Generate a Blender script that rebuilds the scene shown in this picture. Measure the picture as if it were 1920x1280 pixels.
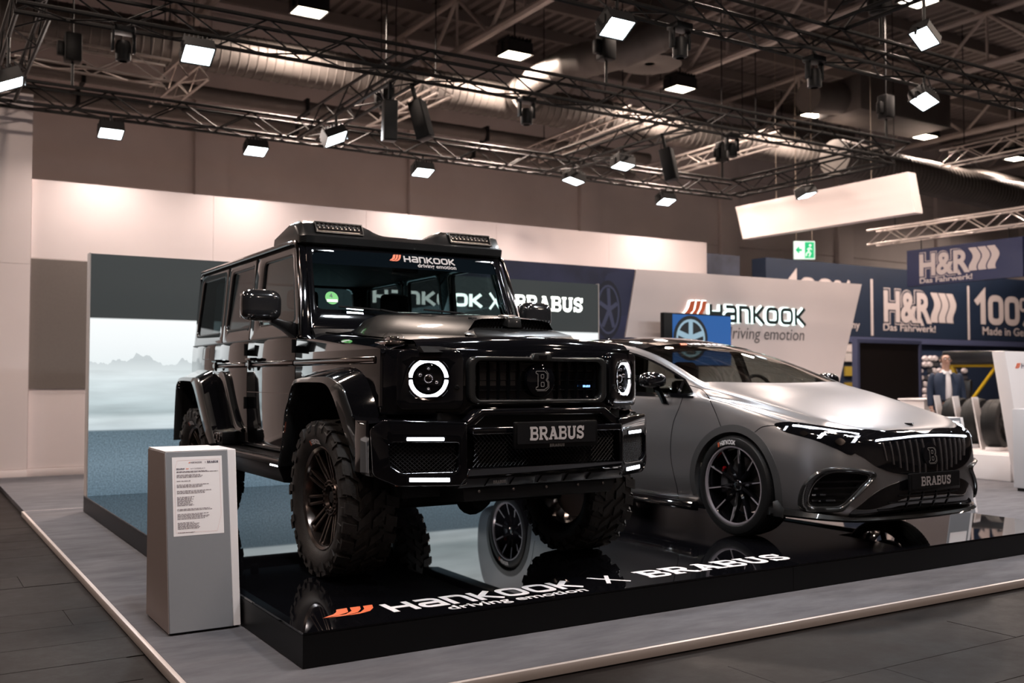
import bpy, bmesh, math, random
import numpy as np
from mathutils import Vector, Matrix
from mathutils.bvhtree import BVHTree

for _o in list(bpy.data.objects):
    bpy.data.objects.remove(_o, do_unlink=True)
scene = bpy.context.scene
COL = scene.collection
PI = math.pi
random.seed(7)

# ------------------------------------------------------------------ camera
HP = 0.165                                   # podium height above the carpet
CAM = Vector((-1.605, -4.437, 1.335))
PITCH = math.radians(2.1166)
YAW = math.radians(31.631)
FPX = 1867.0
cam_data = bpy.data.cameras.new('camera')
cam_data.sensor_width = 36.0
cam_data.lens = FPX / 1920.0 * 36.0
cam_data.clip_end = 200
cam_data.dof.use_dof = True
cam_data.dof.focus_distance = 5.6
cam_data.dof.aperture_fstop = 2.2
cam = bpy.data.objects.new('camera', cam_data)
COL.objects.link(cam)
cam.location = CAM
cam.rotation_euler = (PI / 2 + PITCH, 0, -YAW)
scene.camera = cam

# ------------------------------------------------------------------ world, exposure
world = bpy.data.worlds.new('world')
scene.world = world
world.use_nodes = True
bg = world.node_tree.nodes['Background']
bg.inputs[0].default_value = (0.95, 0.85, 0.82, 1)
bg.inputs[1].default_value = 0.02
scene.view_settings.view_transform = 'Standard'
scene.view_settings.look = 'None'
scene.view_settings.gamma = 1
scene.view_settings.use_curve_mapping = False
scene.view_settings.exposure = 0.0
RIG_W, WASH_W, HALL_W = 55.0, 46.0, 540.0    # lamp powers (rig floods, wall washers, hall lamps)

# ------------------------------------------------------------------ materials
MATS = {}
def mat(name, color, rough=0.5, metal=0.0, coat=0.0, spec=0.5, emit=None, estr=0.0,
        noise=None, bump=None, coat_rough=0.03):
    """noise = (scale, amount): soft colour variation; bump = (scale, strength)"""
    if name in MATS:
        return MATS[name]
    m = bpy.data.materials.new(name)
    m.use_nodes = True
    nt = m.node_tree
    b = nt.nodes['Principled BSDF']
    b.inputs['Base Color'].default_value = (*color, 1)
    b.inputs['Roughness'].default_value = rough
    b.inputs['Metallic'].default_value = metal
    b.inputs['Coat Weight'].default_value = coat
    b.inputs['Coat Roughness'].default_value = coat_rough
    b.inputs['Specular IOR Level'].default_value = spec
    if emit:
        b.inputs['Emission Color'].default_value = (*emit, 1)
        b.inputs['Emission Strength'].default_value = estr
    if noise or bump:
        tc = nt.nodes.new('ShaderNodeTexCoord')
    if noise:
        n = nt.nodes.new('ShaderNodeTexNoise')
        n.inputs['Scale'].default_value = noise[0]
        n.inputs['Detail'].default_value = 4
        nt.links.new(tc.outputs['Object'], n.inputs['Vector'])
        r = nt.nodes.new('ShaderNodeMapRange')
        r.inputs['From Min'].default_value = 0.3
        r.inputs['From Max'].default_value = 0.7
        r.inputs['To Min'].default_value = 1 - noise[1]
        r.inputs['To Max'].default_value = 1 + noise[1]
        nt.links.new(n.outputs['Fac'], r.inputs['Value'])
        mx = nt.nodes.new('ShaderNodeVectorMath')
        mx.operation = 'SCALE'
        mx.inputs[0].default_value = color
        nt.links.new(r.outputs[0], mx.inputs['Scale'])
        nt.links.new(mx.outputs[0], b.inputs['Base Color'])
    if bump:
        n2 = nt.nodes.new('ShaderNodeTexNoise')
        n2.inputs['Scale'].default_value = bump[0]
        n2.inputs['Detail'].default_value = 5
        nt.links.new(tc.outputs['Object'], n2.inputs['Vector'])
        bp = nt.nodes.new('ShaderNodeBump')
        bp.inputs['Strength'].default_value = bump[1]
        bp.inputs['Distance'].default_value = 0.01
        nt.links.new(n2.outputs['Fac'], bp.inputs['Height'])
        nt.links.new(bp.outputs[0], b.inputs['Normal'])
    MATS[name] = m
    return m

def glass(name, tint, refl_rough=0.0, ior=1.5):
    if name in MATS:
        return MATS[name]
    m = bpy.data.materials.new(name)
    m.use_nodes = True
    nt = m.node_tree
    nt.nodes.remove(nt.nodes['Principled BSDF'])
    out = nt.nodes['Material Output']
    t = nt.nodes.new('ShaderNodeBsdfTransparent')
    t.inputs[0].default_value = (*tint, 1)
    g = nt.nodes.new('ShaderNodeBsdfGlossy')
    g.inputs['Roughness'].default_value = refl_rough
    lw = nt.nodes.new('ShaderNodeLayerWeight')          # Schlick's Fresnel, the same on both faces of a pane
    lw.inputs['Blend'].default_value = 0.5
    pw = nt.nodes.new('ShaderNodeMath'); pw.operation = 'POWER'; pw.inputs[1].default_value = 5
    nt.links.new(lw.outputs['Facing'], pw.inputs[0])
    f0 = ((ior-1)/(ior+1))**2
    fr = nt.nodes.new('ShaderNodeMath'); fr.operation = 'MULTIPLY_ADD'; fr.inputs[1].default_value = 1-f0; fr.inputs[2].default_value = f0
    nt.links.new(pw.outputs[0], fr.inputs[0])
    mx = nt.nodes.new('ShaderNodeMixShader')
    nt.links.new(fr.outputs[0], mx.inputs[0])
    nt.links.new(t.outputs[0], mx.inputs[1])
    nt.links.new(g.outputs[0], mx.inputs[2])
    nt.links.new(mx.outputs[0], out.inputs[0])
    MATS[name] = m
    return m

def carbon(name='carbon_weave'):
    if name in MATS:
        return MATS[name]
    m = mat(name, (0.02, 0.02, 0.021), 0.3, 0.0, 1.0, spec=.3)
    nt = m.node_tree
    b = nt.nodes['Principled BSDF']
    tc = nt.nodes.new('ShaderNodeTexCoord')
    w = nt.nodes.new('ShaderNodeTexWave')
    w.wave_type = 'BANDS'
    w.bands_direction = 'DIAGONAL'
    w.inputs['Scale'].default_value = 60
    nt.links.new(tc.outputs['Object'], w.inputs['Vector'])
    cr = nt.nodes.new('ShaderNodeMapRange')
    cr.inputs['To Min'].default_value = 0.003
    cr.inputs['To Max'].default_value = 0.022
    nt.links.new(w.outputs['Fac'], cr.inputs['Value'])
    cb = nt.nodes.new('ShaderNodeCombineColor')
    for i in range(3):
        nt.links.new(cr.outputs[0], cb.inputs[i])
    nt.links.new(cb.outputs[0], b.inputs['Base Color'])
    return m

def emis(name, color, strength, base=(0.8, 0.8, 0.8)):
    return mat(name, base, 0.4, emit=color, estr=strength)

# ------------------------------------------------------------------ mesh builder
class MB:
    def __init__(s):
        s.v, s.f, s.m = [], [], []
        s.mi = 0
    def add(s, verts, faces, mi=None):
        o = len(s.v)
        s.v += [tuple(p) for p in verts]
        for f in faces:
            s.f.append([i + o for i in f])
            s.m.append(s.mi if mi is None else mi)
        return s
    def box(s, a, b, mi=None):
        x0, y0, z0 = a; x1, y1, z1 = b
        return s.add([(x0,y0,z0),(x1,y0,z0),(x1,y1,z0),(x0,y1,z0),(x0,y0,z1),(x1,y0,z1),(x1,y1,z1),(x0,y1,z1)],
                     [(0,3,2,1),(4,5,6,7),(0,1,5,4),(1,2,6,5),(2,3,7,6),(3,0,4,7)], mi)
    def hexa(s, c8, mi=None):
        """8 corners: bottom loop of 4, top loop of 4"""
        return s.add(c8, [(0,3,2,1),(4,5,6,7),(0,1,5,4),(1,2,6,5),(2,3,7,6),(3,0,4,7)], mi)
    def prism(s, poly, fn0, fn1, mi=None):
        """poly: 2-D points; fn0/fn1 map (a, b) to 3-D for the two end caps"""
        n = len(poly)
        v = [fn0(*p) for p in poly] + [fn1(*p) for p in poly]
        f = [list(range(n))[::-1], list(range(n, 2*n))]
        f += [(i, (i+1) % n, n+(i+1) % n, n+i) for i in range(n)]
        return s.add(v, f, mi)
    def ring(s, outer, inner, fn0, fn1, mi=None):
        """a plate with a hole; outer/inner have the same number of points"""
        n = len(outer)
        v = [fn0(*p) for p in outer] + [fn0(*p) for p in inner] + [fn1(*p) for p in outer] + [fn1(*p) for p in inner]
        f = []
        for i in range(n):
            j = (i+1) % n
            f += [(i, j, n+j, n+i), (2*n+i, 3*n+i, 3*n+j, 2*n+j), (i, 2*n+i, 2*n+j, j), (n+i, n+j, 3*n+j, 3*n+i)]
        return s.add(v, f, mi)
    def tube(s, path, r, n=8, closed=False, mi=None, caps=True):
        path = [Vector(p) for p in path]
        k = len(path)
        rs = r if hasattr(r, '__len__') else [r]*k
        v = []
        prev = None
        for i, p in enumerate(path):
            if closed:
                t = path[(i+1) % k] - path[i-1]
            else:
                t = path[min(i+1, k-1)] - path[max(i-1, 0)]
            t.normalize()
            if prev is None:
                a = Vector((0,0,1)) if abs(t.z) < .9 else Vector((1,0,0))
                e = (a - t*a.dot(t)).normalized()
            else:
                e = (prev - t*prev.dot(t)).normalized()
            prev = e
            g = t.cross(e)
            for j in range(n):
                an = 2*PI*j/n
                v.append(p + (e*math.cos(an) + g*math.sin(an))*rs[i])
        f = []
        for i in range(k if closed else k-1):
            a, b = i*n, ((i+1) % k)*n
            for j in range(n):
                f.append((a+j, a+(j+1) % n, b+(j+1) % n, b+j))
        if caps and not closed:
            f += [list(range(n))[::-1], list(range((k-1)*n, k*n))]
        return s.add(v, f, mi)
    def sweep(s, sections, closed_sec=True, caps=True, mi=None, closed_path=False):
        """sections: list of equally long point lists"""
        n = len(sections[0]); k = len(sections)
        v = [p for sec in sections for p in sec]
        f = []
        for i in range(k if closed_path else k-1):
            a, b = i*n, ((i+1) % k)*n
            for j in range(n if closed_sec else n-1):
                f.append((a+j, a+(j+1) % n, b+(j+1) % n, b+j))
        if caps and closed_sec and not closed_path:
            f += [list(range(n))[::-1], list(range((k-1)*n, k*n))]
        return s.add(v, f, mi)
    def lathe(s, prof, n, fn, mi=None, closed=False):
        """prof: (r, a) points; fn(r, angle, a) -> 3-D"""
        secs = [[fn(r, 2*PI*j/n, a) for r, a in prof] for j in range(n)]
        return s.sweep(secs, closed_sec=closed, caps=False, mi=mi, closed_path=True)
    def grid(s, fn, nu, nv, mi=None):
        v = [fn(i/nu, j/nv) for i in range(nu+1) for j in range(nv+1)]
        f = [(i*(nv+1)+j, (i+1)*(nv+1)+j, (i+1)*(nv+1)+j+1, i*(nv+1)+j+1) for i in range(nu) for j in range(nv)]
        return s.add(v, f, mi)
    def mirror(s):
        """append the copy mirrored in x"""
        o = len(s.v); nf = len(s.f)
        s.v += [(-x, y, z) for x, y, z in s.v[:o]]
        for i in range(nf):
            s.f.append([k+o for k in s.f[i]][::-1]); s.m.append(s.m[i])
        return s
    def flipx(s):
        s.v = [(-x, y, z) for x, y, z in s.v]
        s.f = [f[::-1] for f in s.f]
        return s
    def xf(s, M):
        s.v = [tuple(M @ Vector(p)) for p in s.v]
        return s
    def mesh(s, name, mats, bevel=0.0, seg=2, smooth=35, weld=0.0, recalc=True, bevel_angle=30):
        me = bpy.data.meshes.new(name)
        bm = bmesh.new()
        vs = [bm.verts.new(p) for p in s.v]
        for f, mi in zip(s.f, s.m):
            try:
                fc = bm.faces.new([vs[i] for i in f])
                fc.material_index = mi
            except ValueError:
                pass
        if weld:
            bmesh.ops.remove_doubles(bm, verts=bm.verts, dist=weld)
        if recalc:
            bmesh.ops.recalc_face_normals(bm, faces=bm.faces)
        if bevel:
            ed = [e for e in bm.edges if len(e.link_faces) == 2 and e.calc_face_angle(0) > math.radians(bevel_angle)]
            bmesh.ops.bevel(bm, geom=ed, offset=bevel, offset_type='OFFSET', segments=seg, profile=0.5,
                            affect='EDGES', clamp_overlap=True)
        for fc in bm.faces:
            fc.smooth = smooth > 0
        bm.to_mesh(me); bm.free()
        if smooth > 0:
            me.set_sharp_from_angle(angle=math.radians(smooth))
        for mm in (mats if isinstance(mats, (list, tuple)) else [mats]):
            me.materials.append(mm)
        return me
    def build(s, name, mats, parent=None, label=None, **kw):
        o = bpy.data.objects.new(name, s.mesh(name, mats, **kw))
        COL.objects.link(o)
        o.parent = parent
        if label:
            o['label'] = label
        return o

def inst(name, me, parent=None, loc=(0,0,0), rot=(0,0,0), scale=(1,1,1)):
    o = bpy.data.objects.new(name, me)
    COL.objects.link(o)
    o.location, o.rotation_euler, o.scale = loc, rot, scale
    o.parent = parent
    return o
def tag(o, label, cat, group=None, kind=None):
    o['label'] = label
    if cat: o['category'] = cat
    if group: o['group'] = group
    if kind: o['kind'] = kind
    return o
def thing(name, label, cat, loc=(0,0,0), rz=0, group=None):
    o = bpy.data.objects.new(name, None)
    COL.objects.link(o)
    o.location = loc; o.rotation_euler = (0, 0, rz)
    o.empty_display_size = 0.1
    return tag(o, label, cat, group)
def struct(o):
    o['kind'] = 'structure'
    return o

def round_poly(pts, r, seg=5):
    """round the corners of a closed 2-D polygon; r may be a list"""
    out = []
    n = len(pts)
    rs = r if hasattr(r, '__len__') else [r]*n
    for i in range(n):
        p, a, b = Vector(pts[i]), Vector(pts[i-1]), Vector(pts[(i+1) % n])
        d0, d1 = a-p, b-p
        l0, l1 = d0.length, d1.length
        d0.normalize(); d1.normalize()
        ang = d0.angle(d1)
        t = min(rs[i]/max(math.tan(ang/2), 1e-4), l0*.48, l1*.48)
        if rs[i] <= 0:
            out += [tuple(p)]*(seg+1)
            continue
        p0, p1 = p+d0*t, p+d1*t
        for k in range(seg+1):
            u = k/seg
            q = p0*(1-u)**2 + p*2*u*(1-u) + p1*u*u
            out.append(tuple(q))
    return out
def offset_poly(pts, d):
    """move a closed polygon inwards (positive d, counter-clockwise polygon)"""
    out = []
    n = len(pts)
    for i in range(n):
        p, a, b = Vector(pts[i]), Vector(pts[i-1]), Vector(pts[(i+1) % n])
        e0, e1 = (p-a), (b-p)
        if e0.length < 1e-9: e0 = e1
        if e1.length < 1e-9: e1 = e0
        e0.normalize(); e1.normalize()
        n0, n1 = Vector((-e0.y, e0.x)), Vector((-e1.y, e1.x))
        m = (n0+n1)
        m = m/max(m.length_squared/2, .3) if m.length > 1e-6 else n0
        out.append(tuple(p + m*d))
    return out
def rect(a0, b0, a1, b1):
    return [(a0,b0),(a1,b0),(a1,b1),(a0,b1)]
def lerp(a, b, t):
    return a + (b-a)*t
def interp(x, xs, ys):
    return float(np.interp(x, xs, ys))
def pchip(xs, ys):
    xs = np.array(xs, float); ys = np.array(ys, float)
    h = np.diff(xs); d = np.diff(ys)/h
    m = np.zeros(len(xs))
    m[0], m[-1] = d[0], d[-1]
    for i in range(1, len(xs)-1):
        if d[i-1]*d[i] > 0:
            w1, w2 = 2*h[i]+h[i-1], h[i]+2*h[i-1]
            m[i] = (w1+w2)/(w1/d[i-1]+w2/d[i])
    def f(x):
        x = min(max(x, xs[0]), xs[-1])
        i = min(int(np.searchsorted(xs, x, 'right'))-1, len(xs)-2)
        i = max(i, 0)
        t = (x-xs[i])/h[i]
        return float((2*t**3-3*t*t+1)*ys[i] + (t**3-2*t*t+t)*h[i]*m[i] + (-2*t**3+3*t*t)*ys[i+1] + (t**3-t*t)*h[i]*m[i+1])
    return f

# camera rays, used only to find where a feature of the photograph lies on a surface in the scene
_fw = Vector((math.sin(YAW), math.cos(YAW), 0)); RT = Vector((math.cos(YAW), -math.sin(YAW), 0))
FWD = _fw*math.cos(PITCH) + Vector((0,0,1))*math.sin(PITCH)
UPV = -_fw*math.sin(PITCH) + Vector((0,0,1))*math.cos(PITCH)
def ray(px, py):
    return FWD + RT*((px-960)/FPX) + UPV*((640-py)/FPX)
def on_z(px, py, z):
    r = ray(px, py); return CAM + r*((z-CAM.z)/r.z)
def on_y(px, py, y):
    r = ray(px, py); return CAM + r*((y-CAM.y)/r.y)
def on_x(px, py, x):
    r = ray(px, py); return CAM + r*((x-CAM.x)/r.x)

# ------------------------------------------------------------------ lettering
def stroke(mb, pts, w, fn, closed=False, mi=None):
    """thick polyline in 2-D, mapped to 3-D by fn"""
    p = []
    for q in pts:
        q = Vector(q)
        if not p or (q-p[-1]).length > 1e-5: p.append(q)
    if closed and (p[0]-p[-1]).length < 1e-5: p.pop()
    n = len(p)
    L, R = [], []
    for i in range(n):
        if closed or 0 < i < n-1:
            d0 = (p[i]-p[i-1]).normalized(); d1 = (p[(i+1) % n]-p[i]).normalized()
            n0 = Vector((-d0.y, d0.x)); n1 = Vector((-d1.y, d1.x))
            m = n0+n1
            m = m/max(m.length_squared/2, .25)
        else:
            d = (p[1]-p[0]) if i == 0 else (p[-1]-p[-2])
            d.normalize(); m = Vector((-d.y, d.x))
        L.append(p[i]+m*w/2); R.append(p[i]-m*w/2)
    v = [Vector(fn(*q)) for q in L] + [Vector(fn(*q)) for q in R]
    mb.lay = getattr(mb, 'lay', 0)+1                     # overlapping strokes lie a hair above each other
    nn = (v[1]-v[0]).cross(v[n]-v[0])
    if nn.length > 1e-12:
        nn.normalize()
        if nn.x*-.6 - nn.y + nn.z*.5 < 0: nn = -nn
        v = [p_+nn*(mb.lay % 8)*.00012 for p_ in v]
    f = [(i, (i+1) % n, n+(i+1) % n, n+i) for i in range(n if closed else n-1)]
    mb.add(v, f, mi)

def arc(cx, cy, rx, ry, a0, a1, n=8):
    return [(cx+rx*math.cos(math.radians(a0+(a1-a0)*i/n)), cy+ry*math.sin(math.radians(a0+(a1-a0)*i/n))) for i in range(n+1)]

# wide geometric letters: name -> (advance, [(points, closed)])
def _rr(x0, y0, x1, y1, r):
    return round_poly(rect(x0, y0, x1, y1), r, 4)
WIDE = {
 'H': (1.12, [([(0.12,0),(0.12,1)],0), ([(0.88,0),(0.88,1)],0), ([(0.12,.5),(0.88,.5)],0)]),
 'a': (1.05, [([(0.1,.9),(.62,.9)]+arc(.62,.7,.2,.2,90,0,4)+[(.82,0)],0), ([(.82,.5),(.25,.5)]+arc(.25,.3,.17,.2,90,270,6)+[(.82,.1)],0)]),
 'n': (1.05, [([(0.12,0),(0.12,.9),(.6,.9)]+arc(.6,.65,.22,.25,90,0,4)+[(.82,0)],0)]),
 'k': (1.03, [([(0.12,0),(0.12,1)],0), ([(.85,1),(.3,.5),(.9,0)],0), ([(.12,.5),(.35,.5)],0)]),
 'o': (1.13, [(_rr(.12,.1,.92,.9,.26),1)]),
}
def word_wide(mb, word, fn, w=.22, mi=None):
    """fn maps (x, y) with letter height 1; returns the total width"""
    x = 0
    for ch in word:
        adv, sts = WIDE[ch]
        for pts, cl in sts:
            stroke(mb, [(x+a, b) for a, b in pts], w, fn, bool(cl), mi)
        x += adv
    return x
SLAB = {
 'B': (1.0, [([(.2,0),(.2,1)],.26), ([(0,.93),(.6,.93)]+arc(.62,.73,.19,.2,90,-90,6)+[(.2,.53)],.18),
             ([(.2,.5),(.62,.5)]+arc(.64,.28,.22,.22,90,-90,6)+[(0,.08)],.18)]),
 'R': (1.06, [([(.2,0),(.2,1)],.26), ([(0,.92),(.6,.92)]+arc(.62,.7,.2,.22,90,-90,6)+[(.2,.46)],.2),
             ([(.5,.5),(.84,.07),(1.0,.07)],.22), ([(0,.07),(.42,.07)],.14)]),
 'A': (1.1, [([(.2,.05),(.52,.95)],.2), ([(.52,.95),(.86,.05)],.28), ([(.3,.32),(.76,.32)],.15),
             ([(0,.07),(.4,.07)],.14), ([(.64,.07),(1.08,.07)],.14), ([(.3,.94),(.6,.94)],.12)]),
 'U': (1.04, [([(.2,1),(.2,.3)]+arc(.5,.3,.3,.22,180,360,8)+[(.8,1)],.24), ([(0,.93),(.4,.93)],.14), ([(.62,.93),(1.0,.93)],.14)]),
 'S': (.92, [([(.82,.74)]+arc(.45,.73,.3,.19,0,180,7)+[(.16,.62),(.3,.54),(.6,.47)]+arc(.46,.28,.3,.2,60,-180,8)[1:],.21),
             ([(.82,.68),(.82,1)],.13), ([(.1,0),(.1,.34)],.13)]),
}
def word_slab(mb, word, fn, mi=None, k=1.0):
    x = 0
    for ch in word:
        adv, sts = SLAB[ch]
        for pts, w in sts:
            stroke(mb, [(x+a, b) for a, b in pts], w*k, fn, False, mi)
        x += adv*1.02
    return x
# the orange wing mark: an outline (0..1.6 wide, 0..1 high) cut by two slits
WING = [[(0,.05),(.45,.16),(.78,.42),(.92,1.0),(.62,.95),(.52,.62),(.38,.38)],
        [(.1,.02),(.55,.02),(.98,.24),(1.18,.62),(1.28,1.0),(1.0,1.0),(.9,.52),(.66,.2)],
        [(.3,0),(.95,0),(1.3,.2),(1.5,.55),(1.62,1.0),(1.36,1.0),(1.26,.56),(1.04,.2),(.75,.06)]]
def wing(mb, fn, mi=None):
    for poly in WING:
        mb.add([fn(*p) for p in poly], [list(range(len(poly)))], mi)
def text_flat(body, size=1.0, offset=0.0, spacing=1.0, shear=0.0):
    """flat letters of the built-in font as (verts2d, faces, width)"""
    cu = bpy.data.curves.new('t', 'FONT')
    cu.body = body; cu.size = size; cu.offset = offset; cu.space_character = spacing; cu.shear = shear
    cu.resolution_u = 4
    o = bpy.data.objects.new('t', cu)
    COL.objects.link(o)
    dg = bpy.context.evaluated_depsgraph_get()
    me = bpy.data.meshes.new_from_object(o.evaluated_get(dg))
    v = [(p.co.x, p.co.y) for p in me.vertices]
    f = [list(q.vertices) for q in me.polygons]
    bpy.data.objects.remove(o); bpy.data.curves.remove(cu); bpy.data.meshes.remove(me)
    x0 = min(a for a, _ in v); w = max(a for a, _ in v)-x0
    return [(a-x0, b) for a, b in v], f, w
def text_on(mb, body, fn, size=1.0, offset=0.0, width=None, mi=None, **kw):
    """letters mapped by fn((x, y)); width rescales x to that total width"""
    v, f, w = text_flat(body, size, offset, **kw)
    k = (width/w) if width else 1.0
    mb.add([fn(a*k, b) for a, b in v], f, mi)
    return w*k
def bool_diff(ob, cutters):
    for c in cutters:
        md = ob.modifiers.new('cut', 'BOOLEAN')
        md.operation = 'DIFFERENCE'; md.solver = 'EXACT'; md.object = c
    dg = bpy.context.evaluated_depsgraph_get()
    me = bpy.data.meshes.new_from_object(ob.evaluated_get(dg))
    ob.modifiers.clear()
    old = ob.data
    ob.data = me
    bpy.data.meshes.remove(old)
    for c in cutters:
        d = c.data
        bpy.data.objects.remove(c, do_unlink=True); bpy.data.meshes.remove(d)
    return ob
# ================================================================== SETTING
M_white = mat('white_panel_paint', (0.80, 0.705, 0.69), 0.55, noise=(1.5, .02))
M_hallwall = mat('hall_concrete', (0.72, 0.655, 0.635), 0.8, noise=(0.7, .08), bump=(30, .1))
M_deck = mat('roof_deck_metal', (0.18, 0.155, 0.145), 0.6, 0.2, noise=(.6, .1))
M_steel = mat('painted_roof_steel', (0.42, 0.37, 0.34), 0.5, noise=(3, .06))
M_blacktruss = mat('black_truss_coating', (0.0045, 0.004, 0.004), 0.5, 0.0, spec=.2)
M_alutruss = mat('raw_aluminium_truss', (0.55, 0.50, 0.47), 0.35, 0.9, noise=(8, .05))
M_black = mat('matt_black_plastic', (0.005, 0.005, 0.0055), 0.5, spec=.25)
M_galv = mat('galvanised_duct', (0.115, 0.103, 0.095), 0.55, 0.35, noise=(2.5, .12))

def hall_floor_mat():
    m = mat('worn_dark_floor', (0.03, 0.022, 0.02), 0.4, spec=.10)
    nt = m.node_tree; b = nt.nodes['Principled BSDF']
    tc = nt.nodes.new('ShaderNodeTexCoord')
    n = nt.nodes.new('ShaderNodeTexNoise'); n.inputs['Scale'].default_value = 3.5; n.inputs['Detail'].default_value = 9
    n.inputs['Roughness'].default_value = .72
    nt.links.new(tc.outputs['Object'], n.inputs['Vector'])
    r = nt.nodes.new('ShaderNodeValToRGB')
    e = r.color_ramp.elements
    e[0].position = .3; e[0].color = (.004, .0028, .0024, 1)
    e[1].position = .78; e[1].color = (.013, .009, .008, 1)
    nt.links.new(n.outputs['Fac'], r.inputs[0]); nt.links.new(r.outputs[0], b.inputs['Base Color'])
    r2 = nt.nodes.new('ShaderNodeMapRange'); r2.inputs['To Min'].default_value = .35; r2.inputs['To Max'].default_value = .75
    nt.links.new(n.outputs['Fac'], r2.inputs[0]); nt.links.new(r2.outputs[0], b.inputs['Roughness'])
    bp = nt.nodes.new('ShaderNodeBump'); bp.inputs['Strength'].default_value = .25; bp.inputs['Distance'].default_value = .01
    nt.links.new(n.outputs['Fac'], bp.inputs['Height']); nt.links.new(bp.outputs[0], b.inputs['Normal'])
    return m
M_floor = hall_floor_mat()
def carpet_mat():
    m = mat('grey_fair_carpet', (0.22, 0.215, 0.225), 0.95, spec=.1)
    nt = m.node_tree; b = nt.nodes['Principled BSDF']
    tc = nt.nodes.new('ShaderNodeTexCoord')
    mp = nt.nodes.new('ShaderNodeMapping'); mp.inputs['Scale'].default_value = (1, 3, 1)
    nt.links.new(tc.outputs['Object'], mp.inputs[0])
    n = nt.nodes.new('ShaderNodeTexNoise'); n.inputs['Scale'].default_value = 2.2; n.inputs['Detail'].default_value = 8
    n.inputs['Roughness'].default_value = .65
    nt.links.new(mp.outputs[0], n.inputs['Vector'])
    r = nt.nodes.new('ShaderNodeValToRGB'); e = r.color_ramp.elements
    e[0].position = .28; e[0].color = (.085, .083, .092, 1)
    e[1].position = .72; e[1].color = (.145, .142, .154, 1)
    nt.links.new(n.outputs['Fac'], r.inputs[0]); nt.links.new(r.outputs[0], b.inputs['Base Color'])
    return m
M_carpet = carpet_mat()
M_trim = mat('pale_edge_trim', (0.62, 0.55, 0.52), 0.4, 0.3)

# ---- hall floor with loose slabs where they can be told apart
FZ = -0.05
fl = MB().box((-22, -24, FZ-.3), (46, 17.2, FZ-.006)).build('floor', M_floor); struct(fl)
slab_w, slab_l = .42, 1.7
k = 0
for iy in range(-9, 17):
    y0 = iy*slab_w
    offs = (iy*.61) % slab_l
    for ix in range(-4, 7):
        x0 = -slab_l*1.0 + ix*slab_l - offs
        x1, y1 = x0+slab_l, y0+slab_w
        left = x1 <= -.5 and x0 > -5.2 and y0 > -4 and y1 < 7.4
        front = y1 <= -.55 and x0 > -1.2 and x1 < 9 and y0 > -3.9
        if not left and not front and not (x0 < -.52 < x1 and y0 > -2 and y1 < 6.8):
            continue
        if x0 < -.52 < x1 and y1 > -.55:
            x1 = -.52
            if x1-x0 < .15: continue
        h = random.uniform(0, .0025)
        s_ = MB().box((x0+.003, y0+.003, FZ-.02), (x1-.003, y1-.003, FZ-.004+h)).build('floor_slab', M_floor, fl, smooth=0)

# ---- raised carpet platform with its metal edge, carpet beyond it
plat = MB().box((-.50, -.52, FZ), (9.2, 6.70, 0)).build('carpet_platform', M_carpet)
tag(plat, 'raised grey carpeted platform under the black car podium', 'platform')
MB().box((-.525, -.545, FZ), (-.50, 6.72, -.0005)).build('edge_trim', M_trim, plat, 'pale metal edge strip', bevel=.003)
MB().box((-.50, -.545, FZ), (9.2, -.52, -.0005)).build('edge_trim', M_trim, plat, 'pale metal edge strip', bevel=.003)
MB().box((-.50, 6.70, FZ), (9.2, 6.72, -.0005)).build('edge_trim', M_trim, plat, 'pale metal edge strip', bevel=.003)
rear = MB().box((-.50, 6.73, FZ), (13.4, 10.59, -.002)).build('rear_carpet', M_carpet)
tag(rear, 'grey carpet lying flat before the white rear wall', 'carpet')
side = MB().box((9.21, -.5, FZ), (34, 6.71, FZ+.012)).box((13.41, 6.71, FZ), (34, 13.95, FZ+.012)).build('aisle_carpet', M_carpet)
tag(side, 'grey carpet of the aisle under the tyre display', 'carpet')

# ---- white rear wall of the stand, built from panels
def wall_panels(root, x0, x1, zs, y, n, m):
    w = (x1-x0)/n
    for i in range(n):
        for a, b in zip(zs[:-1], zs[1:]):
            MB().box((x0+i*w+.002, y-.03, a+.002), (x0+(i+1)*w-.002, y, b-.002)).build('wall_panel', m, root, smooth=0)
wb = MB().box((-.08, 10.752, FZ), (12.4, 10.9, 4.09)).build('wall_back', M_white); struct(wb)
wall_panels(wb, -.08, 12.4, (0.10, 1.17, 3.0, 4.1), 10.75, 5, M_white)
MB().box((-.08, 10.70, FZ), (12.4, 10.75, .095)).build('baseboard', M_white, wb, bevel=.004)
wl = MB().box((-11, 10.652, FZ), (-.09, 10.8, 5.24)).build('wall_left', M_white); struct(wl)
wall_panels(wl, -11, -.09, (.10, 2.9, 5.25), 10.65, 5, M_white)
MB().box((-11, 10.60, FZ), (-.09, 10.65, .095)).build('baseboard', M_white, wl, bevel=.004)
M_taupe = mat('taupe_textile', (0.165, 0.14, 0.125), 0.8, noise=(40, .04))
tp = MB().box((-.075, 10.705, 1.19), (2.6, 10.718, 2.99)).build('taupe_fabric_panel', M_taupe, smooth=0)
tag(tp, 'dark taupe fabric panel on the white rear wall left of the screen', 'wall panel')

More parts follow.
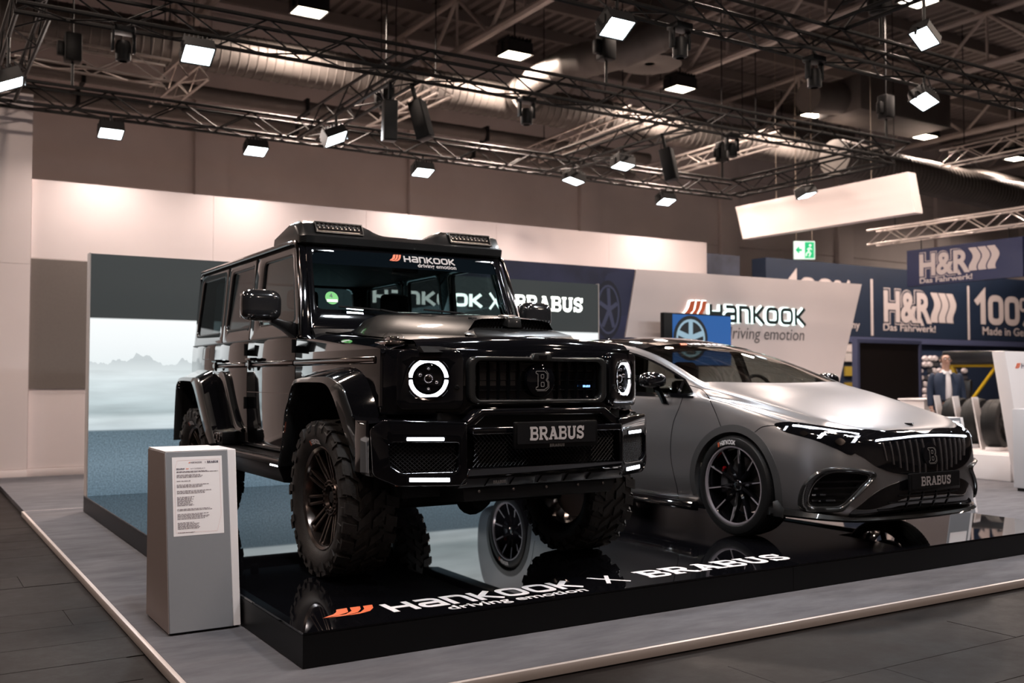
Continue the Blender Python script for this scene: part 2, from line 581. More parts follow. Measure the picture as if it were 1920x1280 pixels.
# ---- hall shell
hw = MB().box((-22, 17.05, FZ), (46, 17.3, 10)).build('wall_hall', M_hallwall); struct(hw)
for i in range(13):
    for a, b in ((FZ, 2.9), (2.9, 5.2), (5.2, 7.2), (7.2, 9.2)):
        MB().box((-21+i*5+.015, 17.0, a+.012), (-16+i*5-.015, 17.05, b-.012)).build('wall_panel', M_hallwall, hw, smooth=0)
    MB().box((-21.35+i*5, 16.85, FZ), (-20.65+i*5, 17.0, 8.4)).build('column', M_hallwall, hw, bevel=.02)
struct(MB().box((-22.2, -24, FZ), (-22, 17.2, 10)).build('wall_hall_left', M_hallwall))
struct(MB().box((-22, -24.2, FZ), (46, -24, 10)).build('wall_hall_front', M_hallwall))
struct(MB().box((46, -24, FZ), (46.2, 17.2, 10)).build('wall_hall_right', M_hallwall))
# corrugated deck: ribs run along y
deck = MB()
secs = []
x = -22.0
while x < 46:
    secs += [(x, 9.5), (x+.11, 9.5), (x+.15, 9.58), (x+.26, 9.58)]
    x += .30
deck.sweep([[(a, -24, b) for a, b in secs], [(a, 17.3, b) for a, b in secs]], closed_sec=False, caps=False)
deck.add([(-22, -24, 9.9), (46.2, -24, 9.9), (46.2, 17.3, 9.9), (-22, 17.3, 9.9)], [(0, 1, 2, 3)])
ce = deck.build('ceiling', M_deck, smooth=0); struct(ce)
pm = MB().box((-22, -.06, 9.26), (46, .06, 9.5)).mesh('purlin', M_deck, smooth=0)
for i in range(25):
    inst('purlin', pm, ce, (0, -22 + i*1.6, 0))

# ---- steel roof trusses spanning along y, one every five metres
def between(mb, a, b, r, n=6):
    return mb.tube([a, b], r, n)
tr_lbl = ['pale steel roof truss over the left edge of the stand', 'pale steel roof truss above the off-road car roof lamps',
          'pale steel roof truss above the middle of the silver car', 'pale steel roof truss right of the hanging white banner',
          'pale steel roof truss over the aisle, second from the right', 'pale steel roof truss at the far right of the hall']
chord_b = between(MB(), (0, -14, 0), (0, 16.9, 0), .085, 8).mesh('chord', M_steel)
chord_t = between(MB(), (0, -14, 1.1), (0, 16.9, 1.1), .06, 8).mesh('chord', M_steel)
web_a = between(MB(), (0, 0, 0), (0, 1.3, 1.1), .04).mesh('web_member', M_steel)
web_b = between(MB(), (0, 1.3, 1.1), (0, 2.6, 0), .04).mesh('web_member', M_steel)
web_c = between(MB(), (0, 1.3, 1.1), (0, 1.3, 0), .03).mesh('web_member', M_steel)
for i, X in enumerate((3, 8, 13, 18, 23, 28)):
    t = thing('roof_truss', tr_lbl[i], 'roof truss', (X, 0, 8.0))
    inst('bottom_chord', chord_b, t); inst('top_chord', chord_t, t)
    for j in range(12):
        y = -14 + j*2.6
        if y < 2: continue
        inst('web_member', web_a, t, (0, y, 0)); inst('web_member', web_b, t, (0, y, 0)); inst('web_member', web_c, t, (0, y, 0))

# ---- rig trusses
def box_truss(label, p0, p1, size, m, bay=.5, group=None, name='lighting_truss'):
    p0, p1 = Vector(p0), Vector(p1)
    L = (p1-p0).length
    d = (p1-p0).normalized()
    t = thing(name, label, 'truss', p0, 0, group)
    q = d.to_track_quat('X', 'Z')
    t.rotation_mode = 'QUATERNION'; t.rotation_quaternion = q
    h = size/2
    for sy in (-1, 1):
        for sz in (-1, 1):
            between(MB(), (0, sy*h, sz*h), (L, sy*h, sz*h), .024).build('chord', m, t)
    n = max(1, int(round(L/bay))); b = L/n
    ms = []
    for sy in (-1, 1):
        ms.append(between(MB(), (0, sy*h, -h), (b, sy*h, h), .011, 5).mesh('brace', m))
        ms.append(between(MB(), (0, sy*h, h), (b, sy*h, -h), .011, 5).mesh('brace', m))
    ms.append(between(MB(), (0, -h, -h), (b, h, -h), .011, 5).mesh('brace', m))
    ms.append(between(MB(), (0, h, -h), (b, -h, -h), .011, 5).mesh('brace', m))
    if m is M_alutruss:
        for X_ in (.12*L, .88*L):
            between(MB(), (X_, 0, h), (X_, 0, 9.26-p0.z), .01, 5).build('hanger', M_black, t)
    for i in range(n):
        for k in ((0, 2, 4) if i % 2 == 0 else (1, 3, 5)):
            inst('brace', ms[k], t, (i*b, 0, 0))
    return t
RZ = 5.14
g = 'black lighting trusses over the stand'
box_truss('long black lighting truss crossing above the rear of both cars', (-.7, 6.35, RZ), (12.8, 6.35, RZ), .30, M_blacktruss, group=g)
box_truss('black lighting truss running along the top of the white rear wall', (-.7, 10.25, RZ), (12.8, 10.25, RZ), .30, M_blacktruss, group=g)
box_truss('nearest black lighting truss at the top right of the picture', (2.9, 3.25, RZ), (14.5, 3.25, RZ), .30, M_blacktruss, group=g)
box_truss('black cross truss carrying the two slim loudspeakers', (3.65, 6.54, RZ), (3.65, 10.06, RZ), .30, M_blacktruss, group=g)
box_truss('black cross truss ending above the navy picture wall', (8.25, 6.54, RZ), (8.25, 10.06, RZ), .30, M_blacktruss, group=g)
box_truss('black end truss behind the hanging white banner', (12.62, 6.54, RZ), (12.62, 10.06, RZ), .30, M_blacktruss, group=g)
box_truss('black end truss at the top left corner above the white wall', (-.52, 6.54, RZ), (-.52, 10.06, RZ), .30, M_blacktruss, group=g)
box_truss('short black truss rising to the top right corner of the picture', (7.25, .4, RZ+.32), (7.35, 3.15, RZ+.32), .30, M_blacktruss, group=g)
g = 'bare aluminium trusses behind the stand'
a = on_z(25, 88, 6.2); b_ = on_z(315, 138, 6.2)
box_truss('bare aluminium truss at upper left below the spiral duct', a, b_, .34, M_alutruss, .55, g)
box_truss('bare aluminium truss leading away at upper left behind a bright lamp', on_z(372, 124, 6.2), on_z(300, 184, 6.2), .34, M_alutruss, .55, g)
box_truss('bare aluminium truss behind the slim loudspeakers', on_z(835, 160, 6.2), on_z(700, 225, 6.2), .30, M_alutruss, .5, g)
box_truss('bare aluminium truss above the right loudspeaker', on_z(1450, 258, 6.2), on_z(1215, 325, 6.2), .30, M_alutruss, .5, g)
box_truss('bare aluminium truss right of the spiral duct elbow', on_z(1195, 215, 6.2), on_z(1000, 290, 6.2), .30, M_alutruss, .5, g)
box_truss('bare aluminium truss at the right edge below the roof steel', (18.5, 9.5, 6.3), (18.5, 5.4, 6.3), .34, M_alutruss, .5, g)

# ---- ducts and pipes
def duct(mb, path, r, rib=.16):
    """spiral duct: rings of slightly changing radius"""
    pts, rs = [], []
    for a, b in zip(path[:-1], path[1:]):
        a, b = Vector(a), Vector(b)
        n = max(2, int((b-a).length/rib))
        for i in range(n):
            pts.append(a.lerp(b, i/n)); rs.append(r)
            pts.append(a.lerp(b, (i+.8)/n)); rs.append(r)
            pts.append(a.lerp(b, (i+.9)/n)); rs.append(r*1.035)
    pts.append(Vector(path[-1])); rs.append(r)
    return mb.tube(pts, rs, 20)
d = thing('spiral_duct', 'large galvanised spiral duct running along under the roof', 'duct', (0, 12.8, 7.0))
duct(MB(), [(-9, 0, 0), (27, 0, 0)], .36).build('duct_run', M_galv, d)
for X in (-2, 2.2, 6.4, 11.4, 15.5, 19.7):
    MB().tube([(X-.03, 0, 0), (X+.03, 0, 0)], .385, 20).build('joint_collar', M_galv, d)
    MB().tube([(X, 0, .36), (X, 0, 2.3)], .012, 5).build('hanger_rod', M_black, d)
el = thing('duct_elbow', 'shiny duct branch bending up to a round ceiling diffuser', 'duct', (9.0, 12.3, 7.0))
pth = [Vector((0, 0, 0)), Vector((0, -.5, .15)), Vector((.15, -1.4, .3)), Vector((.6, -2.4, .35)), Vector((1.1, -2.9, .6)), Vector((1.3, -3.1, 1.6))]
duct(MB(), pth, .33, .3).build('branch', M_galv, el)
MB().tube([(0, .1, 0), (0, -.08, .02)], .40, 20).build('collar', M_galv, el)
df = thing('round_air_diffuser', 'round grey ceiling air diffuser beside the brightest lamp', 'air diffuser', tuple(on_z(1218, 122, 7.4)))
MB().lathe([(.15, .55), (.3, .5), (.32, .1), (.62, .03), (.62, 0), (.34, -.02), (.1, .02)], 28,
           lambda r, an, h: (r*math.cos(an), r*math.sin(an), h)).build('flange', M_galv, df)
MB().tube([(0, 0, .3), (0, 0, 1.9)], .3, 20).build('riser', M_galv, df)
for i, (yy, zz) in enumerate(((13.9, 6.55), (14.5, 6.3))):
    pp = thing('foil_pipe', ['upper foil-wrapped pipe on the hall wall', 'lower foil-wrapped pipe on the hall wall'][i], 'pipe', (0, yy, zz), 0, 'foil-wrapped pipes')
    duct(MB(), [(-9, 0, 0), (13.5, 0, 0)], .13, .5).build('pipe_run', M_galv, pp)
    for X in (-3, 1, 5, 9):
        MB().box((X-.03, -.16, -.16), (X+.03, .16, .16)).build('pipe_clamp', M_black, pp)
rd = thing('rectangular_duct', 'large rectangular sheet-metal duct above the exit sign', 'duct', tuple(on_y(1480, 262, 15.3)))
MB().box((-.9, -.5, -.5), (2.2, .5, .45)).build('duct_body', M_galv, rd, bevel=.02)
for X in (-.3, .6, 1.5):
    MB().box((X-.02, -.53, -.53), (X+.02, .53, .48)).build('flange', M_galv, rd)
    MB().tube([(X, 0, .45), (X, 0, 9.5-rd.location.z)], .012, 5).build('hanger_rod', M_black, rd)
r2 = thing('vent_box', 'boxy air handling unit under the roof at upper right', 'air unit', tuple(on_z(1660, 205, 7.6)))
MB().box((-1.6, -.6, -.35), (1.6, .6, .45)).build('casing', M_galv, r2, bevel=.03)
MB().tube([(-1.6, 0, 0), (-2.6, 0, -.1)], .35, 18).build('spigot', M_galv, r2)
r3 = thing('spiral_duct', 'galvanised duct passing at the right behind the banner', 'duct', (16.6, 11.0, 6.4))
duct(MB(), [(0, 0, 0), (15, 1.2, -.1)], .42).build('duct_run', M_galv, r3)

# ---- lamps
M_lampbody = mat('lamp_housing', (0.010, 0.010, 0.0105), 0.45, spec=.3)
M_cool = emis('cool_led_face', (0.80, 0.93, 1.0), 16.0)
M_warm = emis('warm_led_face', (1.0, 0.86, 0.68), 13.0)
for m_ in (M_cool, M_warm): m_.cycles.emission_sampling = 'NONE'      # the area light beside each face does the lighting
hous = MB().box((-.16, -.13, 0), (.16, .13, .12))
for i in range(7):
    hous.box((-.15+i*.047, -.12, .12), (-.135+i*.047, .12, .17))
hous_me = hous.mesh('housing', M_lampbody, bevel=.006, seg=1)
bezel_me = MB().ring(rect(-.165,-.135,.165,.135), rect(-.15,-.12,.15,.12), lambda a,b:(a,b,-.012), lambda a,b:(a,b,.01)).mesh('bezel', M_lampbody, smooth=0)
def diff_mesh(m):
    mb = MB()
    for i in range(6):
        for j in range(5):
            mb.box((-.146+i*.049, -.116+j*.047, -.006), (-.146+i*.049+.046, -.116+j*.047+.044, .004))
    return mb.mesh('diffuser', m, smooth=0)
diff_cool, diff_warm = diff_mesh(M_cool), diff_mesh(M_warm)
brk = MB()
for s_ in (-1, 1):
    brk.box((s_*.17-.006, -.02, .04), (s_*.17+.006, .02, .26))
brk.box((-.176, -.02, .25), (.176, .02, .262)).tube([(0, 0, .26), (0, 0, .36)], .02, 8)
brk_me = brk.mesh('yoke', M_lampbody)
def lamp(label, loc, tilt=(0, 0), warm=False, power=None, group='floodlights on the black trusses', scale=1.0, color=None, spread=130, hang=4.972):
    t = thing('floodlight', label, 'floodlight', loc, 0, group)
    rot = (math.radians(tilt[0]), math.radians(tilt[1]), 0)
    sc_ = (scale,)*3
    inst('housing', hous_me, t, (0,0,0), rot, sc_); inst('bezel', bezel_me, t, (0,0,0), rot, sc_)
    inst('diffuser', diff_warm if warm else diff_cool, t, (0,0,0), rot, sc_)
    inst('yoke', brk_me, t, (0,0,0), (0,0,0), (scale, scale, scale*.43))
    if hang-loc[2] > .17*scale:
        MB().tube([(0,0,.155*scale), (0,0,hang-loc[2])], .018, 6).build('drop_pipe', M_lampbody, t)
    if power:
        L = bpy.data.lights.new('lamp_light', 'AREA')
        L.shape = 'RECTANGLE'; L.size = .29*scale; L.size_y = .23*scale
        L.energy = power; L.color = color or ((1.0, .80, .68) if warm else (.88, .94, 1.0))
        L.spread = math.radians(spread)
        lo = bpy.data.objects.new('lamp_light', L); COL.objects.link(lo)
        lo.parent = t; lo.rotation_euler = rot
        lo.location = Matrix.Rotation(rot[1], 3, 'Y') @ (Matrix.Rotation(rot[0], 3, 'X') @ Vector((0, 0, -.03)))
    return t
def ly(px, py, y): return tuple(on_y(px, py, y))
def lx(px, py, x): return tuple(on_x(px, py, x))
# the floods over the cars look down and towards the viewer
lamp('bright cool floodlight hanging at upper left under the long black truss', ly(371, 103, 6.20), (-30, 0), power=RIG_W*.6)
lamp('brightest cool floodlight near the top centre of the picture', ly(1157, 53, 3.10), (-30, 0), power=RIG_W*.5, scale=.95)
lamp('cool floodlight under the nearest truss at upper right', ly(1733, 190, 3.10), (-20, 18), power=RIG_W*.5, scale=.9)
lamp('tilted cool floodlight at the top right corner', lx(1733, 72, 7.15), (-10, 35), power=RIG_W*.6, scale=.8, hang=5.31)
WC = (1.0, .83, .74)
gw = 'floodlights washing the white rear wall'
lamp('first wall floodlight from the left on the rear truss', ly(208, 250, 10.10), (-20, 0), power=WASH_W, group=gw, color=WC, spread=165)
lamp('second wall floodlight from the left on the rear truss', ly(480, 283, 10.10), (-20, 0), power=WASH_W, group=gw, color=WC, spread=165)
lamp('wall floodlight on the rear truss behind the car roof', ly(793, 323, 10.10), (-20, 0), power=WASH_W, group=gw, color=WC, spread=165)
lamp('wall floodlight at the right end of the rear truss', ly(1249, 378, 10.10), (-20, 0), power=WASH_W, group=gw, color=WC, spread=165)
lamp('square floodlight turned sideways on the left cross truss', lx(630, 260, 3.50), (-25, -25), power=RIG_W*.6)
lamp('floodlight where the right cross truss meets the rear truss', lx(1075, 339, 8.10), (-4, 12), power=WASH_W, color=WC)
lamp('floodlight midway along the right cross truss', lx(1168, 311, 8.10), (-12, 4), power=RIG_W*.6)
lamp('floodlight lighting the hanging white banner', lx(1513, 366, 12.47), (-16, -12), power=RIG_W*.55, spread=120)
lamp('floodlight at the left edge of the picture', lx(15, 158, -.67), (-10, -25), power=RIG_W*.5)
gh = 'warm hall lamps under the roof'
def lp(px, py, z): return tuple(on_z(px, py, z))
hk = dict(warm=True, group=gh, scale=1.75, spread=160, hang=9.26)
lamp('warm hall lamp at the top left of the picture', lp(580, 22, 7.5), power=HALL_W, **hk)
lamp('warm hall lamp in the middle above the long truss', lp(965, 103, 7.5), power=HALL_W, **hk)
lamp('warm hall lamp right of the round diffuser', lp(1275, 166, 7.5), power=HALL_W, **hk)
lamp('warm hall lamp at the right edge of the picture', lp(1905, 297, 7.5), power=HALL_W, **hk)
lamp('warm hall lamp cut by the upper picture edge at right', lp(1722, 2, 7.5), power=HALL_W*.5, **hk)
# the same hall lamps go on before the stand, above and behind the photographer
hk['group'] = 'hall lamps beyond the picture'
for X, Y in ((-4.1, 11.5), (16.5, 11.5), (20.6, 11.5), (28.8, 11.5), (8.3, 5.7), (0, 5.7), (4.2, -.2), (12.4, -.2), (-4.1, -.2), (8.3, -6), (0, -6), (-8.2, 5.7), (16.5, 5.7), (20.6, 5.7), (4.2, -12), (-4.1, -12), (12.4, -12)):
    lamp('warm hall lamp in the roof beyond the picture', (X, Y, 7.5), power=HALL_W*(.8 if Y > 9 else .3), **hk)
for X in (-.2, 2.1, 4.6, 7.0, 9.6, 12.0):  # unseen floods and truss, added for reflections and front light on cars and walls
    lamp('cool floodlight added on the unseen front truss', (X, -.65, 4.45), (34, 0), power=RIG_W*.66, group='added front floodlights out of view')
box_truss('unseen front black lighting truss added for the front floodlights', (-.7, -.5, RZ), (12.8, -.5, RZ), .30, M_blacktruss)
# chain hoists carrying the rig
def hoist(label, x, y, z=RZ+.18, drop=False):
    t = thing('chain_hoist', label, 'chain hoist', (x, y, z), 0, 'chain hoists of the rig')
    MB().tube([(0,0,0),(0,0,.35)], .02, 6).build('hook', M_black, t)
    MB().box((-.11,-.10,.35),(.11,.10,.75)).build('motor', M_black, t, bevel=.03)
    MB().box((-.2,-.05,.42),(-.11,.05,.62)).build('chain_bag', M_black, t, bevel=.02)
    MB().tube([(0,0,.75),(0,0,9.26-z)], .012, 5).build('chain', M_black, t)
for lb_, x, y in (('chain hoist on the long truss near the left edge', .55, 6.35), ('chain hoist above the middle of the long truss', 6.55, 6.35),
                  ('chain hoist at the right end of the long truss', 12.4, 6.35), ('chain hoist at the left end of the rear truss', .35, 10.25),
                  ('chain hoist on the rear truss behind the loudspeakers', 5.05, 10.25), ('chain hoist at the right end of the rear truss', 12.4, 10.25),
                  ('chain hoist on the nearest truss', 8.3, 3.25), ('chain hoist on the nearest truss at its left end', 3.2, 3.25)):
    hoist(lb_, x, y)
# slim loudspeakers and moving heads under the trusses
def speaker(label, loc, tilt, rz):
    t = thing('line_loudspeaker', label, 'loudspeaker', loc, rz, 'slim loudspeakers')
    t.rotation_euler = (math.radians(tilt), 0, rz)
    MB().box((-.085,-.09,-.50),(.085,.09,0)).build('cabinet', M_black, t, bevel=.015)
    MB().box((-.075,-.096,-.48),(.075,-.091,-.02)).build('grille_cloth', mat('speaker_cloth', (.03,.03,.03), .9), t)
    MB().box((-.02,-.02,0),(.02,.02,.245)).build('bracket', M_black, t)
p = on_x(738, 200, 3.55); speaker('left slim loudspeaker of the pair on the left cross truss', (3.50, p.y, 4.762), 4, -.2)
speaker('right tilted slim loudspeaker of the pair on the left cross truss', (3.80, p.y-.12, 4.762), -16, .6)
p = on_x(1262, 265, 8.25); speaker('slim loudspeaker hanging from the right cross truss', (8.10, p.y, 4.762), -12, .5)
def moving_head(label, loc):
    t = thing('moving_head_light', label, 'stage light', loc, 0, 'dark moving head lights')
    MB().box((-.15,-.12,0),(.15,.12,.09)).build('base', M_black, t, bevel=.01)
    for s in (-1, 1): MB().box((s*.15-.02,-.05,-.28),(s*.15+.02,.05,0)).build('arm', M_black, t, bevel=.008)
    MB().lathe([(.06,-.42),(.11,-.40),(.115,-.2),(.09,-.12),(0,-.10)], 16, lambda r, an, h: (r*math.cos(an), r*math.sin(an), h)).build('head', M_black, t)
    return t
for lb_, q in (('moving head light under the left part of the long truss', ly(232, 35, 6.35)), ('moving head light on the long truss beside the duct elbow', ly(987, 160, 6.35)),
               ('moving head light under the nearest truss', ly(1275, 70, 3.25)), ('moving head light on the long truss above the banner lamp', ly(1372, 235, 6.35)),
               ('moving head light on the nearest truss at the right', ly(1527, 130, 3.25))):
    moving_head(lb_, (q[0], q[1], 4.965-.09*.7)).scale = (.7, .7, .7)
# ================================================================== STAGE: podium, screen, panels, stands
M_gloss = mat('black_gloss_acrylic', (0.003, 0.003, 0.004), 0.02, spec=.6)
M_podside = mat('black_podium_side', (0.004, 0.004, 0.0045), 0.4, spec=.2)
M_letter = mat('white_vinyl', (0.80, 0.78, 0.80), 0.5)
M_orange = mat('orange_vinyl', (0.80, 0.16, 0.06), 0.5)
pod = thing('car_podium', 'low glossy black podium carrying both cars', 'podium', (0, 0, 0))
PW, PD = 6.37, 6.36
MB().box((0, 0, HP-.012), (PW, PD, HP)).build('top_sheet', M_gloss, pod, bevel=.002, seg=1)
MB().box((.06, .06, .001), (PW-.06, PD-.02, HP-.013)).build('core', M_podside, pod)
for x0, x1 in ((0, 3.2), (3.203, PW)):
    MB().box((x0, 0, .004), (x1, .02, HP-.013)).build('side_panel', M_podside, pod, smooth=0)
for y0, y1 in ((.02, 3.2), (3.203, PD)):
    MB().box((0, y0, .004), (.02, y1, HP-.013)).build('side_panel', M_podside, pod, smooth=0)
    MB().box((PW-.02, y0, .004), (PW, y1, HP-.013)).build('side_panel', M_podside, pod, smooth=0)
zt = HP+.0012
def flat(x0, y0, sx, sy, z=zt):
    return lambda a, b: (x0+a*sx, y0+b*sy, z)
mb = MB(); w0 = 7.44
word_wide(mb, 'Hankook', flat(.53, .155, 1.17/w0, .19))
mb.build('brand_lettering', M_letter, pod, 'wide white brand name on the podium', smooth=0, recalc=False)
mb = MB(); text_on(mb, 'driving emotion', flat(.80, .055, 1, 1), .115, .002, .86)
mb.build('slogan_lettering', M_letter, pod, 'thin white slogan line', smooth=0, recalc=False)
mb = MB(); wing(mb, flat(.18, .215, .20, .15))
mb.build('wing_mark', M_orange, pod, 'orange wing mark', smooth=0, recalc=False)
mb = MB(); stroke(mb, [(1.85, .34), (2.02, .14)], .026, lambda a, b: (a, b, zt)); stroke(mb, [(1.87, .15), (1.99, .34)], .026, lambda a, b: (a, b, zt+.0002))
mb.build('cross_sign', M_letter, pod, 'white X between the two names', smooth=0, recalc=False)
mb = MB(); word_slab(mb, 'BRABUS', flat(2.18, .15, 1.2/6.22, .19))
mb.build('brand_lettering', M_letter, pod, 'bold white slab-serif name on the podium', smooth=0, recalc=False)

# ---- LED screen
def screen_mat():
    m = bpy.data.materials.new('led_screen_picture'); m.use_nodes = True
    nt = m.node_tree; b = nt.nodes['Principled BSDF']
    N, Lk = nt.nodes, nt.links
    tc = N.new('ShaderNodeTexCoord'); sp = N.new('ShaderNodeSeparateXYZ'); Lk.new(tc.outputs['Object'], sp.inputs[0])
    # vertical ramp over z 0..2.42 (object space)
    mr = N.new('ShaderNodeMapRange'); mr.inputs['From Max'].default_value = 2.42; Lk.new(sp.outputs['Z'], mr.inputs[0])
    rp = N.new('ShaderNodeValToRGB'); rp.color_ramp.interpolation = 'LINEAR'
    # world z -> fraction (z-.165)/2.42
    stops = [(0, (.095,.145,.185)), (.13, (.14,.20,.245)), (.265, (.10,.15,.185)), (.272, (.55,.63,.66)), (.315, (.60,.68,.70)), (.34, (.40,.48,.50)),
             (.40, (.50,.58,.60)), (.47, (.62,.70,.72)), (.53, (.74,.80,.81)), (.62, (.80,.84,.85)), (.729, (.86,.89,.89)), (.7335, (.022,.027,.027)), (1, (.024,.029,.029))]
    el = rp.color_ramp.elements
    el[0].position, el[0].color = stops[0][0], (*stops[0][1], 1)
    el[1].position, el[1].color = stops[-1][0], (*stops[-1][1], 1)
    for p, c in stops[1:-1]:
        e = el.new(p); e.color = (*c, 1)
    Lk.new(mr.outputs[0], rp.inputs[0])
    # asphalt grain below, drifting tyre-smoke bands above
    ng = N.new('ShaderNodeTexNoise'); ng.inputs['Scale'].default_value = 60; ng.inputs['Detail'].default_value = 3
    Lk.new(tc.outputs['Object'], ng.inputs['Vector'])
    mg = N.new('ShaderNodeMapRange'); mg.inputs['From Min'].default_value = .3; mg.inputs['From Max'].default_value = .7
    mg.inputs['To Min'].default_value = .7; mg.inputs['To Max'].default_value = 1.3; Lk.new(ng.outputs['Fac'], mg.inputs[0])
    lt = N.new('ShaderNodeMath'); lt.operation = 'LESS_THAN'; lt.inputs[1].default_value = .64; Lk.new(sp.outputs['Z'], lt.inputs[0])
    mixg = N.new('ShaderNodeMix'); mixg.data_type = 'FLOAT'; mixg.inputs['A'].default_value = 1
    Lk.new(lt.outputs[0], mixg.inputs['Factor']); Lk.new(mg.outputs[0], mixg.inputs['B'])
    mp = N.new('ShaderNodeMapping'); mp.inputs['Scale'].default_value = (.8, 1, 7); Lk.new(tc.outputs['Object'], mp.inputs[0])
    ns = N.new('ShaderNodeTexNoise'); ns.inputs['Scale'].default_value = 1.3; ns.inputs['Detail'].default_value = 4; Lk.new(mp.outputs[0], ns.inputs['Vector'])
    ms = N.new('ShaderNodeMapRange'); ms.inputs['From Min'].default_value = .3; ms.inputs['From Max'].default_value = .7
    ms.inputs['To Min'].default_value = .82; ms.inputs['To Max'].default_value = 1.12; Lk.new(ns.outputs['Fac'], ms.inputs[0])
    band = N.new('ShaderNodeMath'); band.operation = 'COMPARE'; band.inputs[1].default_value = .95; band.inputs[2].default_value = .3; Lk.new(sp.outputs['Z'], band.inputs[0])
    mixs = N.new('ShaderNodeMix'); mixs.data_type = 'FLOAT'; mixs.inputs['A'].default_value = 1
    Lk.new(band.outputs[0], mixs.inputs['Factor']); Lk.new(ms.outputs[0], mixs.inputs['B'])
    # far trees and roofs: silhouette height from noise along x
    cx_ = N.new('ShaderNodeCombineXYZ'); Lk.new(sp.outputs['X'], cx_.inputs[0])
    n1 = N.new('ShaderNodeTexNoise'); n1.inputs['Scale'].default_value = 3.1; n1.inputs['Detail'].default_value = 4; n1.inputs['Roughness'].default_value = .55; Lk.new(cx_.outputs[0], n1.inputs['Vector'])
    m1 = N.new('ShaderNodeMapRange'); m1.inputs['From Min'].default_value = .42; m1.inputs['From Max'].default_value = .72
    m1.inputs['To Min'].default_value = 1.30; m1.inputs['To Max'].default_value = 1.47; Lk.new(n1.outputs['Fac'], m1.inputs[0])
    below = N.new('ShaderNodeMath'); below.operation = 'LESS_THAN'; Lk.new(sp.outputs['Z'], below.inputs[0]); Lk.new(m1.outputs[0], below.inputs[1])
    fade = N.new('ShaderNodeMapRange'); fade.inputs['From Min'].default_value = 1.17; fade.inputs['From Max'].default_value = 1.36
    fade.inputs['To Max'].default_value = .42; Lk.new(sp.outputs['Z'], fade.inputs[0])
    mul = N.new('ShaderNodeMath'); mul.operation = 'MULTIPLY'; Lk.new(below.outputs[0], mul.inputs[0]); Lk.new(fade.outputs[0], mul.inputs[1])
    tree = N.new('ShaderNodeMix'); tree.data_type = 'RGBA'; tree.inputs['B'].default_value = (.20, .25, .27, 1)
    Lk.new(mul.outputs[0], tree.inputs['Factor']); Lk.new(rp.outputs[0], tree.inputs['A'])
    v1 = N.new('ShaderNodeVectorMath'); v1.operation = 'SCALE'; Lk.new(tree.outputs['Result'], v1.inputs[0]); Lk.new(mixg.outputs['Result'], v1.inputs['Scale'])
    v2 = N.new('ShaderNodeVectorMath'); v2.operation = 'SCALE'; Lk.new(v1.outputs[0], v2.inputs[0]); Lk.new(mixs.outputs['Result'], v2.inputs['Scale'])
    b.inputs['Base Color'].default_value = (.01, .01, .01, 1); b.inputs['Roughness'].default_value = .5
    Lk.new(v2.outputs[0], b.inputs['Emission Color']); b.inputs['Emission Strength'].default_value = 1.12
    return m
LY = 6.20
led = thing('led_screen', 'huge LED screen showing a foggy airfield behind the off-road car', 'screen', (0, LY, HP+.002))
MB().box((.012, 0, .0), (6.29, .02, 2.415)).build('picture', screen_mat(), led, 'foggy runway with trees below a dark green band', smooth=0)
M_pale = mat('pale_frame', (0.55, 0.50, 0.48), 0.5)
MB().box((-.002, -.004, -.0), (.010, .14, 2.422)).build('frame_side', M_pale, led)
MB().box((6.292, -.004, -.0), (6.304, .14, 2.422)).build('frame_side', M_pale, led)
MB().box((.01, .021, .0), (6.292, .14, 2.415)).build('cabinet', M_black, led)
M_sign = emis('white_lit_letters', (.93, 1.0, .90), 2.6)
zz = 2.21-HP
mb = MB(); word_wide(mb, 'Hankook', lambda a, b: (3.05+a*1.46/7.44, -.004, zz+b*.155), .24)
mb.build('screen_lettering', M_sign, led, 'glowing wide name', smooth=0, recalc=False)
mb = MB(); stroke(mb, [(4.62, zz+.18), (4.78, zz-.02)], .03, lambda a, b: (a, -.004, b)); stroke(mb, [(4.62, zz-.02), (4.78, zz+.18)], .03, lambda a, b: (a, -.005, b))
mb.build('screen_lettering', M_sign, led, 'glowing X', smooth=0, recalc=False)
mb = MB(); word_slab(mb, 'BRABUS', lambda a, b: (4.99+a*1.05/6.22, -.004, zz-.01+b*.185))
mb.build('screen_lettering', M_sign, led, 'glowing slab-serif name', smooth=0, recalc=False)

# ---- navy picture wall and slanted white sign wall right of the screen
def navy_mat():
    m = mat('navy_picture_print', (.02, .025, .07), .5)
    nt = m.node_tree; b = nt.nodes['Principled BSDF']
    tc = nt.nodes.new('ShaderNodeTexCoord'); n = nt.nodes.new('ShaderNodeTexNoise'); n.inputs['Scale'].default_value = 1.6; n.inputs['Detail'].default_value = 3
    nt.links.new(tc.outputs['Object'], n.inputs['Vector'])
    r = nt.nodes.new('ShaderNodeValToRGB'); e = r.color_ramp.elements
    e[0].position = .35; e[0].color = (.018, .02, .05, 1); e[1].position = .8; e[1].color = (.05, .055, .14, 1)
    nt.links.new(n.outputs['Fac'], r.inputs[0]); nt.links.new(r.outputs[0], b.inputs['Base Color'])
    return m
SY = 7.0
nv = thing('navy_picture_wall', 'navy blue printed wall with a car wheel picture right of the screen', 'wall panel', (0, SY, 0))
MB().prism([(3.5, 0), (6.95, 0), (7.56, 2.93), (3.5, 2.93)], lambda a, b: (a, 0, b), lambda a, b: (a, .08, b)).build('printed_face', navy_mat(), nv, smooth=0)
M_print = mat('printed_wheel', (.07, .08, .15), .5); M_printd = mat('printed_wheel_dark', (.012, .014, .03), .5)
wc = on_y(1140, 580, SY)
mb = MB(); el = [(wc.x+.24*math.cos(t*PI/16), wc.z+.42*math.sin(t*PI/16)) for t in range(32)]
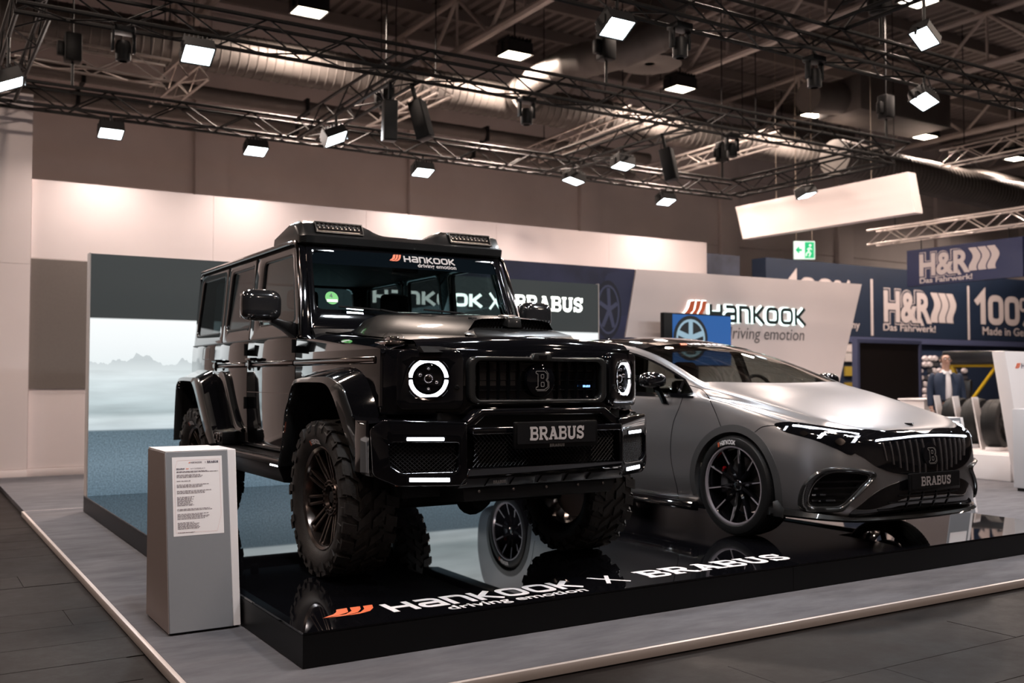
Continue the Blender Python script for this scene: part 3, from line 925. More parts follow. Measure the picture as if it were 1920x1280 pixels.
mb.prism(el, lambda a, b: (a, -.004, b), lambda a, b: (a, -.001, b)); mb.build('printed_tyre', M_printd, nv, smooth=0)
mb = MB()
for i in range(5):
    an = i*2*PI/5+.3
    stroke(mb, [(wc.x+.02, wc.z), (wc.x+.17*math.cos(an), wc.z+.31*math.sin(an))], .06, lambda a, b: (a, -.006, b))
stroke(mb, [(wc.x+.19*math.cos(t*PI/12), wc.z+.34*math.sin(t*PI/12)) for t in range(24)], .03, lambda a, b: (a, -.006, b), True)
mb.build('printed_rim', M_print, nv, smooth=0, recalc=False)
mb = MB(); mb.prism(round_poly([(wc.x+.1, wc.z-.1), (wc.x+.52, wc.z-.05), (wc.x+.50, wc.z+.62), (wc.x-.1, wc.z+.5)], .15), lambda a, b: (a, -.003, b), lambda a, b: (a, -.0005, b))
mb.build('printed_fender', mat('printed_body', (.03, .035, .085), .5), nv, smooth=0)
sw = thing('sign_wall', 'slanted white sign wall with backlit dark letters and orange wing', 'sign', (0, SY-.03, 0))
MB().prism([(6.95, 0), (11.45, 0), (12.5, 2.955), (7.56, 2.93)], lambda a, b: (a, 0, b), lambda a, b: (a, .16, b)).build('white_board', M_white, sw, smooth=0)
M_dark = mat('dark_letter_face', (.02, .035, .035), .4)
M_halo = emis('letter_backlight', (.75, 1.0, .95), 2.0)
hw_, hh = 2.12, .27
mapS = lambda y: (lambda a, b: (8.93+a*hw_/7.44, y, 2.20+b*hh))
mb = MB(); word_wide(mb, 'Hankook', mapS(-.012), .30); mb.build('letter_backlight', M_halo, sw, 'white glow behind the letters', smooth=0, recalc=False)
mb = MB(); word_wide(mb, 'Hankook', mapS(-.05), .20); mb.build('brand_lettering', M_dark, sw, 'dark backlit letters', smooth=0, recalc=False)
mapW = lambda y, g: (lambda a, b: (8.35+a*.33+g*(a-.8)*.03, y, 2.24+b*.27+g*(b-.5)*.03))
mb = MB(); wing(mb, mapW(-.012, 1)); mb.build('letter_backlight', M_halo, sw, smooth=0, recalc=False)
mb = MB(); wing(mb, mapW(-.05, 0)); mb.build('wing_mark', M_orange, sw, 'orange wing mark', smooth=0, recalc=False)
mb = MB(); text_on(mb, 'driving emotion', lambda a, b: (9.32+a, -.004, 1.955+b), .27, 0, 1.74, shear=.15)
mb.build('slogan_lettering', mat('grey_letter', (.16, .14, .14), .5), sw, 'grey slogan line', smooth=0, recalc=False)
# monitor before the sign
mo = thing('display_monitor', 'monitor showing a blue sports car wheel in front of the white sign', 'monitor', (0, SY-.45, 0))
a = on_y(1243, 588, SY-.45); c = on_y(1369, 590, SY-.45)
z0, z1 = a.z-.75, a.z+.02
MB().box((a.x, -.02, z0), (c.x, .06, z1)).build('housing', M_black, mo, bevel=.005)
scr = emis('blue_car_screen', (.01, .10, .34), 1.0, (.02, .02, .02))
MB().box((a.x+.16, -.024, z0+.02), (c.x-.01, -.0201, z1-.02)).build('screen', scr, mo, 'bright blue car body picture', smooth=0)
wx, wz = a.x+.50, z1-.36
e1 = emis('screen_tyre', (.01, .012, .014), 1.0, (.01, .01, .01)); e2 = emis('screen_rim', (.30, .45, .55), 1.0, (.02, .02, .02))
mb = MB(); mb.prism([(wx+.33*math.cos(t*PI/16), wz+.33*math.sin(t*PI/16)) for t in range(32)], lambda a, b: (a, -.026, b), lambda a, b: (a, -.0241, b)); mb.build('pictured_tyre', e1, mo, smooth=0)
mb = MB()
for i in range(5):
    an = i*2*PI/5+PI/2
    stroke(mb, [(wx, wz), (wx+.25*math.cos(an), wz+.25*math.sin(an))], .08, lambda a, b: (a, -.028, b))
stroke(mb, [(wx+.26*math.cos(t*PI/12), wz+.26*math.sin(t*PI/12)) for t in range(24)], .035, lambda a, b: (a, -.028, b), True)
mb.build('pictured_rim', e2, mo, smooth=0, recalc=False)
MB().tube([((a.x+c.x)/2, .03, 0), ((a.x+c.x)/2, .03, z0+.1)], .035, 10).build('stand_pole', M_black, mo)
MB().box(((a.x+c.x)/2-.3, -.2, 0), ((a.x+c.x)/2+.3, .25, .015)).build('foot_plate', M_black, mo)

# ---- information stands
M_greyfront = mat('satin_grey_front', (.215, .22, .235), .45, noise=(60, .01))
M_brownside = mat('mauve_grey_side', (.22, .175, .165), .5)
M_standtop = mat('white_satin', (.74, .70, .70), .45)
M_paper = mat('white_paper', (.85, .80, .80), .7)
M_ink = mat('grey_ink', (.18, .15, .18), .7); M_inkdark = mat('dark_ink', (.03, .02, .06), .7)
M_pink = mat('pale_pink_line', (.75, .52, .50), .7)
def info_stand(label, x, y, paper=True):
    t = thing('info_stand', label, 'info stand', (x, y, 0), 0, 'information stands')
    W, Zt = .33, .94
    # front leans back: y 0 -> .15 over the height; rear upright at .56
    fr = lambda z: .15*z/Zt
    MB().hexa([(0,0,.012),(W,0,.012),(W,.555,.012),(0,.555,.012),(0,fr(Zt),Zt),(W,fr(Zt),Zt),(W,.565,Zt),(0,.565,Zt)]).build('body', M_greyfront, t, bevel=.003, seg=1)
    MB().hexa([(-.004,.004,.012),(-.0005,.004,.012),(-.0005,.55,.012),(-.004,.55,.012),(-.004,fr(Zt)+.004,Zt-.004),(-.0005,fr(Zt)+.004,Zt-.004),(-.0005,.56,Zt-.004),(-.004,.56,Zt-.004)]).build('side_sheet', M_brownside, t, smooth=0)
    MB().hexa([(W+.002,.004,.012),(W+.042,.004,.012),(W+.042,.5,.012),(W+.002,.5,.012),(W+.002,fr(Zt)+.004,Zt+.004),(W+.048,fr(Zt)+.004,Zt+.004),(W+.048,.5,Zt+.004),(W+.002,.5,Zt+.004)]).build('white_wing', M_standtop, t, 'white side board', bevel=.003, seg=1)
    MB().box((0, fr(Zt)+.002, Zt+.0005), (W, .56, Zt+.005)).build('top_cover', M_standtop, t, smooth=0)
    MB().box((.012, .03, 0), (W+.03, .5, .012)).build('plinth', M_black, t)
    def face(o):
        return lambda a, b: (a, fr(b)-o, b)
    sh = MB().prism(rect(.033, .50, .298, .912), face(.002), face(.0004)).build('notice_sheet', M_paper, t, 'white printed data sheet', smooth=0)
    mb = MB(); f3 = face(.0032)
    stroke(mb, [(.045,.52),(.045,.84),(.06,.895),(.285,.895),(.285,.60),(.262,.515)], .0012, f3, True)
    mb.build('sheet_border', M_pink, sh, smooth=0, recalc=False)
    if paper:
        mb = MB(); wing(mb, lambda a, b: f3(.118+a*.006, .878+b*.007)); mb.build('sheet_wing', M_orange, sh, smooth=0, recalc=False)
        mb = MB(); word_wide(mb, 'Hankook', lambda a, b: f3(.130+a*.06/7.4, .878+b*.008)); mb.build('sheet_heading', M_ink, sh, smooth=0, recalc=False)
        mb = MB(); text_on(mb, 'X', lambda a, b: f3(.204+a, .877+b), .012); mb.build('sheet_heading', M_ink, sh, smooth=0, recalc=False)
        mb = MB(); word_slab(mb, 'BRABUS', lambda a, b: f3(.218+a*.06/6.22, .876+b*.011)); mb.build('sheet_heading', M_inkdark, sh, smooth=0, recalc=False)
        mb = MB(); word_slab(mb, 'BRABUS', lambda a, b: f3(.055+a*.042/6.22, .846+b*.008)); mb.build('sheet_title', M_inkdark, sh, smooth=0, recalc=False)
        mb = MB(); text_on(mb, '800', lambda a, b: f3(.105+a, .846+b), .010, 0, .014); mb.build('sheet_title', M_orange, sh, smooth=0, recalc=False)
        mb = MB(); text_on(mb, '4x4² SUPERBLACK', lambda a, b: f3(.128+a, .846+b), .010, 0, .08); mb.build('sheet_title', M_ink, sh, smooth=0, recalc=False)
        random.seed(3)
        rows = [(.836,.055,.22),(.832,.055,.275)]
        z = .818
        for n, w in ((3, .16), (1, .085), (3, .19), (3, .19), (8, .09), (2, .2), (5, .18), (6, .12), (1, .09)):
            for i in range(n):
                rows.append((z, .055, .055 + w*random.uniform(.7, 1.0))); z -= .0062
            z -= .0135
        for z, x0, x1 in rows:
            mb = MB()
            xx = x0
            while xx < x1:
                wl_ = random.uniform(.006, .02)
                stroke(mb, [(xx, z), (min(xx+wl_, x1), z)], .0026, f3); xx += wl_+.003
            mb.build('text_line', M_ink, sh, smooth=0, recalc=False)
    return t
info_stand('grey info stand with a printed data sheet at the near podium corner', -.385, .92)
info_stand('grey info stand half hidden behind the nose of the silver car', 7.12, 1.56, False)
# ================================================================== CURVED PLATES
def plate(poly, fn, off, cuts_a=(), cuts_b=()):
    """polygon in a 2-D chart, cut along chart lines, mapped by fn(a, b); off(a, b) = vector to the back face"""
    bm = bmesh.new()
    vs = []
    for a, b in poly:
        if vs and (Vector((a, b, 0))-vs[-1].co).length < 1e-6: continue
        vs.append(bm.verts.new((a, b, 0)))
    if (vs[0].co-vs[-1].co).length < 1e-6: bm.verts.remove(vs.pop())
    bm.faces.new(vs)
    for c in cuts_a:
        bmesh.ops.bisect_plane(bm, geom=bm.verts[:]+bm.edges[:]+bm.faces[:], plane_co=(c, 0, 0), plane_no=(1, 0, 0), dist=1e-6)
    for c in cuts_b:
        bmesh.ops.bisect_plane(bm, geom=bm.verts[:]+bm.edges[:]+bm.faces[:], plane_co=(0, c, 0), plane_no=(0, 1, 0), dist=1e-6)
    bm.verts.index_update()
    ch = [tuple(v.co[:2]) for v in bm.verts]
    faces = [[v.index for v in f.verts] for f in bm.faces]
    bound = [(e.verts[0].index, e.verts[1].index) for e in bm.edges if len(e.link_faces) == 1]
    bm.free()
    n = len(ch)
    fr = [Vector(fn(a, b)) for a, b in ch]
    bk = [p + Vector(off(a, b)) for p, (a, b) in zip(fr, ch)]
    mb = MB()
    mb.add(fr+bk, faces + [[i+n for i in f][::-1] for f in faces] + [(i, j, j+n, i+n) for i, j in bound])
    return mb
def frange(a, b, n):
    return [a+(b-a)*i/n for i in range(n+1)]

# ================================================================== BLACK OFF-ROAD CAR
M_paint = mat('black_car_paint', (0.0035, 0.0035, 0.0045), 0.06, 0.0, 1.0, spec=.5)
M_carb = carbon()
M_satin = mat('satin_black', (0.004, 0.004, 0.0045), 0.3, spec=.35)
M_rubber = mat('tyre_rubber', (0.015, 0.0125, 0.0115), 0.6, spec=.3, noise=(30, .25), bump=(120, .15))
M_darkchrome = mat('dark_chrome', (0.16, 0.14, 0.135), 0.12, 1.0)
M_smoke = mat('smoked_rim_metal', (0.10, 0.08, 0.072), 0.22, 0.9)
M_drl = emis('daytime_light', (.86, .90, 1.0), 9.0)
M_ws = glass('windscreen_glass', (.60, .72, .74), ior=1.45)
M_door = glass('door_glass', (.82, .85, .84), ior=1.5)
M_priv = glass('dark_side_glass', (.42, .42, .42), ior=1.75)
M_clear = glass('clear_lens', (.93, .93, .93), ior=1.4)
M_int = mat('car_interior', (.006, .006, .0065), .7, spec=.2)
M_chrome = mat('bright_chrome', (.75, .75, .76), .08, 1.0)

suv = thing('off_road_car', 'glossy black lifted off-road car with round lit headlamps and knobbly tyres', 'car', (1.52, 0, HP))
S = (-1, 1)
US = pchip([.55, .66, .80, 1.0, 1.27, 1.40, 1.455], [.848, .858, .866, .872, .872, .868, .860])
UU = lambda z: lerp(.856, .798, (z-1.455)/(2.10-1.455))
def side(s): return lambda y, z: (s*US(z), y, z)
def upper(s): return lambda y, z: (s*UU(z), y, z)
inw = lambda s, t: (lambda a, b: (-s*t, 0, 0))
ZC = frange(.7, 1.42, 9)
def sp(name, poly, s, m=None, fn=None, t=.03, bevel=.004, cuts=ZC, **kw):
    return plate(poly, (fn or side)(s), inw(s, t), (), cuts).build(name, m or M_paint, suv, bevel=bevel, seg=2, bevel_angle=50, **kw)
for s in S:
    sp('front_fender', [(.60,1.0),(.60,1.335),(.75,1.352),(1.975,1.450),(1.975,.66),(1.80,.66),(1.72,1.0),(1.60,1.13),(1.02,1.16),(.80,1.06)], s)
    fd = sp('front_door', round_poly([(1.985,.67),(3.055,.67),(3.055,1.452),(1.985,1.452)], [.05,.05,.0,.0], 4), s)
    rd_ = sp('rear_door', [(3.063,.69),(3.09,.67),(3.46,.67),(3.57,.79),(3.80,1.02),(3.95,1.16),(3.985,1.2),(3.985,1.452),(3.063,1.452)], s)
    sp('rear_quarter', [(3.993,1.20),(4.10,1.16),(4.60,1.16),(4.68,.95),(4.73,.70),(4.73,1.452),(3.993,1.452)], s)
    # fuel flap outline
    if s < 0:
        mb = MB(); q = round_poly(rect(4.14,1.33,4.36,1.435), .02)
        mb.ring(q, offset_poly(q, .004), lambda y, z: (s*(US(z)+.0015), y, z), lambda y, z: (s*(US(z)-.004), y, z)); mb.build('fuel_flap', M_satin, suv)
    # glasshouse: frames and panes
    def framed(name, outer, inner, s=s, pane='side_window', gm=None):
        o = round_poly(outer, .03, 4); i_ = round_poly(inner, .055, 4)
        fr_ = MB().ring(o, i_, upper(s), lambda y, z: (s*(UU(z)-.035), y, z)).build(name, M_paint, suv, bevel=.004, seg=2, bevel_angle=50)
        i2 = offset_poly(i_, .012)
        MB().ring(i_, i2, lambda y, z: (s*(UU(z)-.004), y, z), lambda y, z: (s*(UU(z)-.03), y, z)).build('window_seal', M_satin, fr_, bevel=.002, seg=1)
        i3 = offset_poly(i_, -.004)
        MB().prism(i3, lambda y, z: (s*(UU(z)-.014), y, z), lambda y, z: (s*(UU(z)-.018), y, z)).build(pane, gm or M_priv, fr_, smooth=0)
    framed('front_door_frame', [(1.925,1.46),(3.055,1.46),(3.055,2.085),(2.185,2.085)], [(2.07,1.55),(2.86,1.55),(2.86,2.035),(2.235,2.035)], gm=M_door)
    framed('rear_door_frame', [(3.063,1.46),(3.80,1.46),(3.80,2.085),(3.063,2.085)], [(3.10,1.55),(3.73,1.55),(3.69,2.035),(3.10,2.035)])
    framed('quarter_frame', [(3.808,1.46),(4.73,1.46),(4.68,2.085),(3.808,2.085)], [(3.90,1.54),(4.66,1.54),(4.59,2.035),(3.90,2.035)])
    MB().box((min(s*.83, s*.862), 1.95, 1.452), (max(s*.83, s*.862), 4.73, 1.461)).build('belt_ledge', M_satin, suv)
    # A-pillar and drip rail
    MB().hexa([(s*.800,1.86,1.43),(s*.862,1.88,1.43),(s*.862,1.95,1.43),(s*.80,1.95,1.43),
               (s*.745,2.105,2.10),(s*.803,2.13,2.10),(s*.803,2.20,2.10),(s*.745,2.2,2.10)]).build('windscreen_pillar', M_paint, suv, bevel=.012, seg=3)
    MB().tube([(s*.872,1.885,1.455),(s*.848,1.955,1.70),(s*.818,2.09,2.05),(s*.815,2.15,2.105),(s*.815,2.3,2.112),(s*.815,4.60,2.112),(s*.81,4.66,2.08)], [.009,.015,.015,.016,.016,.016,.012], 10).build('drip_rail', M_darkchrome, suv)
    # protective trim strip along the doors
    for a, b in ((.66,1.97),(1.99,3.05),(3.07,3.98)):
        q = [(.872,1.250),(.884,1.255),(.888,1.272),(.884,1.289),(.872,1.294)]
        MB().sweep([[(s*u, a, z) for u, z in q], [(s*u, b, z) for u, z in q]]).build('trim_strip', M_darkchrome, suv, bevel=.002, seg=1)
    # handles and outside hinges
    for y in (2.93, 3.86):
        h = MB().lathe([(0,.034),(.02,.032),(.03,.02),(.032,0)], 16, lambda r, an, d: (s*(.884+d*.6), y+.0+r*.75*math.cos(an), 1.275+r*1.5*math.sin(an))).build('door_handle', M_paint, suv)
        MB().tube([(s*.885,y+.03,1.31),(s*.915,y,1.31),(s*.915,y-.12,1.31),(s*.885,y-.15,1.31)], .012, 8).build('handle_bar', M_paint, h)
    for y in (1.985, 3.06):
        for z in (1.385, .985):
            MB().tube([(s*.882,y,z-.045),(s*.882,y,z+.045)], .014, 10).build('door_hinge', M_satin, suv)
    mb = MB().box((min(s*.8725,s*.8745), 2.0, 1.066), (max(s*.8725,s*.8745), 3.05, 1.070)).build('door_crease', M_darkchrome, suv)

# roof
MB().grid(lambda a, b: (lerp(-.815,.815,a), lerp(2.12,4.70,b), 2.10+.045*(1-abs(2*a-1)**2.6)-(.05*max(0,(b-.93)/.07)**2)), 24, 16).build('roof_skin', M_paint, suv, recalc=False)
MB().box((-.80,2.16,2.06),(.80,4.66,2.098)).build('roof_frame', M_int, suv)
# hood
def hood_z(u, y):
    t = (y-.42)/1.45
    return 1.375 + .105*t + .035*(1-(u/.73)**2)
def hood_pt(a, b):
    u = lerp(-.725, .725, a)
    yf = .365 + .07*(abs(u)/.725)**2.2
    if b < .12:
        k = b/.12
        an = k*PI/2
        return (u, yf + .06*(1-math.cos(an))*1.0, hood_z(u, .42) - .085*(1-math.sin(an)))
    k = (b-.12)/.88
    y = lerp(yf+.06, 1.875, k)
    return (u, y, hood_z(u, max(y, .42)))
MB().grid(hood_pt, 28, 40).build('bonnet', M_paint, suv, smooth=50, recalc=False)
MB().box((-.71,.50,1.20),(.71,1.80,1.36)).build('engine_bay', M_int, suv)
for s in S:
    def ft(a, b, s=s):
        y = lerp(.585, 1.90, b)
        z_in = hood_z(.725, max(y,.42))-.006; z_out = interp(y, [.6,.75,1.975],[1.335,1.352,1.450])
        fall = .03*max(0,1-(y-.585)/.06)**2
        return (s*lerp(.731,.868,a), y, lerp(z_in, z_out, a**1.6)-fall)
    MB().grid(ft, 8, 24).build('fender_top', M_paint, suv)
    # turn indicator on the fender
    base = [(.675,.585),(.83,.60),(.83,.80),(.675,.80)]
    zb_ = 1.357
    q = round_poly(base, .03, 4); q2 = [(lerp(.752,a,.72), lerp(.70,b,.72)) for a, b in q]; q3 = [(lerp(.752,a,.42), lerp(.71,b,.5)) for a, b in q]
    ti = MB().sweep([[(s*a,b,zb_) for a,b in q],[(s*a,b,zb_+.018) for a,b in q],[(s*a,b,zb_+.026) for a,b in q2]]).build('indicator_base', mat('indicator_chrome', (.38,.33,.32), .12, 1.0), suv, bevel=.003)
    MB().sweep([[(s*a,b,zb_+.026) for a,b in q2],[(s*a,b,zb_+.06) for a,b in q3],[(s*lerp(.752,a,.8),lerp(.71,b,.8),zb_+.068) for a,b in q3]]).build('indicator_lens', M_clear, ti)
    MB().box((s*.752-.03,.67,zb_+.02),(s*.752+.03,.75,zb_+.05)).build('indicator_bulb', M_chrome, ti, bevel=.008)
# bonnet scoop in carbon
def scoop_sec(y, hw_, zt_, bulge):
    return [(-hw_-bulge, y, hood_z(hw_+bulge, y)-.004), (-hw_, y, zt_-.012), (-hw_+.05, y, zt_), (0, y, zt_+.012), (hw_-.05, y, zt_), (hw_, y, zt_-.012), (hw_+bulge, y, hood_z(hw_+bulge, y)-.004)]
secs = [scoop_sec(.63,.26,1.520,.07), scoop_sec(.72,.285,1.535,.085), scoop_sec(.95,.36,1.555,.10), scoop_sec(1.2,.45,1.572,.10), scoop_sec(1.42,.53,1.582,.08), scoop_sec(1.60,.54,1.560,.07), scoop_sec(1.72,.54,1.515,.05)]
sc = MB().sweep(secs, closed_sec=False, caps=False).build('bonnet_scoop', M_carb, suv, smooth=40)
q = [(-.335,.47),(.335,.47),(.33,.62),(-.33,.62)]
MB().sweep([[(-.34,.46,1.405),(.34,.46,1.405),(.33,.50,1.425),(-.33,.50,1.425)],[(-.335,.64,1.43),(.335,.64,1.43),(.27,.62,1.468),(-.27,.62,1.468)]]).build('scoop_lip', M_carb, sc, bevel=.006)
MB().box((-.27,.68,1.43),(.27,.69,1.53)).build('scoop_back', M_int, sc)
mb = MB()
for i in range(24):
    x0 = -.265+i*.0225
    mb.tube([(x0,.655,1.468),(x0+.03,.655,1.525)], .0022, 4); mb.tube([(x0+.03,.656,1.468),(x0,.656,1.525)], .0022, 4)
mb.build('scoop_mesh', M_satin, sc)
MB().hexa([(-.05,.60,1.47),(.05,.60,1.47),(.07,.70,1.50),(-.07,.70,1.50),(-.045,.61,1.535),(.045,.61,1.535),(.06,.70,1.555),(-.06,.70,1.555)]).build('scoop_spine', M_carb, sc, bevel=.008)
# round badge on the bonnet front
bd = MB().lathe([(0,.006),(.028,.006),(.03,0)], 24, lambda r, an, h: (r*math.cos(an), .445+r*math.sin(an), 1.408+h)).build('bonnet_badge', M_darkchrome, suv)

# front panel
path = [(-.868,.62),(-.82,.545),(-.49,.365),(.49,.365),(.82,.545),(.868,.62)]
MB().sweep([[(u,y,.97),(u,y,1.33),(u*.97,y+.05,1.33),(u*.97,y+.05,.97)] for u, y in path]).build('front_panel', M_paint, suv, bevel=.008)
MB().hexa([(-.72,.37,1.31),(.72,.43,1.31),(.72,.6,1.31),(-.72,.6,1.31),(-.72,.42,1.345),(.72,.42,1.345),(.72,.6,1.345),(-.72,.6,1.345)]).build('bonnet_landing', M_satin, suv)
# headlamps
def lamp_frame(s):
    p0, p1 = Vector((s*.495,.340,0)), Vector((s*.818,.507,0))
    d = (p1-p0); L = d.length; d.normalize()
    nrm = Vector((d.y, -d.x, 0)) if s > 0 else Vector((-d.y, d.x, 0))
    if nrm.y > 0: nrm = -nrm
    return p0, d, nrm, L
for s in S:
    p0, d, nrm, L = lamp_frame(s)
    zc, ac = 1.168, .19
    F = lambda a, b, o=0.0, p0=p0, d=d, nrm=nrm: tuple(p0 + d*a + nrm*o + Vector((0,0,b)))
    N_ = 48
    outer = round_poly([(0,1.0),(L,1.0),(L,1.325),(0,1.325)], .055, 11)
    def onlamp(a, b):
        an = math.atan2(b-zc, a-ac); return an
    inner = []
    for a, b in outer:
        an = onlamp(a, b); inner.append((ac+.122*math.cos(an), zc+.122*math.sin(an)))
    hs = MB().ring(outer, inner, lambda a,b: F(a,b,.018), lambda a,b: F(a,b,-.05)).build('headlamp_housing', M_paint, suv, bevel=.008, seg=2, bevel_angle=50)
    MB().lathe([(.122,.010),(.118,.022),(.110,.020),(.108,-.005)], 48, lambda r, an, h: F(ac+r*math.cos(an), zc+r*math.sin(an), h)).build('bezel', M_darkchrome, hs)
    for h0, h1 in ((4, 176), (184, 356)):
        n = 28
        secs = []
        for i in range(n+1):
            an = math.radians(h0+(h1-h0)*i/n)
            secs.append([F(ac+r*math.cos(an), zc+r*math.sin(an), h) for r, h in ((.0875,.006),(.0975,.012),(.1075,.006),(.0975,-.004))])
        MB().sweep(secs).build('light_ring', M_drl, hs, 'glowing white half ring')
    MB().lathe([(.088,.004),(.075,-.03),(.05,-.045),(0,-.05)], 32, lambda r, an, h: F(ac+r*math.cos(an), zc+r*math.sin(an), h)).build('reflector', mat('black_chrome_reflector', (.05,.05,.055), .12, 1.0), hs)
    for da, db, rr in ((0,.0,.032), (-.045,-.02,.016), (.045,.02,.016), (0,-.055,.014), (0,.055,.014)):
        MB().lathe([(rr,-.045),(rr,-.02),(rr*.8,-.008),(rr*.4,-.001),(0,.002)], 18, lambda r, an, h: F(ac+da+r*math.cos(an), zc+db+r*math.sin(an), h)).build('projector_lens', M_darkchrome, hs)
    MB().lathe([(.121,.012),(.09,.024),(.05,.03),(0,.032)], 32, lambda r, an, h: F(ac+r*math.cos(an), zc+r*math.sin(an), h)).build('lens_cover', M_clear, hs)
    MB().lathe([(.014,.018),(.014,.024),(.008,.026),(0,.024)], 14, lambda r, an, h: F(.035+r*math.cos(an), 1.12+r*math.sin(an), h)).build('washer_cap', M_satin, hs)

# grille
GY = .318
go = round_poly(rect(-.468,1.028,.468,1.292), .06, 8); gi = round_poly(rect(-.428,1.05,.428,1.268), .045, 8)
gr = MB().ring(go, gi, lambda a,b: (a,GY,b), lambda a,b: (a,GY+.06,b)).build('grille_frame', M_carb, suv, bevel=.009, seg=3, bevel_angle=50)
MB().prism(gi, lambda a,b: (a,GY+.05,b), lambda a,b: (a,GY+.058,b)).build('grille_back', M_int, gr)
MB().prism(round_poly([(-.075,1.268),(.075,1.268),(.05,1.312),(-.05,1.312)], .008, 3), lambda a,b: (a,GY-.016,b), lambda a,b: (a,GY+.03,b)).build('camera_box', M_carb, gr, bevel=.004)
MB().box((-.026,GY-.02,1.282),(.026,GY-.0155,1.300)).build('camera_glass', M_gloss, gr)
sl = MB()
secs = [[(-.006,GY+.05,z),(0,GY+.014+.012*abs(t)**2,z),(.006,GY+.05,z)] for t, z in ((k/6-1, 1.052+.214*k/12) for k in range(13))]
sl_me = MB().sweep(secs).mesh('slat', M_satin)
for i in range(13):
    x_ = -.396+i*.066
    if abs(x_) < .08: continue
    inst('slat', sl_me, gr, (x_, 0, 0))
bar_me = MB().box((-.425,GY+.04,0),(.425,GY+.047,.006)).mesh('grille_bar', M_satin)
for z in (1.10,1.155,1.21): inst('grille_bar', bar_me, gr, (0,0,z))
em = MB().lathe([(0,-.004),(.082,-.002),(.094,.004),(.097,.03)], 40, lambda r, an, h: (r*math.cos(an), GY+h, 1.158+r*math.sin(an))).build('emblem_disc', M_gloss, gr)
Bout = [(-.40,-.5),(.18,-.5),(.42,-.36),(.42,-.10),(.28,.02),(.38,.12),(.38,.36),(.18,.5),(-.40,.5),(-.40,.36),(-.26,.36),(-.26,-.36),(-.40,-.36)]
def emblem(mb, fn, w=.05):
    stroke(mb, round_poly(Bout, .05, 2), w, fn, True)
    stroke(mb, round_poly(rect(-.05,.12,.14,.32), .04, 2), w, fn, True); stroke(mb, round_poly(rect(-.05,-.33,.16,-.10), .04, 2), w, fn, True)
    stroke(mb, [(.30,-.56),(.50,-.40),(.50,-.10),(.38,.04),(.46,.14),(.46,.36),(.30,.54)], w*.7, fn)
    stroke(mb, [(.30,-.56),(-.34,-.56)], w*.7, fn)
mb = MB(); emblem(mb, lambda a,b: (a*.098, GY-.006, 1.158+b*.105), .04)
mb.build('emblem_letter', mat('satin_silver', (.6,.57,.55), .3, .8), em, 'silver outlined letter B', recalc=False, smooth=0)
mb = MB(); word_slab(mb, 'BRABUS', lambda a,b: (.300+a*.052/6.22, GY+.012, 1.118+b*.012))
mb.build('lit_badge', emis('blue_badge', (.12,.38,1.0), 3.0), gr, 'tiny blue glowing nameplate', recalc=False, smooth=0)

# ---- bumper
def yb(u):
    return interp(abs(u), [0,.46,.52,.885,.95,1.0,1.02], [.222,.226,.245,.462,.53,.62,.70])
def fb(o): return lambda a, b: (a, yb(a)+o, b)
bo = [(-.545,.915),(-.42,1.002),(.42,1.002),(.545,.915),(.545,.882),(.49,.882),(.395,.962),(-.395,.962),(-.49,.882),(-.545,.882)]
bp_ = MB().prism(bo, lambda a,b: (a,.272+.02*(1.0-b),b), lambda a,b: (a,.40,b)).build('bumper_arch', M_paint, suv, bevel=.010, seg=3)
MB().prism([(-.48,.885),(.48,.885),(.39,.965),(-.39,.965)], lambda a,b: (a,.33,b), lambda a,b: (a,.345,b)).build('bumper_recess', M_satin, suv)
MB().prism(rect(-.50,.868,.50,.905), lambda a,b: (a,.214,b), lambda a,b: (a,.36,b)).build('bumper_bar', M_paint, suv, bevel=.008, seg=3)
MB().prism(rect(-.52,.632,.52,.686), lambda a,b: (a,.222+.03*(.686-b)/.05,b), lambda a,b: (a,.40,b)).build('bumper_lower_bar', M_paint, suv, bevel=.009, seg=3)
MB().box((-.62,.40,.60),(.62,.50,.98)).build('bumper_core', M_int, suv)
def wire_mesh(name, poly, fn, pitch, r, parent, m):
    """diamond wire grid clipped to a rectangle-like polygon (a0,b0,a1,b1)"""
    a0, b0, a1, b1 = poly
    mb = MB(); h = b1-b0
    k = a0-h
    while k < a1:
        for sg in (1, -1):
            pts = []
            for i in range(7):
                t = i/6
                a = (k+h*t*1.0) if sg > 0 else (k+h-h*t)
                if a0 <= a <= a1: pts.append(fn(a, b0+h*t))
            if len(pts) >= 2: mb.tube(pts, r, 4, caps=False)
        k += pitch
    return mb.build(name, m, parent)
M_mesh = mat('grille_mesh', (.02,.02,.022), .3, .5)
wire_mesh('centre_mesh', (-.485,.69,.485,.866), lambda a,b: (a,.262,b), .026, .0028, suv, M_mesh)
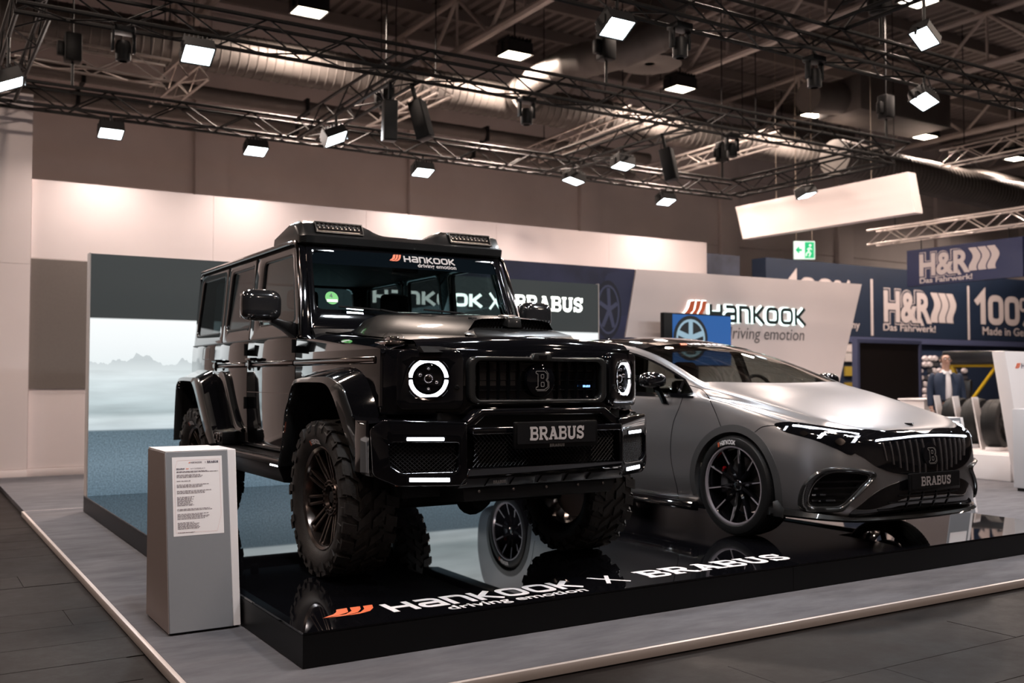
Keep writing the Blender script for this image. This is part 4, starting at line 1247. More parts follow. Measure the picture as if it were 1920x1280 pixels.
for s in S:
    oo = round_poly([(.515,.592),(.84,.586),(.945,.64),(.955,.90),(.90,.948),(.515,.935)], [.03,.05,.06,.05,.05,.02], 6)
    ii = round_poly([(.555,.672),(.82,.664),(.875,.70),(.882,.812),(.86,.824),(.555,.824)], [.035,.04,.03,.02,.01,.015], 6)
    pf = MB().ring(oo, ii, lambda a,b: (s*a, yb(a)+.012*abs(b-.76)/.18, b), lambda a,b: (s*a*.97, yb(a)+.14, b)).build('bumper_corner', M_paint, suv, bevel=.010, seg=3, bevel_angle=45)
    wire_mesh('corner_mesh', (.548,.66,.89,.828), lambda a,b: (s*a, yb(a)+.038, b), .022, .0026, pf, M_mesh)
    MB().prism(rect(.53,.64,.93,.86), lambda a,b: (s*a, yb(a)+.085, b), lambda a,b: (s*a, yb(a)+.10, b)).build('corner_back', M_int, pf)
    for z0, z1, a0, a1 in ((.836,.853,.628,.80), (.616,.637,.60,.785)):
        secs = []
        for i in range(7):
            a = lerp(a0, a1, i/6)
            yy = yb(a)+.012*abs(z0-.76)/.18
            secs.append([(s*a,yy-.008,z0),(s*a,yy-.008,z1),(s*a,yy+.02,z1),(s*a,yy+.02,z0)])
        MB().sweep(secs).build('daylight_bar', M_drl, pf, 'white lit bar', bevel=.002, seg=1)
        secs = []
        for i in range(7):
            a = lerp(a0-.012, a1+.012, i/6); yy = yb(a)+.012*abs(z0-.76)/.18
            secs.append([(s*a,yy-.003,z0-.007),(s*a,yy-.003,z1+.007),(s*a,yy+.02,z1+.007),(s*a,yy+.02,z0-.007)])
        MB().sweep(secs).build('light_socket', M_satin, pf)
    # shelf from the corner back to the fender and side of the bumper
    MB().grid(lambda a, b: (s*lerp(.50,.985,a), lerp(yb(lerp(.50,.985,a))+.02, .74 if a > .5 else .60, b), .938+.03*b-.02*max(0,a-.8)*5*(1-b)), 12, 8).build('bumper_shelf', M_paint, suv)
    MB().sweep([[(s*.955,yb(.955)+.02,z),(s*.985,.66,z),(s*.955,.78,z)] for z in (.66,.90,.94)], closed_sec=False, caps=False).build('bumper_side', M_paint, suv)
# skid lip with raised ribs
MB().prism([(-.56,.578),(.56,.578),(.53,.634),(-.53,.634)], lambda a,b: (a,.285-.04*(b-.578)/.056,b), lambda a,b: (a,.45,b)).build('skid_lip', M_satin, suv, bevel=.006)
for x0, x1 in ((-.40,-.26),(-.24,-.08),(-.06,.10),(.12,.26),(.28,.42)):
    MB().prism([(x0,.585),(x1,.585),(x1-.012,.628),(x0+.012,.628)], lambda a,b: (a,.272-.04*(b-.578)/.056,b), lambda a,b: (a,.30,b)).build('skid_rib', M_satin, suv, bevel=.004)
mb = MB(); word_slab(mb, 'BRABUS', lambda a,b: (-.365+a*.08/6.22, .238, .600+b*.016)); mb.build('small_badge', mat('dull_badge', (.25,.23,.22), .4, .6), suv, recalc=False, smooth=0)
for x_ in (-.42,-.2,.02,.24,.42):
    MB().lathe([(0,.006),(.008,.005),(.01,0)], 10, lambda r, an, h: (x_+r*math.cos(an), .30-h, .555+r*math.sin(an))).build('bolt', M_chrome, suv)
MB().hexa([(-.50,.32,.50),(.50,.32,.50),(.48,.9,.44),(-.48,.9,.44),(-.52,.30,.58),(.52,.30,.58),(.50,.9,.6),(-.50,.9,.6)]).build('skid_plate', M_int, suv, bevel=.01)
# number plate
pl = MB().prism(round_poly(rect(-.278,.788,.278,.932), .012, 3), lambda a,b: (a,.158,b), lambda a,b: (a,.178,b)).build('plate_holder', M_satin, suv, bevel=.004)
MB().prism(round_poly(rect(-.262,.812,.262,.922), .008, 3), lambda a,b: (a,.1545,b), lambda a,b: (a,.1575,b)).build('number_plate', mat('black_plate', (.01,.01,.011), .25), pl)
MB().box((-.2,.178,.82),(.2,.225,.9)).build('plate_bracket', M_satin, pl)
M_platetext = mat('plate_letters', (.55,.50,.49), .4)
mb = MB(); word_slab(mb, 'BRABUS', lambda a,b: (-.182+a*.364/6.22, .1535, .832+b*.072)); mb.build('plate_lettering', M_platetext, pl, 'pale bold letters', recalc=False, smooth=0)
mb = MB(); word_slab(mb, 'BRABUS', lambda a,b: (-.05+a*.10/6.22, .1572, .793+b*.015)); mb.build('holder_lettering', mat('dull_badge', (.25,.23,.22), .4, .6), pl, recalc=False, smooth=0)

# ---- wheel-arch flares
FI = [(1.86,.60),(1.787,.746),(1.736,.934),(1.671,1.024),(1.618,1.10),(1.543,1.136),(1.237,1.141),(1.046,1.131),(.945,1.072),(.879,.974),(.837,.877),(.762,.691),(.726,.642)]
FB = [(1.885,.61),(1.82,.76),(1.775,.95),(1.71,1.05),(1.65,1.128),(1.56,1.168),(1.237,1.180),(.992,1.175),(.835,1.125),(.775,1.04),(.722,.94),(.616,.734),(.566,.633)]
FD = [(1.90,.62),(1.86,.78),(1.82,.97),(1.77,1.08),(1.70,1.17),(1.60,1.215),(1.237,1.238),(.95,1.230),(.79,1.170),(.68,1.05),(.615,.965),(.60,.76),(.56,.67)]
RI = [(3.546,.652),(3.701,.748),(3.898,.927),(4.034,1.057),(4.137,1.130),(4.25,1.142),(4.52,1.142),(4.62,1.12),(4.66,1.05),(4.70,.80),(4.72,.62)]
RB = [(3.435,.665),(3.58,.79),(3.77,1.00),(3.90,1.13),(4.03,1.175),(4.25,1.182),(4.54,1.180),(4.66,1.15),(4.70,1.07),(4.74,.81),(4.755,.62)]
RD = [(3.50,.70),(3.63,.83),(3.82,1.04),(3.93,1.18),(4.02,1.235),(4.25,1.242),(4.54,1.240),(4.67,1.20),(4.725,1.09),(4.735,.82),(4.735,.64)]
def fl_sm(P, n=4):
    """smooth a polyline by Catmull-Rom"""
    out = []
    for i in range(len(P)-1):
        p0 = Vector(P[max(i-1,0)]); p1 = Vector(P[i]); p2 = Vector(P[i+1]); p3 = Vector(P[min(i+2,len(P)-1)])
        for k in range(n):
            t = k/n
            out.append(tuple(.5*((2*p1)+(-p0+p2)*t+(2*p0-5*p1+4*p2-p3)*t*t+(-p0+3*p1-3*p2+p3)*t**3)))
    out.append(P[-1])
    return out
for s in S:
    for I, B_, D, nm in ((FI,FB,FD,'front_flare'),(RI,RB,RD,'rear_flare')):
        I2, B2, D2 = fl_sm(I), fl_sm(B_), fl_sm(D)
        ud = [(.872 if (z > .96 or nm == 'rear_flare') else lerp(.965,.872,max(0,(z-.80)/.16)) ) if y < 1.2 or nm == 'rear_flare' else .868 for y, z in D2]
        ku = [interp(z, [.64,.69,.88,.98,1.07], [.912,.932,.975,.99,1.0]) if nm == 'front_flare' and y < 1.1 else 1.0 for y, z in I2]
        ud = [min(u, .985*k) for u, k in zip(ud, ku)]
        lip = MB().sweep([[(s*.965*k,i[0],i[1]),(s*1.012*k,i[0],i[1]),(s*1.026*k,lerp(i[0],b[0],.15),lerp(i[1],b[1],.15)),(s*1.012*k,lerp(i[0],b[0],.92),lerp(i[1],b[1],.92)),(s*1.0*k,b[0],b[1]),(s*.955*k,b[0],b[1])] for i, b, k in zip(I2,B2,ku)])
        lp_ = lip.build(nm+'_lip', M_carb, suv, 'carbon edge band of the wheel arch', smooth=50)
        MB().sweep([[(s*.997*k,b[0],b[1]),(s*lerp(.997*k,u,.55),lerp(b[0],d_[0],.5),lerp(b[1],d_[1],.6)),(s*u,d_[0],d_[1])] for b, d_, u, k in zip(B2,D2,ud,ku)], closed_sec=False, caps=False).build(nm, M_paint, suv, smooth=50)
        # liner inside the arch
        MB().sweep([[(s*.97,i[0],i[1]+.004),(s*.50,i[0],i[1]+.004)] for i in I2], closed_sec=False, caps=False).build('arch_liner', M_int, suv)
    # rear flare extension on the door
    ex = [(3.985,1.235),(3.93,1.19),(3.82,1.03),(3.62,.82),(3.55,.755),(3.12,.762),(3.22,.82),(3.37,.965),(3.54,1.17),(3.60,1.205)]
    MB().prism(ex, lambda y,z: (s*.892,y,z), lambda y,z: (s*.86,y,z)).build('flare_extension', M_paint, suv, bevel=.004)
    mb = MB()
    ln = fl_sm([(3.06,.785),(3.205,.812),(3.362,.960),(3.536,1.172),(3.64,1.222)])
    mb.sweep([[(s*.872,y,z),(s*.905,y,z+.006),(s*.905,y+.05,z-.006 if z < 1.1 else z-.0),(s*.872,y+.06,z)] for y, z in ln]); mb.build('extension_edge', M_carb, suv, smooth=50)
    # side exhaust box
    xb = MB().prism(round_poly(rect(3.30,.66,3.56,.762), .015, 3), lambda y,z: (s*.985,y,z), lambda y,z: (s*.86,y,z)).build('exhaust_box', M_satin, suv, bevel=.004)
    for y in (3.36, 3.45):
        MB().lathe([(.036,.0),(.036,.016),(.028,.016),(.026,-.03)], 20, lambda r, an, h: (s*(.985+h), y+r*math.cos(an), .712+r*math.sin(an))).build('exhaust_pipe', M_darkchrome, xb)
    # running board
    rb_ = MB().sweep([[(s*.80,y,.60),(s*.80,y,.648),(s*.985,y,.640),(s*1.005,y,.628),(s*1.005,y,.60)] for y in (1.88, 3.48)]).build('running_board', M_satin, suv, bevel=.005)
    for i in range(8):
        u = .825+i*.02
        MB().box((min(s*u,s*(u+.011)),1.93,.645),(max(s*u,s*(u+.011)),3.44,.652)).build('board_rib', M_satin, rb_)
    MB().tube([(s*1.005,1.88,.634),(s*1.005,3.48,.634)], .012, 8).build('board_rail', M_darkchrome, rb_)
    MB().sweep([[(s*.78,y,.655),(s*.865,y,.665),(s*.87,y,.69),(s*.84,y,.70),(s*.78,y,.70)] for y in (1.86,3.50)]).build('sill', M_paint, suv, bevel=.004)
    MB().sweep([[(s*1.0,y,.598),(s*.955,y,.485+.0),(s*.80,y,.47),(s*.80,y,.598)] for y in (1.94,3.42)]).build('side_skirt', M_satin, suv, bevel=.006)
    MB().box((min(s*1.001,s*1.006),1.93,.592),(max(s*1.001,s*1.006),2.08,.602)).build('skirt_lamp', M_drl, suv, 'small lit strip')
    # mirror
    mz = 1.655
    def mir(a, b, s=s):
        an = 2*PI*a
        ph = lerp(-PI/2, PI/2, b)
        cx_ = math.copysign(abs(math.cos(an))**.55, math.cos(an)); sx_ = math.copysign(abs(math.sin(an))**.55, math.sin(an))
        cp = abs(math.cos(ph))**.55; spn = math.copysign(abs(math.sin(ph))**.75, math.sin(ph))
        return (s*(1.085+.135*cx_*cp), 2.06+.075*spn, mz+.105*sx_*cp)
    mh = MB().grid(mir, 40, 20).build('mirror_housing', mat('mirror_carbon', (.012,.012,.013), .12, .0, 1.0), suv, weld=.0005)
    MB().box((min(s*1.20,s*.97),2.12,mz-.08),(max(s*1.20,s*.97),2.136,mz+.08)).build('mirror_glass', M_chrome, mh)
    MB().sweep([[(s*1.02,2.03,mz-.075),(s*1.02,2.11,mz-.075),(s*1.02,2.11,mz-.115),(s*1.02,2.03,mz-.115)],[(s*.93,2.0,mz-.10),(s*.93,2.10,mz-.10),(s*.93,2.10,mz-.165),(s*.93,2.0,mz-.165)],[(s*.86,1.99,mz-.11),(s*.86,2.10,mz-.11),(s*.86,2.10,mz-.22),(s*.86,1.99,mz-.22)]]).build('mirror_arm', M_satin, mh, bevel=.01)

# ---- windscreen
def ws(u, z, o=0.0):
    t = (z-1.50)/(2.10-1.50)
    return (u, 1.865+.245*t-.045*(1-(u/.8)**2)+o, z)
of = [(-.80,1.50),(.80,1.50),(.762,2.10),(-.762,2.10)]; inf = [(-.752,1.635),(.752,1.635),(.725,2.045),(-.725,2.045)]
def dens(P, n=10):
    out = []
    for i in range(len(P)):
        a, b = P[i], P[(i+1) % len(P)]
        out += [(lerp(a[0],b[0],k/n), lerp(a[1],b[1],k/n)) for k in range(n)]
    return out
inn = round_poly(inf, .05, 9)
oun = round_poly(of, .01, 9)
MB().ring(oun, inn, lambda u,z: ws(u,z), lambda u,z: ws(u,z,.03)).build('windscreen_frame', M_paint, suv, bevel=.003, bevel_angle=60)
MB().grid(lambda a, b: ws(lerp(-.765,.765,a), lerp(1.61,2.06,b), .012), 16, 8).build('windscreen', M_ws, suv)
MB().grid(lambda a, b: ws(lerp(-.755,.755,a), lerp(1.955-.0,2.06,b)-.045*(1-b)*(1-abs(2*a-1)**2)*0+0, .0105), 12, 4).build('sun_strip', mat('sun_strip_film', (.003,.005,.007), .9, spec=0), suv)
MB().sweep([[(u,1.80,1.455),(u,1.845-.04*(1-(u/.8)**2),1.50),(u,1.87-.04*(1-(u/.8)**2),1.50),(u,1.85,1.44)] for u in frange(-.80,.80,8)]).build('cowl', M_satin, suv)
wt = lambda x0, z0, sx, sz: (lambda a, b: ws(x0+a*sx, z0+b*sz, .006))
M_sticker = mat('grey_sticker', (.42,.38,.37), .5)
mb = MB(); word_wide(mb, 'Hankook', wt(-.05,2.005,.42/7.44,.045), .22); mb.build('windscreen_lettering', M_sticker, suv, 'grey sticker letters', recalc=False, smooth=0)
mb = MB(); text_on(mb, 'driving emotion', wt(.055,1.972,1,1), .040, .0006, .32); mb.build('windscreen_slogan', M_sticker, suv, recalc=False, smooth=0)
mb = MB(); wing(mb, wt(-.165,2.006,.062,.05)); mb.build('windscreen_wing', M_orange, suv, recalc=False, smooth=0)
bg_ = MB().prism([(-.63+.045*math.cos(t*PI/14), 1.715+.045*math.sin(t*PI/14)) for t in range(28)], lambda u,z: ws(u,z,.009), lambda u,z: ws(u,z,.011)).build('emission_badge', mat('green_badge', (.12,.50,.12), .5), suv)
mb = MB(); text_on(mb, '4', lambda a,b: ws(-.645+a,1.716+b,.007), .045); mb.build('badge_number', M_satin, bg_, recalc=False, smooth=0)
MB().prism(rect(-.668,1.686,-.592,1.706), lambda u,z: ws(u,z,.007), lambda u,z: ws(u,z,.0085)).build('badge_field', M_letter, bg_)
for x0, x1 in ((-.60,-.02),(.03,.58)):
    w_ = MB().tube([ws(x0+.0,1.655,-.012), ws((x0+x1)/2,1.640,-.016), ws(x1,1.600,-.012)], .007, 6).build('wiper_blade', M_black, suv)
    MB().tube([ws(x1+.12,1.52,-.02), ws(x1-.05,1.60,-.035), ws((x0+x1)/2,1.642,-.03)], [.012,.008,.006], 6).build('wiper_arm', M_black, w_)

# ---- roof lamp bar
def bar_sec(u):
    au = abs(u)
    h = interp(au, [0,.16,.23,.32,.72,.775,.81], [0,.0,.25,1,1,.9,.55])
    ye = .06*max(0,(au-.76)/.05)**2
    return [(u,2.10+ye,2.092),(u,2.055+ye,2.100),(u,2.040+ye,2.146),(u,2.080+ye,2.168+.004*h),(u,2.125+ye,2.188+.056*h),(u,2.190+ye,2.200+.068*h),(u,2.30,2.206+.064*h),(u,2.62,2.165+.02*h),(u,2.64,2.12),(u,2.2,2.10)]
us_ = sorted(set([-.81,-.80,-.775,-.74,-.70,-.6,-.5,-.4,-.33,-.29,-.25,-.21,-.17,-.1,0] + [-v for v in (-.81,-.80,-.775,-.74,-.70,-.6,-.5,-.4,-.33,-.29,-.25,-.21,-.17,-.1)]))
lb = MB().sweep([bar_sec(u) for u in us_]).build('roof_lamp_bar', M_carb, suv, smooth=32)
for s in S:
    a0, a1 = .345, .70
    lm = MB().ring(rect(a0,0,a1,1), rect(a0+.01,.12,a1-.01,.88), lambda a,b: (s*a, 2.062+.042*b, 2.174+.084*b), lambda a,b: (s*a, 2.130+.065*b, 2.168+.070*b)).build('bar_lamp', M_satin, lb, bevel=.002, seg=1)
    MB().prism(rect(a0+.01,.1,a1-.01,.9), lambda a,b: (s*a, 2.082+.042*b, 2.172+.082*b), lambda a,b: (s*a, 2.130+.05*b, 2.168+.065*b)).build('lamp_tray', mat('lamp_tray_chrome', (.30,.27,.25), .3, 1.0), lm)
    cell = MB().lathe([(.014,0),(.010,-.018),(0,-.02)], 10, lambda r, an, h: (r*math.cos(an), h*-.8+r*.5*math.sin(an), r*math.sin(an))).mesh('lamp_cell', M_chrome)
    for i in range(10):
        inst('lamp_cell', cell, lm, (s*(a0+.03+i*.0325), 2.098, 2.232))
    MB().box((min(s*(a0+.015),s*(a1-.015)),2.070,2.190),(max(s*(a0+.015),s*(a1-.015)),2.076,2.206)).build('lamp_strip', M_chrome, lm)

# ---- tail, floor, running gear, cabin
MB().box((-.84,4.70,.68),(.84,4.735,1.47)).build('tail_panel', M_paint, suv, bevel=.01)
MB().ring(round_poly(rect(-.85,1.45,.85,2.10),.05,4), round_poly(rect(-.70,1.53,.70,2.04),.06,4), lambda a,b: (a*lerp(1,.94,(b-1.45)/.65),4.735,b), lambda a,b: (a*lerp(1,.94,(b-1.45)/.65),4.70,b)).build('tailgate_frame', M_paint, suv)
MB().box((-.69,4.715,1.53),(.66,4.719,2.04)).build('rear_window', M_ws, suv)
MB().box((-.74,.6,.50),(.74,4.66,.66)).build('underbody', M_int, suv, bevel=.02)
for yy in (1.2, 4.13):
    MB().tube([(-.66,yy,.42),(.66,yy,.42)], .055, 12).build('axle_beam', M_int, suv)
    MB().lathe([(0,-.13),(.08,-.11),(.13,0),(.08,.11),(0,.13)], 18, lambda r, an, h: (.05+r*math.cos(an), yy+h, .42+r*math.sin(an))).build('differential', M_int, suv)
    for s in S:
        MB().hexa([(s*.60,yy-.08,.36),(s*.70,yy-.08,.36),(s*.70,yy+.08,.36),(s*.60,yy+.08,.36),(s*.60,yy-.06,.62),(s*.70,yy-.06,.62),(s*.70,yy+.06,.62),(s*.60,yy+.06,.62)]).build('portal_hub', M_int, suv, bevel=.02)
        MB().tube([(s*.50,yy-.10,.42),(s*.46,yy-.06,1.0)], .035, 10).build('damper', M_satin, suv)
MB().box((-.78,1.95,1.30),(.78,2.20,1.50)).build('dashboard', M_int, suv, bevel=.03)
MB().tube([(-.38+.17*math.cos(t*PI/12)*-1, 2.28+.06*math.sin(t*PI/12), 1.48+.17*math.sin(t*PI/12)) for t in range(24)], .016, 8, closed=True).flipx().build('steering_wheel', M_int, suv)
for s in S:
    st = MB().hexa([(s*.40-.25,2.55,1.0),(s*.40+.25,2.55,1.0),(s*.40+.25,3.05,1.0),(s*.40-.25,3.05,1.0),(s*.40-.24,2.53,1.15),(s*.40+.24,2.53,1.15),(s*.40+.24,3.05,1.13),(s*.40-.24,3.05,1.13)]).build('seat', M_int, suv, bevel=.04)
    MB().hexa([(s*.40-.24,2.98,1.12),(s*.40+.24,2.98,1.12),(s*.40+.24,3.10,1.12),(s*.40-.24,3.10,1.12),(s*.40-.19,3.12,1.70),(s*.40+.19,3.12,1.70),(s*.40+.19,3.20,1.70),(s*.40-.19,3.20,1.70)]).build('seat_back', M_int, st, bevel=.04)
    MB().box((s*.40-.13,3.12,1.71),(s*.40+.13,3.20,1.87)).build('head_rest', M_int, st, bevel=.04)
MB().box((-.65,3.9,1.0),(.65,4.05,1.62)).build('rear_bench', M_int, suv, bevel=.05)
MB().box((-.80,1.95,.9),(.80,4.68,.98)).build('cabin_floor', M_int, suv)
MB().box((-.10,2.10,1.935),(.10,2.13,2.0)).build('inner_mirror', M_int, suv, bevel=.01)

# ---- wheels: outer side is -x; the other side is the same wheel turned round
def polar(r, an, x): return (x, r*math.cos(an), r*math.sin(an))
def lug(mb, a0, a1, x0, x1, r0a, r1a, r0b, r1b, skew=0.0):
    """block between angles a0..a1 and widths x0..x1; radii (bottom, top) at x0 and x1"""
    c = []
    for rr in (0, 1):
        for an, x, ra, rb, sk in ((a0,x0,r0a,r1a,0),(a1,x0,r0a,r1a,0),(a1,x1,r0b,r1b,skew),(a0,x1,r0b,r1b,skew)):
            sh = .006 if rr else 0
            c.append(polar((rb if rr else ra), an+sk+(sh if an == a0 else -sh), x))
    mb.hexa(c)
def offroad_wheel():
    R, hw = .4625, .165
    mb = MB()
    prof = [(.300,-.118),(.315,-.140),(.345,-.158),(.385,-.166),(.42,-.160),(.440,-.145),(.445,-.10),(.446,0),(.445,.10),(.440,.145),(.42,.160),(.385,.166),(.345,.158),(.315,.14),(.300,.118)]
    mb.lathe(prof, 72, lambda r, an, x: polar(r, an, x))
    N = 26; st = 2*PI/N
    for i in range(N):
        a = i*st
        for sg, off in ((-1, 0), (1, .5*st)):
            b = a+off
            lng = i % 2 == 0
            lug(mb, b, b+st*.60, sg*.085, sg*(.168 if lng else .160), .44, R, .43, R-.008, .05*sg)
            lug(mb, b+st*.06, b+st*.54, sg*.150, sg*(.173 if lng else .169), .40 if lng else .415, R-.006, .375 if lng else .40, .425, .0)
            lug(mb, b+st*.25, b+st*.80, sg*.008, sg*.078, .44, R, .44, R, -.13*sg)
            lug(mb, b+st*.70, b+st*.98, sg*.055, sg*.12, .44, R-.002, .44, R-.002, .10*sg)
    tyre = mb.mesh('wheel', M_rubber, smooth=30)
    rim = MB().lathe([(.300,-.120),(.306,-.130),(.300,-.133),(.285,-.122),(.276,-.095),(.270,-.02),(.275,.10),(.303,.12)], 64, lambda r, an, x: polar(r, an, x)).mesh('rim', M_smoke)
    spoke = MB()
    for off in (-.021, .021):
        spoke.hexa([(-.060,-.009+off*.8,.10),(-.060,.009+off*.8,.10),(-.035,.009+off*.8,.10),(-.035,-.009+off*.8,.10),
                    (-.112,-.010+off*1.15,.284),(-.112,.010+off*1.15,.284),(-.075,.010+off*1.15,.284),(-.075,-.010+off*1.15,.284)])
    spoke.hexa([(-.100,-.03,.268),(-.100,.03,.268),(-.075,.03,.268),(-.075,-.03,.268),(-.112,-.035,.288),(-.112,.035,.288),(-.08,.035,.288),(-.08,-.035,.288)])
    spoke = spoke.mesh('spoke', M_smoke, bevel=.003, seg=2)
    hub = MB().lathe([(.062,-.058),(.072,-.078),(.104,-.076),(.114,-.062),(.116,-.02)], 40, lambda r, an, x: polar(r, an, x))
    for i in range(20):
        an = 2*PI*i/20
        hub.tube([polar(.09, an, -.074), polar(.09, an, -.086)], .006, 6)
    hub = hub.mesh('hub_ring', M_smoke)
    cap = MB().lathe([(0,-.066),(.035,-.066),(.045,-.05),(.062,-.045),(.066,-.02)], 6, lambda r, an, x: polar(r, an, x)).mesh('hub_cap', M_black)
    disc = MB().lathe([(.06,-.0),(.235,-.0),(.235,.02),(.06,.02)], 40, lambda r, an, x: polar(r, an, x), closed=True).mesh('brake_disc', mat('brake_steel', (.12,.11,.11), .35, .9))
    let = MB()
    word_wide(let, 'Hankook', lambda a, b: polar(.320+b*.028, PI/2-.26+(a/7.44)*.42, -.1475-.014*b-.004), .24)
    let = let.mesh('tyre_lettering', M_letter, smooth=0, recalc=False)
    wg = MB(); wing(wg, lambda a, b: polar(.320+b*.028, PI/2-.34+a*.04, -.1475-.014*b-.004)); wg = wg.mesh('tyre_mark', M_orange, smooth=0, recalc=False)
    return tyre, [('rim', rim, 1), ('spoke', spoke, 10), ('hub_ring', hub, 1), ('hub_cap', cap, 1), ('brake_disc', disc, 1), ('tyre_lettering', let, 1), ('tyre_mark', wg, 1)]
def mount(car, tyre, subs, loc, rz, rx=0.0):
    w = inst('wheel', tyre, car, loc, (rx, 0, rz))
    for nm, me, n in subs:
        for i in range(n):
            inst(nm, me, w, (0,0,0), (2*PI*i/n + (.0 if n == 1 else .15), 0, 0))
    return w
tyre, subs = offroad_wheel()
for yy in (1.2, 4.13):
    mount(suv, tyre, subs, (-.852, yy, .4625), 0)
    mount(suv, tyre, subs, (.852, yy, .4625), PI)
# ================================================================== SILVER ELECTRIC SALOON
M_silver = mat('satin_silver_paint', (0.385, 0.378, 0.388), 0.29, 0.85, spec=.2)
M_silver.node_tree.nodes['Principled BSDF'].inputs['Specular Tint'].default_value = (.40, .40, .41, 1)
M_gblack = mat('gloss_black_trim', (0.004, 0.004, 0.005), 0.06, 0, 1.0)
M_cabin = mat('saloon_interior', (.035, .033, .03), .7)
M_beige = mat('pale_dashboard', (.20, .185, .15), .7)
M_sglass = glass('saloon_glass', (.72, .74, .72), ior=1.5)
M_arch = mat('arch_trim_grey', (.05, .05, .052), .4)
XE = 4.62
car = thing('silver_saloon', 'satin silver electric saloon car with black grille panel and large black wheels', 'car', (XE, 0, HP))
ORG = Vector((XE, 0, HP))
f_zb = pchip([.03,.045,.07,.11,.2,.6,1.0,4.6,5.0,5.2],[.52,.38,.29,.24,.21,.19,.16,.17,.24,.50])
f_zt = pchip([.03,.045,.07,.11,.16,.24,.5,.9,1.35,1.6,1.9,2.2,2.5,2.8,3.1,3.5,3.9,4.3,4.7,5.0,5.14,5.2],
             [.58,.70,.775,.808,.828,.852,.925,1.02,1.115,1.215,1.335,1.435,1.505,1.550,1.568,1.562,1.52,1.44,1.32,1.20,1.05,.75])
f_w = pchip([.03,.045,.07,.11,.16,.22,.30,.40,.52,.66,.85,1.1,1.6,2.5,4.2,4.8,5.05,5.16,5.2],
            [.11,.30,.47,.61,.705,.775,.832,.875,.908,.932,.950,.957,.962,.963,.960,.91,.82,.66,.35])
f_zm = pchip([.03,.2,.6,1.0,2.0,5.2],[.55,.52,.55,.60,.60,.65])
# shoulder / belt, and cant rail (hood shoulder in front)
f_us = pchip([.03,.1,.3,.6,.9,1.2,1.45,1.8,3.0,4.4,5.0,5.2],[.90,.92,.925,.925,.925,.93,.945,.946,.945,.94,.92,.85])     # fraction of w
f_zs = pchip([.03,.07,.12,.3,.6,.9,1.2,1.45,1.8,3.0,4.4,5.0,5.2],[.57,.70,.745,.795,.865,.93,.985,1.015,1.02,1.03,1.04,1.0,.72])
f_uc = pchip([.03,.1,.3,.6,.9,1.15,1.35,1.6,1.9,2.2,2.5,2.8,3.1,3.5,3.9,4.3,4.7,5.0,5.2],[.55,.56,.64,.70,.755,.805,.83,.805,.765,.728,.70,.685,.678,.675,.675,.675,.675,.66,.55])
f_zc = pchip([.03,.07,.11,.3,.6,.9,1.15,1.35,1.6,1.9,2.2,2.5,2.8,3.1,3.5,3.9,4.3,4.7,5.0,5.2],[.575,.762,.793,.855,.925,.992,1.045,1.085,1.165,1.27,1.36,1.425,1.468,1.487,1.483,1.445,1.37,1.26,1.145,.74])
def cr(P, n):
    out = []
    for i in range(len(P)-1):
        p0 = Vector(P[max(i-1,0)]); p1 = Vector(P[i]); p2 = Vector(P[i+1]); p3 = Vector(P[min(i+2,len(P)-1)])
        if i == 0: p0 = p1*2-p2
        if i == len(P)-2: p3 = Vector((-P[-2][0], P[-2][1]))
        # centripetal-ish: plain Catmull-Rom with tension scaled by neighbouring lengths
        l0, l1, l2 = (p1-p0).length, (p2-p1).length, (p3-p2).length
        m1 = (p2-p0)*(l1/max(l0+l1,1e-6)); m2 = (p3-p1)*(l1/max(l1+l2,1e-6))
        for k in range(n):
            t = k/n
            out.append(p1*(2*t**3-3*t*t+1)+m1*(t**3-2*t*t+t)+p2*(-2*t**3+3*t*t)+m2*(t**3-t*t))
    out.append(Vector(P[-1]))
    return out
def half_section(y, ins=0.0, zfloor=None):
    w, zb, zt, zm = f_w(y)-ins, f_zb(y), f_zt(y)-ins*.8, f_zm(y)
    if zfloor: zb = zfloor
    zm = min(max(zm, zb+.01), zt-.01)
    us, zs = f_us(y)*f_w(y)-ins, f_zs(y)
    zs = min(max(zs, zm+.003), zt-.003)
    uc = min(f_uc(y), us-.04*w/.96)-ins*.7
    if y < .32:
        uc = us*lerp(.68, .80, (y-.03)/.29)
    zc = min(max(f_zc(y)-ins*.8, zs+.002), zt-.001)
    P = [(0, zb), (w*.55, zb), (w*.90, zb+.012*min(1, w)), (w*.978, zb+(zm-zb)*.30), (w, zm), (lerp(w, us, .42), lerp(zm, zs, .60)), (us, zs), (lerp(us,uc,.5)+(.012*w if y > 1.4 else .0), lerp(zs,zc,.5)+(.006 if y > 1.4 else -.004*min(1,w))), (uc, zc+(0 if y > 1.4 else .006*min(1,w))), (uc*.55, lerp(zc, zt, .80)), (0, zt)]
    return cr(P, 6)
def loft(ys, ins=0.0, zfloor=None):
    secs = []
    for y in ys:
        h = half_section(y, ins, zfloor)
        secs.append([(p.x, y, p.y) for p in h] + [(-p.x, y, p.y) for p in h[-2:0:-1]])
    return secs
ys = [.03,.034,.039,.045,.052,.06,.07,.082,.096,.112,.13,.15,.175,.2,.23,.26,.3,.34,.38,.43,.48,.54,.6,.67,.74,.82,.9,.98,1.06,1.14,1.22,1.3,1.36,1.42,1.48,1.55,1.63] + frange(1.72,4.6,32) + [4.68,4.76,4.84,4.9,4.96,5.01,5.05,5.09,5.12,5.15,5.17,5.185,5.195,5.2]
outer_mb = MB().sweep(loft(ys))
tmp = bmesh.new()
me_ = outer_mb.mesh('bvh', [M_silver])
tmp.from_mesh(me_)
BV = BVHTree.FromBMesh(tmp)
tmp.free()
